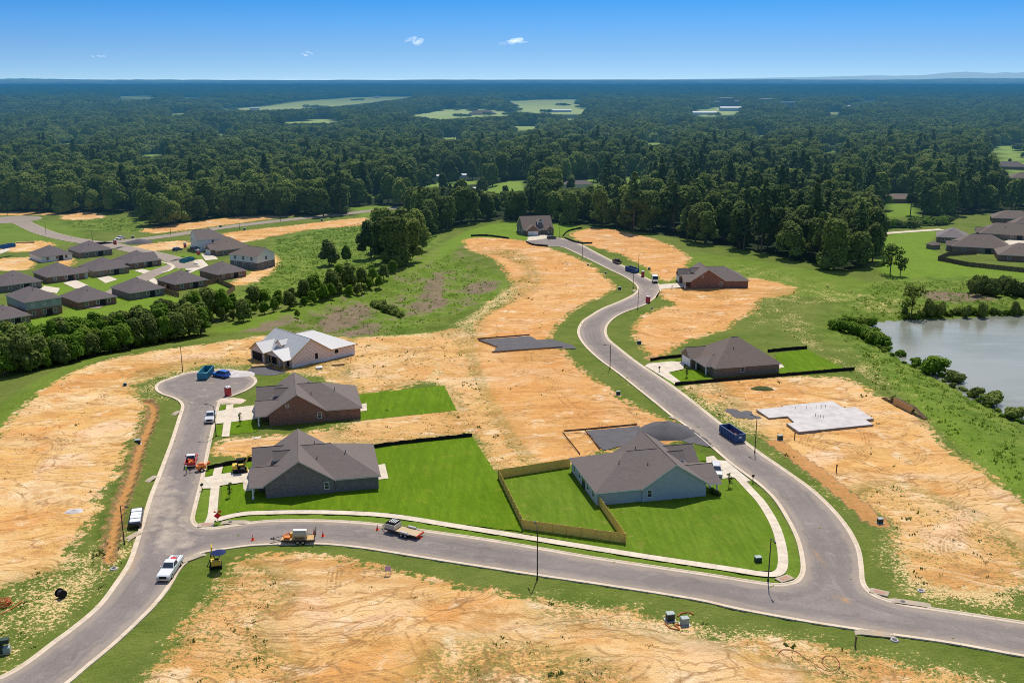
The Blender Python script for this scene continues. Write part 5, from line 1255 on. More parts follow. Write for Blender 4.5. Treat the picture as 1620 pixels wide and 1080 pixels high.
def wheels(t, xs, hw, r=.4, w=.26):
    for x in xs:
        for s in (-1, 1):
            b = MB(); b.tube((x, s * hw - w / 2, r), (x, s * hw + w / 2, r), r, r, 14); ty = b.build('tyre', RUBBER, t)
            b = MB(); b.tube((x, s * (hw + w / 2 - .04), r), (x, s * (hw + w / 2 + .012), r), r * .6, r * .55, 12); b.build('rim', RIM, ty)
def cabin_glass(t, c0, z0, c1, z1):
    """glass of a cabin frustum: bottom rect c0 at z0, top rect c1 at z1 (x0,y0,x1,y1)"""
    def lerp(a, b, f): return tuple(a[i] + (b[i] - a[i]) * f for i in range(3))
    B = [(c0[0], c0[1], z0), (c0[2], c0[1], z0), (c0[2], c0[3], z0), (c0[0], c0[3], z0)]; T = [(c1[0], c1[1], z1), (c1[2], c1[1], z1), (c1[2], c1[3], z1), (c1[0], c1[3], z1)]
    nm = {0: 'side_window', 1: 'windscreen', 2: 'side_window', 3: 'rear_window'}
    out = [(0, -1, 0), (1, 0, 0), (0, 1, 0), (-1, 0, 0)]
    for k in range(4):
        a, b2, d, e = B[k], B[(k + 1) % 4], T[(k + 1) % 4], T[k]; spans = [(.05, .48), (.53, .95)] if k in (0, 2) else [(.06, .94)]
        for s0, s1 in spans:
            b = MB(); o = Vector(out[k]) * .022
            q = []
            for s, f in ((s0, .12), (s1, .12), (s1, .9), (s0, .9)):
                q.append(Vector(lerp(lerp(a, b2, s), lerp(e, d, s), f)) + o)
            b.poly(q); b.build(nm[k], GLASS, t)
def pickup(name, px, rz, label, col, L=5.9, bed=True, load=None, roofcol=None):
    p = G(*px); t = thing(name, (p.x, p.y, max(p.z, .04)), rz, label, 'pickup truck'); h = L / 2
    b = MB(); b.prism([(-.85, .48), (h - .05, .42), (h, .75), (h - .06, 1.02), (h - .35, 1.14), (1.05, 1.2), (-.85, 1.2)], -.98, .98)
    b.build('body', col, t, bevel=.05)
    b = MB(); b.frus((-.86, -.93, 1.1, .93), 1.205, (-.66, -.76, .35, .76), 1.88); cb = b.build('cab', roofcol or col, t, bevel=.05)
    cabin_glass(t, (-.86, -.93, 1.1, .93), 1.205, (-.66, -.76, .35, .76), 1.88)
    b = MB(); b.box(-h, -.98, .48, -.87, .98, .72); b.box(-h, -.98, .722, -.87, -.86, 1.18); b.box(-h, .86, .722, -.87, .98, 1.18); b.box(-h, -.858, .722, -h + .08, .858, 1.16); b.box(-.97, -.858, .722, -.87, .858, 1.18); b.build('bed', col, t)
    b = MB(); b.box(-h + .1, -.85, .725, -.98, .85, .74); b.build('bed_floor', BLACKF, t)
    b = MB(); b.box(h - .02, -.95, .42, h + .1, .95, .62); b.box(-h - .12, -.95, .5, -h + .02, .95, .66); b.build('bumper', CHROME, t)
    b = MB(); b.box(h - .04, -.52, .66, h + .03, .52, .98); b.build('grille', DARK, t)
    for s in (-1, 1):
        b = MB(); b.box(h - .1, s * .78 - .16, .72, h + .02, s * .78 + .16, .96); b.build('headlight', LAMP, t); b = MB(); b.box(-h - .02, s * .9 - .07, .75, -h + .03, s * .9 + .07, 1.08); b.build('tail_light', TAIL, t)
        b = MB(); b.box(.75, s * 1.12 - .1, 1.2, .9, s * 1.12 + .1, 1.42); b.build('mirror', col, t)
    wheels(t, (-h * .62, h * .62), .86, .40); return t
def suv(name, px, rz, label, col, L=4.8, cat='car', tall=1.75):
    p = G(*px); t = thing(name, (p.x, p.y, max(p.z, .04)), rz, label, cat); h = L / 2
    b = MB(); b.prism([(-h, .42), (h - .05, .38), (h, .65), (h - .08, .86), (h - .9, 1.02), (-h + .05, 1.04), (-h - .02, .7)], -.92, .92); b.build('body', col, t, bevel=.06)
    c0, c1 = (-h + .06, -.88, h - 1.15, .88), (-h + .35, -.68, h - 2.0, .68); b = MB(); b.frus(c0, 1.045, c1, tall); b.build('cab', col, t, bevel=.06); cabin_glass(t, c0, 1.045, c1, tall)
    b = MB(); b.box(c1[0] + .2, -.62, tall, c1[2] - .2, -.56, tall + .07); b.box(c1[0] + .2, .56, tall, c1[2] - .2, .62, tall + .07); b.build('roof_rack', STEEL, t)
    for s in (-1, 1):
        b = MB(); b.box(h - .14, s * .7 - .17, .62, h + .0, s * .7 + .17, .8); b.build('headlight', LAMP, t); b = MB(); b.box(-h - .03, s * .8 - .08, .75, -h + .03, s * .8 + .08, 1.0); b.build('tail_light', TAIL, t)
        b = MB(); b.box(h - 1.5, s * 1.0 - .1, 1.02, h - 1.36, s * 1.0 + .1, 1.18); b.build('mirror', col, t)
    wheels(t, (-h * .62, h * .62), .80, .36, .24); return t
# white work truck with red tank and white cylinders in the bed
tw = pickup('pickup_truck', (270, 905), heading((286, 882), (262, 916)), 'white crew cab pickup with red tool chest and white tanks in its bed', P_WHITE, 6.5)
b = MB(); b.box(-2.1, -.45, .75, -1.15, .35, 1.5); b.build('tool_chest', P_RED, tw, bevel=.04)
for y, x0, x1 in ((.58, -3.1, -1.2), (-.66, -3.1, -1.2)):
    b = MB(); b.tube((x0, y, 1.05), (x1, y, 1.05), .26, .26, 12); b.build('tank', P_WHITE, tw)
b = MB(); b.box(-3.1, -.3, .75, -2.3, .3, 1.2); b.build('welder_box', STEEL, tw)
pickup('pickup_truck', (333.5, 664), heading((339, 652), (331, 676)), 'silver pickup parked at the kerb before the red brick house', P_SILV, 5.6)
tr = pickup('pickup_truck', (303, 733), heading((299, 745), (306, 715)), 'red pickup with white cab roof and orange gear in the bed', P_RED, 5.4, roofcol=P_WHITE)
r_ = random.Random(4); b = MB()
for k in range(9): b.tube((-2.3 + r_.uniform(0, 1.2), r_.uniform(-.7, .7), .8 + r_.uniform(0, .5)), (-2.2 + r_.uniform(0, 1.3), r_.uniform(-.7, .7), .9 + r_.uniform(0, .6)), .12, .12, 6)
b.build('orange_gear', P_ORG, tr)
pickup('pickup_truck', (976, 416.5), heading((985, 420), (965, 411)), 'dark red black pickup on the upper straight above the far blue skip', paint('maroon', (.09, .02, .025)), 5.6)
pickup('pickup_truck', (192, 391), heading((200, 389), (186, 393)), 'white pickup with dark bed on the valley road', P_WHITE, 5.6)
suv('car', (350, 596), heading((362, 598), (338, 594)), 'bright blue car on the turning circle beside the blue skip', P_BLUE, 4.7)
suv('car', (1133, 749), heading((1131, 742), (1135, 757)), 'silver car with roof rack on the drive of the blue grey house', P_SILV, 4.7)
suv('car', (873, 378), heading((866, 379), (880, 377.5)), 'dark blue grey car on the upper turning circle by the far house', paint('slate', (.04, .06, .085)), 4.8, tall=1.5)
suv('car', (282, 410), heading((272, 412), (292, 407)), 'navy car beside the red toilets on the estate square', P_NAVY, 4.9)
suv('car', (310, 408), heading((300, 410), (318, 406)), 'second navy car beside the white two storey house', P_NAVY, 4.9); suv('car', (1568, 378), heading((1560, 380), (1578, 376)), 'dark purple car on the pale drive before the right hand houses', paint('plum', (.05, .02, .06)), 4.6)
# white cargo van with open back
p = G(1036, 446.5); t = thing('van', (p.x, p.y, .04), heading((1031, 440), (1036, 451)), 'white boxy van with dark open front parked before the upper brick house', 'van')
b = MB(); b.frus((-2.6, -1, 1.2, 1), .5, (-2.6, -.97, 1.2, .97), 2.5); b.build('cargo_box', P_WHITE, t, bevel=.05); b = MB(); b.prism([(1.21, .45), (2.7, .45), (2.7, 1.05), (2.0, 1.2), (1.5, 2.1), (1.21, 2.1)], -.95, .95); b.build('cab', P_BLACK, t, bevel=.04); b = MB(); b.poly([(2.02, -.85, 1.23), (2.02, .85, 1.23), (1.56, .8, 2.03), (1.56, -.8, 2.03)]); b.build('windscreen', GLASS, t)
b = MB(); b.box(1.202, -.9, .7, 1.206, .9, 2.4); b.build('open_front', DARK, t)
for s in (-1, 1): b = MB(); b.box(2.68, s * .7 - .15, .65, 2.73, s * .7 + .15, .85); b.build('headlight', LAMP, t)
wheels(t, (-1.7, 1.8), .82, .38)

# open skips (roll-off containers)
def skip(px, rz, L, label, mat, H=1.6, W=2.35, rubbish=True):
    p = G(*px); t = thing('skip', (p.x, p.y, max(p.z, .04)), rz, label, 'skip'); h = L / 2; w = W / 2; b = MB(); T = .08
    b.box(-h, -w, .18, h, w, .3); b.box(-h, -w, .302, h, -w + T, H); b.box(-h, w - T, .302, h, w, H); b.box(-h, -w + T + .002, .302, -h + T, w - T - .002, H); b.box(h - T, -w + T + .002, .302, h, w - T - .002, H); b.build('container', mat, t)
    b = MB(); n = int(L / .62)
    for i in range(n + 1):
        x = -h + .05 + (L - .1) * i / n
        for s in (-1, 1): b.box(x - .05, s * w - (.09 if s < 0 else -.002), .3, x + .05, s * w + (.09 if s > 0 else -.002), H - .05)
    b.build('ribs', mat, t)
    b = MB(); b.box(-h - .04, -w - .06, H, h + .04, -w + T + .03, H + .1); b.box(-h - .04, w - T - .03, H, h + .04, w + .06, H + .1); b.box(-h - .04, -w + T + .032, H, -h + T + .02, w - T - .032, H + .1); b.box(h - T - .02, -w + T + .032, H, h + .04, w - T - .032, H + .1); b.build('rim_rail', mat, t)
    if rubbish:
        b = MB(); r = random.Random(int(px[0])); b.box(-h + T, -w + T, .3, h - T, w - T, .55)
        for k in range(26):
            x, y = r.uniform(-h + .7, h - .7), r.uniform(-w + .4, w - .4); a = r.uniform(0, PI); l = r.uniform(.3, .6)
            b.tube((x - l * math.cos(a), max(-w + .15, min(w - .15, y - l * math.sin(a))), r.uniform(.6, .9)), (x + l * math.cos(a), max(-w + .15, min(w - .15, y + l * math.sin(a))), r.uniform(.6, 1.0)), .1, .1, 4)
        b.build('rubbish', M('building_rubbish', (.30, .13, .10), .9, .1, 0, .45, 2), t)
    for x in (-h + .5, h - .5):
        b = MB(); b.tube((x, -w + .1, .1), (x, w - .1, .1), .1, .1, 8); b.build('roller', METAL_D, t)
    b = MB(); b.box(h + .001, -.3, 1.0, h + .012, .3, 1.35); b.build('placard', WHITE, t)
    return t
skip((326, 595), heading((321, 599), (331, 588)), 6.8, 'empty blue teal skip on the turning circle', P_TEAL, 1.7, rubbish=False)
skip((1158, 692), heading((1143, 681), (1171, 700)), 6.6, 'dark blue skip with reddish rubbish parked on the straight road near the slab', P_NSKIP, 1.75)
skip((1000, 430), heading((991, 427), (1009, 433)), 6.4, 'dark blue skip on the upper straight beside the far red toilet', P_NSKIP, 1.7)
skip((297, 428), heading((286, 431), (308, 425)), 6.4, 'teal skip behind the dark brick estate house', P_TEAL, 1.6); skip((14, 405), heading((2, 406), (27, 401)), 6.6, 'blue skip at the left picture edge beside the yellow soil', P_SKIP, 1.7)
# site toilets
TOIL = M('toilet_red', (.46, .035, .045), .45, .4, 0, .06); first_toilet = None
def toilet(px, rz, label):
    global first_toilet
    p = G(*px); loc = (p.x, p.y, max(p.z, .03))
    if first_toilet is None:
        t = first_toilet = thing('portable_toilet', loc, rz, label, 'portable toilet', 'red site toilets'); b = MB(); b.box(-.56, -.56, .12, .56, .56, 2.05); b.build('body', TOIL, t, bevel=.04)
        b = MB(); b.box(.561, -.36, .2, .59, .36, 1.95); b.build('door', TOIL, t); b = MB(); b.frus((-.6, -.6, .6, .6), 2.052, (-.42, -.5, .42, .5), 2.34); b.build('roof', WHITE, t, bevel=.05)
        b = MB(); b.box(-.6, -.6, 0, .6, .6, .119); b.build('skid', BLACKF, t); b = MB(); b.box(-.3, -.575, 1.4, .3, -.561, 1.8); b.build('notice', WHITE, t)
        b = MB(); b.tube((-.4, .4, 2.05), (-.4, .4, 2.65), .06, .06, 6); b.build('vent_pipe', BLACKF, t)
    else: dup(first_toilet, loc, rz, label, 'red site toilets')
for px, rz, lb in [((361, 626), 2.6, 'red toilet with white roof at the kerb of the turning circle'), ((1017, 438), 3.0, 'red toilet standing right of the far blue skip'), ((1025, 479), 2.4, 'red toilet on the kerb below the upper road bend'), ((183.5, 399), 0, 'red toilet on the verge beside the white pickup in the valley'), ((315, 416), .5, 'red toilet before the tan brick estate house'), ((294, 404), .2, 'red toilet behind the navy car on the estate square')]: toilet(px, rz, lb)

# equipment trailer with tank, ramps up
p = G(468, 857); t = thing('equipment_trailer', (p.x, p.y, .04), heading((500, 857), (432, 858)), 'brown decked twin axle trailer carrying a tan tank and orange frames', 'trailer')
b = MB(); b.box(-3.1, -1.0, .62, 2.2, 1.0, .72); b.build('deck', TIMBER, t); b = MB(); b.box(-3.1, -1.08, .55, 2.2, -1.001, .8); b.box(-3.1, 1.001, .55, 2.2, 1.08, .8); b.path([(2.2, -.9, .66), (3.8, 0, .62)], .07); b.path([(2.2, .9, .66), (3.8, 0, .62)], .07); b.build('frame', METAL_D, t)
b = MB(); b.box(3.7, -.1, .5, 4.0, .1, .75); b.tube((3.5, 0, 0.02), (3.5, 0, .95), .06, .06, 6); b.build('coupling', METAL_D, t)
wheels(t, (-.5, -1.35), 1.0, .36, .24)
b = MB(); b.tube((-1.9, .05, 1.45), (.35, .05, 1.45), .62, .62, 16); b.box(-1.7, -.5, .73, -1.5, .6, 1.0); b.box(0, -.5, .73, .2, .6, 1.0); b.build('tank', M('tan_tank', (.55, .48, .34), .6, .3), t); b = MB(); b.box(-1.8, -.3, 2.05, .3, .4, 2.14); b.build('white_rack', WHITE, t)
b = MB(); b.path([(.9, -.6, .75), (1.2, -.6, 1.4), (1.9, .4, 1.3), (1.5, .6, .75)], .09); b.box(.8, .1, .73, 1.7, .7, 1.15); b.build('orange_frame', P_ORG, t); b = MB(); b.box(.5, -.7, .73, .85, -.2, 1.4); b.build('yellow_box', P_YEL, t)
for s in (-.7, .7): b = MB(); b.frus((-3.16, s - .22, -3.06, s + .22), .74, (-3.26, s - .2, -3.18, s + .2), 2.3); b.build('ramp', METAL_D, t)
# flatbed trailer with grey box in front
p = G(638, 844); t = thing('flatbed_trailer', (p.x, p.y, .04), heading((660, 850), (606, 836)), 'flat wooden trailer with grey dump box at its front and orange tail board', 'trailer')
b = MB(); b.box(-3.3, -1.05, .6, 1.0, 1.05, .7); b.build('deck', M('pale_planks', (.50, .38, .23), .85, .1, 0, .25, 5), t); b = MB(); b.box(-3.3, -1.1, .5, 3.0, -1.051, .74); b.box(-3.3, 1.051, .5, 3.0, 1.1, .74); b.path([(3.0, -.8, .55), (4.2, 0, .5)], .07); b.path([(3.0, .8, .55), (4.2, 0, .5)], .07); b.build('frame', METAL_D, t)
b = MB(); b.box(1.02, -1.04, .6, 3.0, 1.04, 1.55); b.build('front_box', STEEL, t, bevel=.03); b = MB(); b.frus((1.05, -.95, 2.95, .95), 1.56, (1.3, -.7, 2.7, .7), 1.85); b.build('black_cover', BLACKF, t)
b = MB(); [b.box(1.2 + .35 * k, -.6, 1.853, 1.32 + .35 * k, .6, 1.9) for k in range(4)]; b.build('white_slats', WHITE, t)
for s in (-1, 1):
    b = MB(); b.prism([(-1.9, .7), (-1.6, 1.0), (-.2, 1.0), (.1, .7)], s * 1.2 - .14, s * 1.2 + .14); b.build('mudguard', STEEL, t)
wheels(t, (-1.3, -.45), 1.2, .36, .22); b = MB(); b.box(-3.42, -1.0, .5, -3.31, 1.0, .8); b.build('tail_board', CONE, t)
# small black trailer with white bundles
p = G(216, 824); t = thing('stake_trailer', (p.x, p.y, .02), heading((214, 835), (219, 806)), 'long dark rack loaded with white bundles on the left kerb', 'trailer')
b = MB(); b.box(-3, -1, .3, 3, 1, .42); b.box(-3, -1.06, .3, 3, -1.001, 1.0); b.box(-3, 1.001, .3, 3, 1.06, 1.0); b.box(-3.06, -1.06, .3, -3.001, 1.06, 1.0); b.box(3.001, -1.06, .3, 3.06, 1.06, 1.1); b.build('rack', P_BLACK, t)
for k in range(4): b = MB(); b.box(-2.7 + 1.4 * k, -.85, .43, -1.5 + 1.4 * k, .85, 1.15 + .06 * (k % 2)); b.build('white_bundle', WRAP, t, bevel=.08)
# orange trencher behind the red pickup
p = G(316, 745); t = thing('trencher', (p.x, p.y, .04), heading((325, 743), (308, 746)), 'orange trencher trailer behind the red pickup', 'trencher')
b = MB(); b.box(-1.2, -.55, .5, .6, .55, 1.2); b.frus((-1.0, -.5, .3, .5), 1.202, (-.8, -.3, .1, .3), 1.6); b.build('engine_housing', P_ORG, t, bevel=.06); wheels(t, (-.3,), .72, .38, .24)
b = MB(); b.path([(.6, 0, .6), (2.0, 0, .5)], .07); b.tube((1.8, 0, 0), (1.8, 0, .7), .06, .06, 6); b.build('drawbar', METAL_D, t); b = MB(); b.path([(-1.2, 0, 1.0), (-1.8, 0, 1.3)], .14); b.tube((-1.8, -.2, 1.3), (-1.8, .2, 1.3), .3, .3, 12); b.build('boom', P_ORG, t)

def excavator(name, px, rz, label, col, scale=1.0, umbrella=None, pose=0):
    p = G(*px); t = thing(name, (p.x, p.y, max(p.z, .03)), rz, label, 'excavator', scale=scale)
    for s in (-1, 1):
        b = MB(); prof = [(-1.0, .08), (-.8, 0), (.8, 0), (1.0, .08), (1.1, .25), (1.0, .42), (.8, .5), (-.8, .5), (-1.0, .42), (-1.1, .25)]; b.prism(prof, s * .72 - .16, s * .72 + .16); b.build('track', RUBBER, t)
    b = MB(); b.box(-.5, -.55, .3, .5, .55, .58); b.box(-1.25, -.75, .582, .75, .75, .72); b.build('undercarriage', METAL_D, t)
    b = MB(); b.frus((-1.25, -.72, -.35, .72), .722, (-1.15, -.66, -.4, .66), 1.35); b.box(-.34, .2, .722, .7, .72, 1.1); b.build('engine_cover', col, t, bevel=.05)
    b = MB(); b.box(-.3, -.45, .722, .1, .1, 1.05); b.box(-.34, -.45, 1.05, -.22, .1, 1.5); b.build('seat', BLACKF, t)
    b = MB()
    for x, y in ((-.35, -.65), (-.35, .15), (.65, -.65), (.65, .15)): b.tube((x, y, .72), (x, y, 2.25), .035, .035, 6)
    b.build('canopy_post', METAL_D, t); b = MB(); b.box(-.5, -.75, 2.25, .8, .25, 2.32); b.build('canopy', BLACKF, t)
    bo = [(.7, .45, .9), (1.5, .45, 2.5), (2.3, .45, 2.7)] if pose == 0 else [(.7, .45, .9), (1.7, .45, 2.2), (2.7, .45, 1.9)]
    st = (2.9, .45, 1.0) if pose == 0 else (2.9, .45, .6)
    b = MB(); b.tube(bo[0], bo[1], .13, .12, 6); b.tube(bo[1], bo[2], .12, .1, 6); bm_ = b.build('boom', col, t); b = MB(); b.tube(bo[2], st, .1, .08, 6); b.build('stick', col, bm_)
    b = MB(); x, y, z = st; b.prism([(x - .05, z), (x + .2, z - .1), (x + .1, z - .55), (x - .35, z - .6), (x - .45, z - .35)], y - .28, y + .28); b.build('bucket', METAL_D, bm_)
    b = MB(); b.tube((.75, .45, .7), (1.25, .45, 1.7), .05, .05, 6); b.build('hydraulic_ram', CHROME, t)
    b = MB(); b.frus((1.15, -.8, 1.25, .8), .05, (1.1, -.8, 1.18, .8), .4); b.build('dozer_blade', col, t)
    if umbrella:
        b = MB(); b.tube((-1.1, -.5, 1.3), (-1.1, -.5, 2.95), .03, .03, 6); n = 10
        for k in range(n): b.poly([(-1.1, -.5, 3.15), (-1.1 + 1.15 * math.cos(2 * PI * k / n), -.5 + 1.15 * math.sin(2 * PI * k / n), 2.8), (-1.1 + 1.15 * math.cos(2 * PI * (k + 1) / n), -.5 + 1.15 * math.sin(2 * PI * (k + 1) / n), 2.8)])
        b.build('umbrella', umbrella, t)
    return t
excavator('mini_excavator', (342, 896), 1.9, 'black and yellow mini digger under a blue umbrella beside the junction', P_YEL, 1.0, M('umbrella_blue', (.018, .03, .10), .8, .1))
excavator('mini_excavator', (380, 746), .25, 'yellow mini digger with raised boom on the drive of the corner house', P_YEL, 1.15, None, 0)

# worker in a bright vest
def person(px, rz, label):
    p = G(*px); t = thing('person', (p.x, p.y, .04), rz, label, 'person')
    me = bpy.data.meshes.new('body'); o = bpy.data.objects.new('body', me); link(o, t)
    J = [((0, 0, .95), .13), ((0, 0, 1.15), .14), ((0, 0, 1.38), .16), ((0, 0, 1.5), .06), ((.02, 0, 1.62), .10), ((.02, 0, 1.74), .07),
         ((0, .2, 1.42), .07), ((.03, .27, 1.15), .05), ((.16, .24, .93), .04), ((0, -.2, 1.42), .07), ((.03, -.27, 1.15), .05), ((.2, -.22, 1.0), .04),
         ((0, .1, .88), .1), ((.05, .11, .48), .07), ((0, .12, .08), .05), ((.12, .13, .04), .04), ((0, -.1, .88), .1), ((-.04, -.11, .48), .07), ((-.08, -.12, .08), .05), ((.05, -.13, .04), .04)]
    E = [(0, 1), (1, 2), (2, 3), (3, 4), (4, 5), (2, 6), (6, 7), (7, 8), (2, 9), (9, 10), (10, 11), (0, 12), (12, 13), (13, 14), (14, 15), (0, 16), (16, 17), (17, 18), (18, 19)]
    me.from_pydata([j[0] for j in J], E, []); md = o.modifiers.new('skin', 'SKIN')
    for i, v in enumerate(me.skin_vertices[0].data): v.radius = (J[i][1], J[i][1]); v.use_root = i == 0
    o.modifiers.new('sub', 'SUBSURF').levels = 1
    tt = NT('worker_clothes'); sx = tt.n('SeparateXYZ'); tt.L.new(tt.obj(), sx.inputs[0])
    c = tt.mix(tt.step(sx.outputs[2], .92, .94), rgb(.03, .04, .07), rgb(.35, .75, .05)); c = tt.mix(tt.step(sx.outputs[2], 1.52, 1.54), c, rgb(.45, .28, .2)); me.materials.append(tt.done(tt.bsdf(c, .8)))
    b = MB(); b.tube((.02, 0, 1.68), (.02, 0, 1.8), .125, .08, 10); b.tube((.04, 0, 1.675), (.04, 0, 1.69), .17, .17, 10); b.build('hard_hat', WHITE, t)
person((295, 750), .6, 'worker in bright green vest and dark trousers behind the red pickup')
# two more pieces of clutter: washed-out cement spots
# ------------------------------------------------------------------ trees
def leaf_cards(rng, blobs, n, size, flat_=.25, up_bias=-.55, jit=.4):
    blobs = np.array(blobs, float); wgt = (blobs[:, 3] * blobs[:, 4] + blobs[:, 3] * blobs[:, 5]) ; wgt /= wgt.sum()
    k = rng.choice(len(blobs), n, p=wgt); d = rng.normal(size=(n, 3)); d /= np.linalg.norm(d, axis=1)[:, None]
    low = d[:, 2] < up_bias; d[low, 2] *= -1
    c = blobs[k, :3] + blobs[k, 3:6] * d * (rng.uniform(.72, 1.08, n))[:, None]
    # drop cards deep inside another blob
    keep = np.ones(n, bool)
    for b in blobs:
        q = (c - b[:3]) / b[3:6]; keep &= (np.linalg.norm(q, axis=1) > .68)
    c = c[keep]; d = d[keep]; k = k[keep]; n = len(c)
    nr = d + rng.normal(size=(n, 3)) * jit; nr[:, 2] += .25; nr /= np.linalg.norm(nr, axis=1)[:, None]
    a = np.cross(nr, rng.normal(size=(n, 3))); a /= np.linalg.norm(a, axis=1)[:, None]; b = np.cross(nr, a)
    s = size * rng.uniform(.6, 1.35, n)[:, None]
    V = np.stack([c - a * s - b * s * .55, c + a * s * .2 - b * s * .9, c + a * s + b * s * .5, c - a * s * .25 + b * s * .95], 1).reshape(-1, 3)
    F = np.arange(4 * n).reshape(n, 4)
    bv = rng.uniform(0, 1, len(blobs)); v = np.clip(.55 * bv[k] + .45 * rng.uniform(0, 1, n), 0, 1)
    return V, F, v
ICO = None
def hull(blobs, f=.74):
    global ICO
    if ICO is None:
        bm = bmesh.new(); bmesh.ops.create_icosphere(bm, subdivisions=2, radius=1); bm.verts.ensure_lookup_table()
        ICO = (np.array([v.co for v in bm.verts]), np.array([[v.index for v in q.verts] for q in bm.faces])); bm.free()
    V = []; F = []; b0 = 0
    for b in blobs:
        V.append(ICO[0] * np.array(b[3:6]) * f + np.array(b[:3])); F.append(ICO[1] + b0); b0 += len(ICO[0])
    return np.concatenate(V), np.concatenate(F)
def crown_mesh(name, rng, blobs, n, size, mat, hullf=.8, jit=.38, base=None):
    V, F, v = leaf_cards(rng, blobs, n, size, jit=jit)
    HV, HF = hull(blobs, hullf)  # inner hull added to block light through the crown, toned darker than the leaves
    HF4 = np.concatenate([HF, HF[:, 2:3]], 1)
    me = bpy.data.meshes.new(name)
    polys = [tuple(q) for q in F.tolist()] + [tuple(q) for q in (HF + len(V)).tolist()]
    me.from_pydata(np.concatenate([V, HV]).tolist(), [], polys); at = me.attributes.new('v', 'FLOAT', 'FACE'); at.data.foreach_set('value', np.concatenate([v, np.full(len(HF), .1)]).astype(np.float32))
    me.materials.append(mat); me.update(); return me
def trunk_mb(mb, rng, H, r, crown_z, blobs, m=0):
    mb.tube((0, 0, -.6), (0, 0, crown_z), r, r * .6, 7, m)
    for b in blobs[:6]: mb.tube((0, 0, crown_z * rng.uniform(.7, 1.0)), (b[0] * .8, b[1] * .8, b[2]), r * .45, r * .15, 5, m)
def make_broad(seed, H, Rw, n=1500, size=.55, low=.16, mat=LEAF_D):
    rng = np.random.default_rng(seed); bl = []
    nb = rng.integers(9, 14)
    bl.append((0, 0, H * .58, Rw * .72, Rw * .72, H * .36))
    for k in range(nb):
        a = rng.uniform(0, 2 * PI); zf = rng.uniform(low + .14, .86); rr = Rw * (.66 if zf < .6 else .42) * rng.uniform(.5, 1.05); s = Rw * rng.uniform(.30, .52)
        bl.append((rr * math.cos(a), rr * math.sin(a), H * zf, s, s, s * rng.uniform(.75, 1.1)))
    bl.append((rng.uniform(-.2, .2) * Rw, rng.uniform(-.2, .2) * Rw, H * .87, Rw * .36, Rw * .36, H * .13))
    tb = MB(); trunk_mb(tb, rng, H, H * .022 + .05, H * .4, bl)
    return crown_mesh('broad_crown', rng, bl, n, size, mat), tb
def make_pine(seed, H, Rw, n=1100, size=.5):
    rng = np.random.default_rng(seed); bl = []
    z = H * .38
    while z < H * .97:
        f = (z - H * .38) / (H * .6); rad = Rw * (1 - f ** 1.6) * rng.uniform(.6, 1.05)
        for k in range(3 if f < .7 else 2):
            a = rng.uniform(0, 2 * PI); s = Rw * rng.uniform(.26, .42) * (1 - .45 * f)
            bl.append((rad * .65 * math.cos(a), rad * .65 * math.sin(a), z, s * 1.15, s * 1.15, s * .7))
        z += H * .075
    bl.append((0, 0, H * .96, Rw * .2, Rw * .2, H * .05))
    tb = MB(); tb.tube((0, 0, -.6), (0, 0, H * .93), H * .014 + .06, .05, 7)
    for b in bl[::2]: tb.tube((0, 0, b[2] - .4), (b[0], b[1], b[2]), .09, .03, 4)
    return crown_mesh('pine_crown', rng, bl, n, size, LEAF_P, .62), tb
def make_bush(seed, H, Rw, n=500, size=.28, mat=LEAF_B):
    rng = np.random.default_rng(seed); bl = [(0, 0, H * .45, Rw * .75, Rw * .75, H * .48)]
    for k in range(6):
        a = rng.uniform(0, 2 * PI); s = Rw * rng.uniform(.35, .55); bl.append((Rw * .55 * math.cos(a), Rw * .55 * math.sin(a), H * rng.uniform(.25, .7), s, s, s * H / Rw * .6))
    tb = MB(); tb.tube((0, 0, -.4), (0, 0, H * .5), .08, .04, 5)
    return crown_mesh('bush_crown', rng, bl, n, size, mat), tb
def make_sparse(seed, H, Rw, n=700, size=.26, mat=LEAF_Y):
    rng = np.random.default_rng(seed); bl = []
    for k in range(14):
        a = rng.uniform(0, 2 * PI); zf = rng.uniform(.28, .93); rr = Rw * rng.uniform(.1, .8) * (1.2 - .6 * zf); s = Rw * rng.uniform(.26, .42); bl.append((rr * math.cos(a), rr * math.sin(a), H * zf, s, s, s * .8))
    tb = MB(); tb.tube((0, 0, -.4), (0, 0, H * .5), H * .02 + .02, H * .012, 6)
    for b in bl: tb.tube((0, 0, H * rng.uniform(.2, .5)), b[:3], H * .01 + .01, .02, 5)
    return crown_mesh('sparse_crown', rng, bl, n, size, mat, .3), tb

def parts_of(gen):
    cm, tb = gen
    tm = bpy.data.meshes.new('trunk'); tm.from_pydata(tb.v, [], tb.f); return cm, tm
def with_bark(p, m): p[1].materials.append(m); return p
BROAD = [with_bark(parts_of(make_broad(11 + k, 15, [5.4, 4.6, 6.0, 5.0, 5.7][k], 2300, .5, .0)), BARK) for k in range(5)]
PINE = [with_bark(parts_of(make_pine(41 + k, 19, [3.9, 3.3, 4.2, 3.6][k], 1500, .46)), BARK_P) for k in range(4)]
BRIGHT = [with_bark(parts_of(make_broad(71 + k, 9, [3.3, 3.9, 3.0][k], 1500, .36, .08, LEAF_B)), BARK) for k in range(3)]
DKSM = [with_bark(parts_of(make_broad(81 + k, 9, [3.2, 3.7][k], 1500, .36, .05, LEAF_D)), BARK) for k in range(2)]
BUSH = [with_bark(parts_of(make_bush(91 + k, 3, [2.3, 2.8, 2.0][k])), BARK) for k in range(3)]
BUSHD = [with_bark(parts_of(make_bush(95 + k, 3, [2.2, 2.6][k], mat=LEAF_D)), BARK) for k in range(2)]
SPARSE = [with_bark(parts_of(make_sparse(61 + k, 8, [4.0, 3.0][k])), BARK) for k in range(2)]
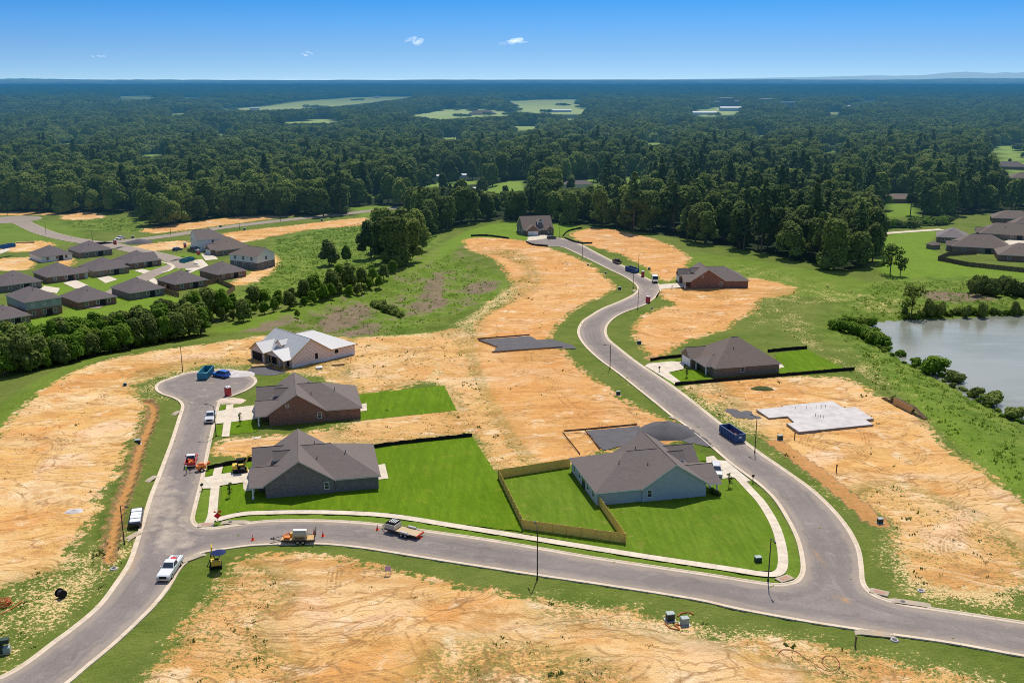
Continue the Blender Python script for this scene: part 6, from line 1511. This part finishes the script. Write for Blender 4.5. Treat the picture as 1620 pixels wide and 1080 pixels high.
YOUNG = with_bark(parts_of(make_sparse(66, 3, .7, 130, .10, LEAF_Y)), BARK)

def tree(name, p, proto, s, label, cat='tree', group=None, rz=None, sz=None):
    t = thing(name, p, random.uniform(0, 6.28) if rz is None else rz, label, cat, group); t.scale = (s, s, sz or s)
    for nm, me in (('trunk', proto[1]), ('crown', proto[0])):
        o = bpy.data.objects.new(nm, me); COL.objects.link(o); o.parent = t
    return t
R3 = random.Random(21)
def jit(s): return s * R3.uniform(.9, 1.12)
# hedge row between the estate and the left bare lot
hedge = [(10,592,9,0),(35,587,10,0),(62,581,8,0),(88,574,7,1),(105,571,6,0),(122,567,7,0),(141,562,7,1),(165,557,7,0),(190,553,7,1),(214,549,8,0),(240,544,8,0),(262,541,8,1),(285,537,8,0),(300,533,9,0),(318,529,8,1),
         (20,560,8,0),(48,556,8,1),(80,552,7,0),(110,548,6,1),(150,542,7,0),(185,536,7,0),(225,530,8,1),(262,524,9,0)]
hedge += [(px + R3.uniform(-5, 5), 600 - px * .222 + R3.uniform(-6, -1), R3.uniform(4.5, 7.5), int(R3.random() < .6)) for px in range(0, 330, 9)] + [(px + R3.uniform(-5, 5), 588 - px * .222 + R3.uniform(-8, 2), R3.uniform(7, 10), int(R3.random() < .45)) for px in range(0, 330, 11)] + [(px + R3.uniform(-4, 4), 512 - (px - 330) * .20 + R3.uniform(-6, 3), R3.uniform(3, 5.5), int(R3.random() < .6)) for px in range(335, 600, 12)]
hg = 'trees of the dense hedge row above the left bare lot'
for px, py, h, br in hedge:
    pr = R3.choice(BRIGHT) if br else R3.choice(DKSM); tree('hedge_tree', G(px, py), pr, jit(h / 9 * 1.1), 'bright green bushy tree in the dense hedge row above the left bare lot' if br else 'dark green bushy tree in the dense hedge row above the left bare lot', group=hg + (' bright' if br else ' dark'))
for px, py, h, br, lb in [(306,512,11,0,'dark broad tree at the upper end of the hedge row, nearest the estate lawn corner'),(332,506,11,0,'tall dark tree beside the tan yard fence end'),(352,503,10,1,'bright tree just right of the tall dark one by the yard fence'),(385,508,7.5,0,'small round tree standing alone on the grass slope right of the hedge row'),(368,496,7,1,'bright bushy tree behind the small round tree'),
                          (402,487,8,0,'dark bushy tree left of the swale grass'),(418,484,6,1,'low bright tree left of the swale grass'),(440,478,4.5,1,'low bright bush on the swale rim'),(462,474,4.5,0,'low dark bush on the swale rim'),(481,477,8,0,'dark pointed tree at the left of the swale tree group'),(497,468,8,1,'bright tree in the swale tree group, behind the pointed dark one'),(514,470,5,0,'low dark bush in the middle of the swale tree group'),
                          (527,464,9,0,'dark tree in the middle of the swale tree group'),(551,459,10,0,'tallest dark tree at the right of the swale tree group'),(540,450,8,1,'bright tree behind the tallest one of the swale group'),(572,452,7,0,'dark tree right of the swale tree group'),(590,446,6,1,'bright tree between swale group and the tall pines'),(607,440,6,0,'dark bush below the tall tree clump'),(622,431,5,1,'bright bush below the tall tree clump'),
                          (521,419,11,0,'dark round tree standing alone in the wild valley meadow'),(549,417,8,1,'paler tree right of the lone round meadow tree'),(470,500,3,1,'small bright bush on the slope above the swale')]:
    pr = R3.choice(BRIGHT) if br else R3.choice(DKSM); tree('bushy_tree', G(px, py), pr, h / 9, lb)
for px, py, h, k, lb in [(587,408,17,0,'dark broad tree at the left of the tall clump beside the green slope'),(606,415,19,1,'tall dark tree in the front of the clump beside the green slope'),(625,420,19,2,'tallest front tree of the clump beside the green slope'),(645,414,18,3,'dark tree at the right of the tall clump'),(656,398,19,4,'dark tree behind the right end of the tall clump'),(632,398,20,0,'dark tree in the back of the tall clump'),(606,396,19,2,'dark tree in the back left of the tall clump')]:
    tree('broadleaf_tree', G(px, py), BROAD[k], h / 15, lb)
for px, py, s_ in [(592,481,.8),(600,484,1.0),(609,488,.9),(617,491,1.1),(626,494,.9),(634,497,.7)]: tree('scrub_bush', G(px, py), R3.choice(BUSHD), s_, 'low dark scrub bush in the wet hollow of the swale', 'bush', 'scrub bushes in the wet hollow')
# pond side
for px, py, h, w, lb in [(1442,497,9.5,0,'wide sparse tree with thin crown on the far pond shore'),(1408,434,11,0,'thin sparse tree before the dark wood right of the lots'),(1424,436,8,1,'second thin sparse tree, right of the taller one by the wood')]:
    tree('sparse_tree', G(px, py), SPARSE[w], h / 8, lb)
for px, py, h, lb in [(1470,500,6,'dark bush at the foot of the sparse pond tree'),(1488,500,5,'narrow dark bush on the far pond shore, right of the sparse tree'),(1528,502,4.5,'small dark conical bush alone on the far pond shore'),(1553,502,5.5,'pair-like dark bush on the far pond shore'),(1606,498,5,'small dark bush on the far pond shore near the picture edge'),(1431,498,3.5,'low dark bush left of the sparse pond tree')]:
    tree('shore_bush', G(px, py), R3.choice(BUSHD), h / 3 * .42, lb, 'bush', sz=h / 3)
for k, (px, py, h) in enumerate([(1322,519,3.2),(1336,523,3.6),(1350,527,3.6),(1363,531,4),(1375,537,4.2),(1386,543,4.4),(1394,547,3.8),(1342,511,3),(1360,514,3),(1378,513,2.8),(1330,514,3)]):
    tree('shore_bush', G(px, py), R3.choice(BUSH), h / 3 * .95, 'bright bush in the thick hedge at the left tip of the pond', 'bush', 'bushes at the left tip of the pond')
for px, py, h, b, lb in [(1478,590,5.2,BUSH,'big round bright bush standing alone on the near pond shore'),(1511,604,3,BUSHD,'grey green bush on the near pond shore below the big round one'),(1544,627,2.6,BUSHD,'small dark bush on the near pond shore, middle of the lower three'),(1568,640,3.4,BUSHD,'grey green bush on the near pond shore, largest of the lower three'),(1606,662,3,BUSHD,'dark reed bush on the near pond shore at the picture edge'),(1448,577,2.2,BUSH,'low bright bush left of the big round shore bush'),(1425,562,2,BUSH,'low bush on the shore between the hedge and the big round bush'),(1402,551,2.4,BUSH,'low bush at the end of the pond tip hedge')]:
    tree('shore_bush', G(px, py), R3.choice(b), h / 3, lb, 'bush')
for k in range(44):
    f = k / 43; px, py = (1432 + 205 * f, 507 - 9 * min(1, f * 3)) ; tree('bank_shrub', G(px + R3.uniform(-2, 2), py - R3.uniform(0, 4)), R3.choice(BUSHD + BUSH), R3.uniform(.28, .55), 'low shrub in the dark fringe along the far pond shore', 'shrub', 'low shrubs along the far pond shore', sz=R3.uniform(.35, .8))
near_ = catmull([(1398, 549), (1420, 562), (1462, 585), (1500, 605), (1540, 628), (1580, 650), (1625, 671)], 8)
for k, (px, py) in enumerate(near_[::2]): tree('bank_shrub', G(px - 4 + R3.uniform(-5, 3), py - 2 + R3.uniform(-3, 4)), R3.choice(BUSHD + BUSH + BUSH), R3.uniform(.25, .5), 'low shrub in the rough fringe along the near pond shore', 'shrub', 'low shrubs along the near pond shore')
for k in range(26):
    f = k / 25; px = 1535 + 105 * f + R3.uniform(-3, 3); py = 462 + R3.uniform(-5, 5) + 4 * f
    tree('row_shrub', G(px, py), R3.choice(BUSHD), R3.uniform(.75, 1.1), 'dark conical shrub in the dense row below the right hand houses', 'shrub', 'shrubs of the dense row below the right hand houses', sz=R3.uniform(1.4, 2.1))
for px, py, lb in [((364), 786, 'thin young tree on the front lawn of the corner house'), (380, 672, 'thin young tree on the front lawn of the red brick house'), (1153, 771, 'small young tree in a mulch bed before the blue grey house'), (1086, 597, 'small young shrub tree on the front lawn of the hipped brick house')]:
    tree('young_tree', G(px, py), YOUNG, 1.0, lb)
for k, (px, py) in enumerate([(1127, 778), (1131, 781), (1135, 783)]): tree('porch_shrub', G(px, py), BUSHD[k % 2], .32, 'small dark shrub beside the porch of the blue grey house', 'shrub', 'shrubs at the porch of the blue grey house')
# hedge bushes along the far edge of the valley lane and wood rim on the right
for k in range(16):
    px = 1400 + k * 6.5; tree('rim_bush', G(px, 362 - k * .6 + R3.uniform(-2, 2)), R3.choice(BUSH + BUSHD), R3.uniform(1.0, 1.6), 'bush in the rough belt above the concrete path on the right', 'bush', 'bushes of the rough belt above the concrete path')

# ------------------------------------------------------------------ woodland
def visible_blocked(x, y):
    """true where a clearing must stay open (also just in front of it, so that trees do not hide it)"""
    out = np.zeros(x.shape, bool); D = np.hypot(x, y)
    for f in FIELDS: out |= sdf(x, y, f, 1.0) > 0
    return out
def headroom(x, y):
    """tallest crown that still leaves the clearing behind in view"""
    lim = np.full(x.shape, 99.0)
    for k in np.arange(1.04, 1.40, .03):
        a = 72 * (1 - 1 / k)
        for f in FIELDS: lim = np.where((sdf(x * k, y * k, f, 1.0) > 0) & (a < lim), a, lim)
    return lim
houses_xy = np.array([(o.location.x, o.location.y) for o in bpy.data.objects if o.type == 'EMPTY' and o.parent is None and o.get('category') in ('house', 'barn', 'shed', 'building')])
def scatter(y0, y1, sp, marg=40):
    xs = np.arange(-.56 * y1 - marg, .56 * y1 + marg, sp); ys = np.arange(y0, y1, sp); X, Y = np.meshgrid(xs, ys); X = X.ravel() + RNG.uniform(-.46, .46, X.size) * sp; Y = Y.ravel() + RNG.uniform(-.46, .46, Y.size) * sp
    m = (np.abs(X) < .545 * Y + marg) & (sdf(X, Y, WOOD, 4) > 1.0); X, Y = X[m], Y[m]
    vb = visible_blocked(X, Y); lone = vb & (RNG.uniform(0, 1, len(X)) < np.where(Y > 1000, .012, .05)) & (Y > 700); LX, LY = X[lone], Y[lone]; X, Y = X[~vb], Y[~vb]
    d = np.min(np.hypot(X[:, None] - houses_xy[None, :, 0] - 6, Y[:, None] - houses_xy[None, :, 1] - 4) , axis=1) if len(X) else X
    m = (d > np.maximum(17, sp * .9)) & (headroom(X, Y) > (4.5 if y1 < 1200 else 8)); X, Y = X[m], Y[m]
    return np.concatenate([X, LX]), np.concatenate([Y, LY])
X1, Y1 = scatter(360, 1000, 9.2)
Z1 = height(X1, Y1)
D1 = np.hypot(X1, Y1); order = np.argsort(D1)
# species: pines dominate the block right of the lots
pine_zone = [flat(*p) for p in [(930, 365), (1340, 440), (1400, 420), (1400, 300), (940, 300)]]; pz2 = [flat(*p) for p in [(1455, 346), (1640, 340), (1640, 300), (1470, 300)]]
pz = (sdf(X1, Y1, pine_zone, 5) > 0) | (sdf(X1, Y1, pz2, 5) > 0); rr = RNG.uniform(0, 1, len(X1)); isp = np.where(pz, rr < .42, rr < .07)
S1 = RNG.uniform(.85, 1.12, len(X1)) + .5 * RNG.uniform(0, 1, len(X1)) ** 2; S1 = np.minimum(S1, headroom(X1, Y1) / np.where(isp, 19, 15) * 1.05); S1 = np.maximum(S1, .35)
def region(x, y, pine):
    k = 'pine' if pine else 'broadleaf tree'; u = x / y
    where = ('left wood behind the valley lane' if u < -.15 else 'middle wood behind the green slope' if u < .03 else 'dark wood behind the upper right lots' if u < .37 else 'wood behind the right hand houses')
    return ('tall dark %s in the ' % k if pine else 'dark green %s in the ' % k) + where, ('pines' if pine else 'broadleaf trees') + ' of the ' + where
ind = np.zeros(len(X1), bool); R4 = random.Random(5)
for kind, lim in ((True, 150), (False, 190)):
    c = 0
    for i in order:
        if bool(isp[i]) != kind: continue
        if c >= lim: break
        c += 1; ind[i] = True; lb, g = region(X1[i], Y1[i], kind)
        pr = R4.choice(PINE) if kind else R4.choice(BROAD); s = float(S1[i])
        tree('pine_tree' if kind else 'broadleaf_tree', (X1[i], Y1[i], Z1[i]), pr, s, lb, group=g, sz=s * R4.uniform(.9, 1.12))

# the rest of the wood: one object, instances of a few crowns and clumps on scattered points
proto_col = bpy.data.collections.new('woodland_prototypes')
protos = []
def add_proto(me): 
    o = bpy.data.objects.new('crown_%02d' % len(protos), me); proto_col.objects.link(o); protos.append(o); return len(protos) - 1
def joined(p):
    me = bpy.data.meshes.new('whole_tree'); c = p[0]; V = [v.co[:] for v in c.vertices]; F = [tuple(q.vertices) for q in c.polygons]; at = [0.0] * len(c.polygons); c.attributes['v'].data.foreach_get('value', at)
    n = len(V); V2 = [v.co[:] for v in p[1].vertices]; F2 = [tuple(i + n for i in q.vertices) for q in p[1].polygons]
    me.from_pydata(V + V2, [], F + F2); a = me.attributes.new('v', 'FLOAT', 'FACE'); a.data.foreach_set('value', at + [0.0] * len(F2)); me.materials.append(c.materials[0]); me.materials.append(p[1].materials[0]); me.polygons.foreach_set('material_index', [0] * len(F) + [1] * len(F2)); return me
ib = [add_proto(joined(p)) for p in BROAD]; ip = [add_proto(joined(p)) for p in PINE]
def clump(seed, n, R_, mat, cards=110, size=1.1):
    rng = np.random.default_rng(seed); bl = []
    for k in range(n):
        a = rng.uniform(0, 2 * PI); r = R_ * math.sqrt(rng.uniform(0, 1)); h = rng.uniform(9, 17); w = rng.uniform(4.4, 7.4)
        bl.append((r * math.cos(a), r * math.sin(a), h * .58, w, w, h * .44)); bl.append((r * math.cos(a) + rng.uniform(-2, 2), r * math.sin(a) + rng.uniform(-2, 2), h * .85, w * .55, w * .55, h * .18))
    return crown_mesh('clump_crown', rng, bl, cards * n, size, mat, .8)
ic = [add_proto(clump(200 + k, 7, 12.5, LEAF_D if k < 5 else LEAF_P, 190, 1.0)) for k in range(6)]
rest = ~ind; PX = [X1[rest]]; PY = [Y1[rest]]; PZ = [Z1[rest]]; SC = [np.stack([S1[rest]] * 3, 1)]; ID = [np.where(isp[rest], np.array(ip)[RNG.integers(0, len(ip), rest.sum())], np.array(ib)[RNG.integers(0, len(ib), rest.sum())])]
for y0, y1, sp, s, sz in ((985, 2400, 19, 1.0, 1.0), (2380, 6000, 36, 1.9, 1.15), (5900, 15000, 110, 5.0, 1.7), (14500, 30000, 330, 14, 3.2)):
    x, y = scatter(y0, y1, sp, 80); n = len(x); u = RNG.uniform(.8, 1.2, n); PX.append(x); PY.append(y); PZ.append(height(x, y)); SC.append(np.stack([s * u, s * u, np.maximum(np.minimum(sz * RNG.uniform(.7, 1.25, n), headroom(x, y) / 16), .45)], 1)); ID.append(np.array(ic)[RNG.integers(0, len(ic), n)])
PX, PY, PZ, SC, ID = [np.concatenate(a) for a in (PX, PY, PZ, SC, ID)]
# single trees along field edges and gardens
print('WOOD points', len(PX), 'individual', ind.sum())
me = bpy.data.meshes.new('woodland'); me.vertices.add(len(PX)); me.vertices.foreach_set('co', np.stack([PX, PY, PZ], 1).astype(np.float32).ravel())
a = me.attributes.new('idx', 'INT', 'POINT'); a.data.foreach_set('value', ID.astype(np.int32)); a = me.attributes.new('scl', 'FLOAT_VECTOR', 'POINT'); a.data.foreach_set('vector', SC.astype(np.float32).ravel())
a = me.attributes.new('rotz', 'FLOAT', 'POINT'); a.data.foreach_set('value', RNG.uniform(0, 6.28, len(PX)).astype(np.float32)); me.update()
wo = bpy.data.objects.new('woodland', me); link(wo); tag(wo, 'dense dark woodland stretching to the horizon', 'woodland', None, 'stuff')
ng = bpy.data.node_groups.new('woodland_nodes', 'GeometryNodeTree'); ng.interface.new_socket('Geometry', in_out='INPUT', socket_type='NodeSocketGeometry'); ng.interface.new_socket('Geometry', in_out='OUTPUT', socket_type='NodeSocketGeometry')
N, L = ng.nodes, ng.links; gi = N.new('NodeGroupInput'); go = N.new('NodeGroupOutput'); ci = N.new('GeometryNodeCollectionInfo'); ci.inputs['Collection'].default_value = proto_col; ci.inputs['Separate Children'].default_value = True; ci.inputs['Reset Children'].default_value = True
io = N.new('GeometryNodeInstanceOnPoints'); io.inputs['Pick Instance'].default_value = True
def named(nm, ty):
    q = N.new('GeometryNodeInputNamedAttribute'); q.data_type = ty; q.inputs['Name'].default_value = nm; return [s for s in q.outputs if s.enabled and s.name == 'Attribute'][0]
cx = N.new('ShaderNodeCombineXYZ'); L.new(named('rotz', 'FLOAT'), cx.inputs[2]); L.new(cx.outputs[0], io.inputs['Rotation']); L.new(named('idx', 'INT'), io.inputs['Instance Index']); L.new(named('scl', 'FLOAT_VECTOR'), io.inputs['Scale'])
L.new(gi.outputs[0], io.inputs['Points']); L.new(ci.outputs[0], io.inputs['Instance']); L.new(io.outputs[0], go.inputs[0]); wo.modifiers.new('scatter', 'NODES').node_group = ng

# trees standing singly in the farm clearing and the garden lawns
for k, (px, py, h, lb) in enumerate([(762,309,12,'round tree on the lawn in the middle clearing'),(846,303,17,'dark pointed tree in the middle clearing'),(872,304,15,'big round tree at the right of the middle clearing'),(800,313,8,'dark shrub mass in the middle clearing'),(903,303,10,'round tree beside the small grey house in the clearing'),(700,300,12,'tree at the left of the middle clearing'),(1440,341,19,'tall pine at the left end of the row above the right hand houses'),(1460,343,20,'tall pine, second from the left in the row above the right hand houses')]):
    tree('broadleaf_tree' if h < 18 else 'pine_tree', G(px, py), (BROAD[k % 5] if h < 18 else PINE[k % 4]), h / (15 if h < 18 else 19), lb)

# ------------------------------------------------------------------ small plants on the ground
def blades(name, X, Y, h, w, mat, per=4, seed=1, label=None, zoff=0):
    rng = np.random.default_rng(seed); n = len(X); Z = gz(X, Y) + zoff
    C = np.repeat(np.stack([X, Y, Z], 1), per, 0); m = len(C); hh = np.repeat(h, per) * rng.uniform(.6, 1.2, m); ww = np.repeat(w, per) * rng.uniform(.6, 1.2, m)
    C[:, :2] += rng.normal(size=(m, 2)) * (np.repeat(w, per) * .55)[:, None]; a = rng.uniform(0, 6.28, m); d = np.stack([np.cos(a), np.sin(a), np.zeros(m)], 1); tip = C.copy(); tip[:, 2] += hh; tip[:, :2] += rng.normal(size=(m, 2)) * (hh * .45)[:, None]
    b = C.copy(); b[:, 2] -= .15; V = np.stack([b - d * ww[:, None] * .5, b + d * ww[:, None] * .5, tip], 1).reshape(-1, 3); F = np.arange(3 * m).reshape(m, 3)
    me = np_mesh(name, V, F, mat, {'v': ('FACE', rng.uniform(0, 1, m))}); o = bpy.data.objects.new(name, me); link(o); tag(o, label, 'weeds' if 'weed' in name else 'tall grass', None, 'stuff'); return o
def pts_in(polys, dens, seed, road=True):
    rng = np.random.default_rng(seed); ox, oy = [], []
    for a, px in polys:
        w = [tuple(G(*p)[:2]) for p in px]; xs = [p[0] for p in w]; ys = [p[1] for p in w]; n = int((max(xs) - min(xs)) * (max(ys) - min(ys)) * dens * a)
        x = rng.uniform(min(xs), max(xs), n); y = rng.uniform(min(ys), max(ys), n); m = sdf(x, y, w, 1) > 0
        # clumping
        c = np.sin(x * .55 + 2.1 * np.sin(y * .31)) * np.sin(y * .47 + 1.7 * np.sin(x * .23)) + .4 * np.sin(x * 1.9 + y * 1.3); m &= c > rng.uniform(-.9, .7, n); ox.append(x[m]); oy.append(y[m])
    X, Y = np.concatenate(ox), np.concatenate(oy); m = sdf(X, Y, ROADW, 2) < -.4; return X[m], Y[m]
TUFT = leaf_mat('weed_leaves', (.06, .10, .015), (.16, .20, .05), .45); TALL = leaf_mat('tall_grass_leaves', (.10, .18, .015), (.22, .31, .04), .45)
X, Y = pts_in(patch_px + [(.07, dirt_px[0]), (.09, dirt_px[6]), (.10, dirt_px[7]), (.05, dirt_px[2])], .9, 3); rg = np.random.default_rng(8)
sz = rg.gamma(2.0, .06, len(X)) + .07; print('weeds', len(X)); blades('weeds', X, Y, sz * .8, sz * 1.3, TUFT, 6, 2, 'small green weed tufts scattered over the bare lots')
X, Y = pts_in(wild_px + [(.6, [(1340,600),(1440,650),(1560,740),(1620,790),(1640,720),(1480,630),(1390,560)])], .75, 5); X, Y = X[sdf(X, Y, POND, 3) < -.3], Y[sdf(X, Y, POND, 3) < -.3]
sz = rg.uniform(.18, .5, len(X)); print('tall', len(X)); blades('tall_grass', X, Y, sz * 1.1, sz * 1.1, TALL, 5, 4, 'rough tall grass and herbs on the valley meadow and the pond bank')

# wheel ruts pressed into the soil
def rut_mat():
    t = NT('wheel_ruts'); p = t.pos(); n = t.noise(p, .7, 4, .65); n2 = t.noise(p, 4, 3, .7); c = t.mix(n2, rgb(.30, .155, .055), rgb(.48, .29, .12)); f = t.math('MULTIPLY', t.step(n, .40, .62, 0, .62), t.step(n2, .3, .65, .25, 1))
    tr = t.n('BsdfTransparent'); mx = t.n('MixShader'); t.L.new(f, mx.inputs[0]); t.L.new(tr.outputs[0], mx.inputs[1]); t.L.new(t.bsdf(c, .95, .05), mx.inputs[2]); return t.done(mx.outputs[0])
def ruts():
    r = random.Random(31); V, F = [], []
    polys = [(k, catmull([tuple(G(*p)[:2]) for p in dirt_px[k]], 3, True), n) for k, n in ((0, 34), (1, 12), (2, 20), (4, 10), (5, 18), (6, 30), (7, 40))]
    for k, w, n in polys:
        xs = [p[0] for p in w]; ys = [p[1] for p in w]; done = 0; tries = 0
        while done < n and tries < n * 12:
            tries += 1; x, y = r.uniform(min(xs), max(xs)), r.uniform(max(min(ys), 100), max(ys))
            if sdf(np.array([x]), np.array([y]), w, 2)[0] < 1.5: continue
            done += 1; a = r.choice([.22, .22, 1.78, 1.78 + PI, .22 + PI]) + r.gauss(0, .35); curv = r.choice([r.gauss(0, .02), r.choice([-1, 1]) * r.uniform(.08, .3)]); L_ = r.uniform(6, 26); pts = []
            for i in range(int(L_ / .6)): pts.append((x, y, a)); x += .6 * math.cos(a); y += .6 * math.sin(a); a += curv * .6 + r.gauss(0, .015)
            P = np.array(pts); ok = sdf(P[:, 0], P[:, 1], w, 3) > .8
            for off in ((-.85, .85) if r.random() < .75 else (-1.0, -.35, .35, 1.0)):
                wd = r.uniform(.12, .24); X = P[:, 0] - off * np.sin(P[:, 2]); Y = P[:, 1] + off * np.cos(P[:, 2]); ax, ay = X + wd * np.sin(P[:, 2]), Y - wd * np.cos(P[:, 2]); bx, by = X - wd * np.sin(P[:, 2]), Y + wd * np.cos(P[:, 2]); za = gz(ax, ay) + .03; zb = gz(bx, by) + .03; b0 = len(V)
                for i in range(len(P)): V += [(ax[i], ay[i], za[i]), (bx[i], by[i], zb[i])]
                for i in range(len(P) - 1):
                    if ok[i] and ok[i + 1]: F.append((b0 + 2 * i, b0 + 2 * i + 1, b0 + 2 * i + 3, b0 + 2 * i + 2))
    me = np_mesh('wheel_ruts', np.array(V), np.array(F), rut_mat()); o = bpy.data.objects.new('wheel_ruts', me); link(o); struct(o)
ruts()

# ------------------------------------------------------------------ far hills and clouds
def hills(name, pts, y, col, depth=3000):
    V = []; F = []
    for px, top in pts:
        u = (px - CX) / FOC; x = u * y / CP * .965; v = (top - CY) / FOC; z = CAM_H - (SP + v * CP) * (y / (CP - v * SP)); V += [(x, y, -300), (x, y, z), (x, y + depth, z * .6), (x, y + depth, -300)]
    for i in range(len(pts) - 1): F += [(4 * i + k, 4 * i + 4 + k, 4 * i + 5 + k, 4 * i + 1 + k) for k in range(3)]
    mb = MB(); mb.add(V, F); return struct(mb.build(name, M(name + '_cover', col, .95, .05, 0, .2, .001)))
rh_ = random.Random(3)
def prof(pts, n=6, a=.25):
    c = catmull(pts, n); return [(x, y + rh_.uniform(-a, a)) for x, y in c]
hills('hills', prof([(560,127.5),(700,126.8),(900,125.6),(1100,125),(1300,121.5),(1360,119.5),(1400,120),(1440,119),(1470,115.8),(1500,113.8),(1525,114.8),(1550,116.2),(1565,114.5),(1580,115.5),(1600,114),(1640,115),(1700,118),(1760,122)]), 34000, (.05, .07, .05))
hills('ridge', prof([(-80,126),(0,125.5),(60,124.4),(110,125.2),(180,126.2),(260,126),(400,126.6),(600,126.4),(800,126.2),(1000,126.6),(1200,125.8),(1400,126),(1480,124.5),(1540,124),(1620,124.8),(1760,126)], 8, .35), 17000, (.02, .035, .02), 2000)
def cloud_mat():
    t = NT('cloud_vapour'); p = t.obj(); n = t.noise(p, .012, 5, .65); lw = t.n('LayerWeight'); lw.inputs['Blend'].default_value = .45
    f = t.math('MULTIPLY', t.step(n, .36, .62), t.step(lw.outputs['Facing'], .75, .15)); d = t.n('BsdfDiffuse'); d.inputs[0].default_value = (.9, .9, .92, 1); e = t.n('Emission'); e.inputs[0].default_value = (.62, .76, .92, 1); e.inputs[1].default_value = .55
    a = t.n('AddShader'); t.L.new(d.outputs[0], a.inputs[0]); t.L.new(e.outputs[0], a.inputs[1]); tr = t.n('BsdfTransparent'); mx = t.n('MixShader'); t.L.new(t.math('MULTIPLY', f, .55), mx.inputs[0]); t.L.new(tr.outputs[0], mx.inputs[1]); t.L.new(a.outputs[0], mx.inputs[2]); return t.done(mx.outputs[0], False)
CLOUD = cloud_mat()
for (px, py, w, h, n, lb) in [(655, 67, 190, 90, 9, 'small puffy white cloud left of centre'), (815, 65, 260, 75, 11, 'wispy white cloud with a tail above the centre'), (484, 86, 130, 50, 5, 'faint thin cloud wisp left of the puffy one'), (158, 90, 120, 45, 4, 'faintest cloud wisp at the upper left')]:
    y = 12000; v = (py - CY) / FOC; dd = y / (CP - v * SP); loc = ((px - CX) / FOC * dd, y, CAM_H - (SP + v * CP) * dd); r = random.Random(px); V, F, = [], []; mb = MB()
    bl = [(r.gauss(0, w * .28), r.gauss(0, 30), r.gauss(0, h * .22), w * r.uniform(.16, .3), 50, h * r.uniform(.18, .34)) for _ in range(n)]
    HV, HF = hull(bl, 1.0); me = np_mesh('cloud', HV, HF, CLOUD, None, True); o = bpy.data.objects.new('cloud', me); link(o); o.location = loc; tag(o, lb, 'cloud')

# ------------------------------------------------------------------ light, sky, camera
SUN_AZ, SUN_EL = math.radians(12), math.radians(60)
w = bpy.data.worlds.new('World'); scene.world = w; w.use_nodes = True; N, L = w.node_tree.nodes, w.node_tree.links; N.clear()
sky = N.new('ShaderNodeTexSky'); sky.sky_type = 'NISHITA'; sky.sun_disc = False; sky.sun_elevation = SUN_EL; sky.sun_rotation = SUN_AZ; sky.altitude = 100; sky.air_density = 1.0; sky.dust_density = .6; sky.ozone_density = 1.6
# the low band of sky is read a little higher up, so that it deepens to blue as quickly as on the day
tc = N.new('ShaderNodeTexCoord'); sx = N.new('ShaderNodeSeparateXYZ'); L.new(tc.outputs['Generated'], sx.inputs[0])
ml = N.new('ShaderNodeMath'); ml.operation = 'MULTIPLY'; L.new(sx.outputs[2], ml.inputs[0]); ml.operation = 'MULTIPLY_ADD'; ml.inputs[1].default_value = 5.0; ml.inputs[2].default_value = .16
cb = N.new('ShaderNodeCombineXYZ'); L.new(sx.outputs[0], cb.inputs[0]); L.new(sx.outputs[1], cb.inputs[1]); L.new(ml.outputs[0], cb.inputs[2]); nz = N.new('ShaderNodeVectorMath'); nz.operation = 'NORMALIZE'; L.new(cb.outputs[0], nz.inputs[0]); L.new(nz.outputs[0], sky.inputs['Vector'])
mr = N.new('ShaderNodeMapRange'); L.new(sx.outputs[2], mr.inputs['Value']); mr.inputs['From Min'].default_value = 0; mr.inputs['From Max'].default_value = .4
cr = N.new('ShaderNodeValToRGB'); L.new(mr.outputs[0], cr.inputs[0]); cr.color_ramp.elements[0].color = (1.0, 1.0, 1.0, 1); cr.color_ramp.elements[1].color = (1, 1, 1, 1); cr.color_ramp.elements[1].position = .7
for q, cc in ((.0, (.72, .82, .80, 1)), (.08, (.52, .78, .88, 1)), (.13, (.36, .76, .98, 1)), (.19, (.17, .66, 1.0, 1)), (.3, (.4, .9, 1.1, 1))): e = cr.color_ramp.elements.new(q); e.color = cc
tn = N.new('ShaderNodeMix'); tn.data_type = 'RGBA'; tn.blend_type = 'MULTIPLY'; tn.inputs[0].default_value = 1; L.new(sky.outputs[0], tn.inputs[6]); L.new(cr.outputs[0], tn.inputs[7])
bg = N.new('ShaderNodeBackground'); bg.inputs['Strength'].default_value = .15; out = N.new('ShaderNodeOutputWorld'); L.new(tn.outputs[2], bg.inputs['Color']); L.new(bg.outputs[0], out.inputs['Surface'])
sl = bpy.data.lights.new('Sun', 'SUN'); sl.energy = 4.7; sl.angle = math.radians(.5); sl.color = (1, .94, .84); so = bpy.data.objects.new('Sun', sl); link(so)
d = Vector((math.sin(SUN_AZ) * math.cos(SUN_EL), math.cos(SUN_AZ) * math.cos(SUN_EL), math.sin(SUN_EL))); so.rotation_euler = d.to_track_quat('Z', 'Y').to_euler(); so.location = (0, 0, 200)
cam = bpy.data.cameras.new('Camera'); co = bpy.data.objects.new('Camera', cam); link(co); co.location = (0, 0, CAM_H); co.rotation_euler = (PI / 2 - PITCH, 0, 0); cam.sensor_width = 36; cam.lens = FOC / 1620 * 36; cam.clip_start = 1; cam.clip_end = 90000; scene.camera = co
scene.view_settings.view_transform = 'Standard'; scene.view_settings.look = 'None'; scene.view_settings.exposure = 0; scene.view_settings.gamma = 1
scene.render.engine = 'CYCLES'; scene.cycles.max_bounces = 5; scene.cycles.diffuse_bounces = 2; scene.cycles.glossy_bounces = 2; scene.cycles.transparent_max_bounces = 12; scene.cycles.use_denoising = False; scene.cycles.caustics_reflective = False; scene.cycles.caustics_refractive = False
scene.cycles.filter_width = 1.0
scene.render.resolution_x, scene.render.resolution_y = 1024, 682
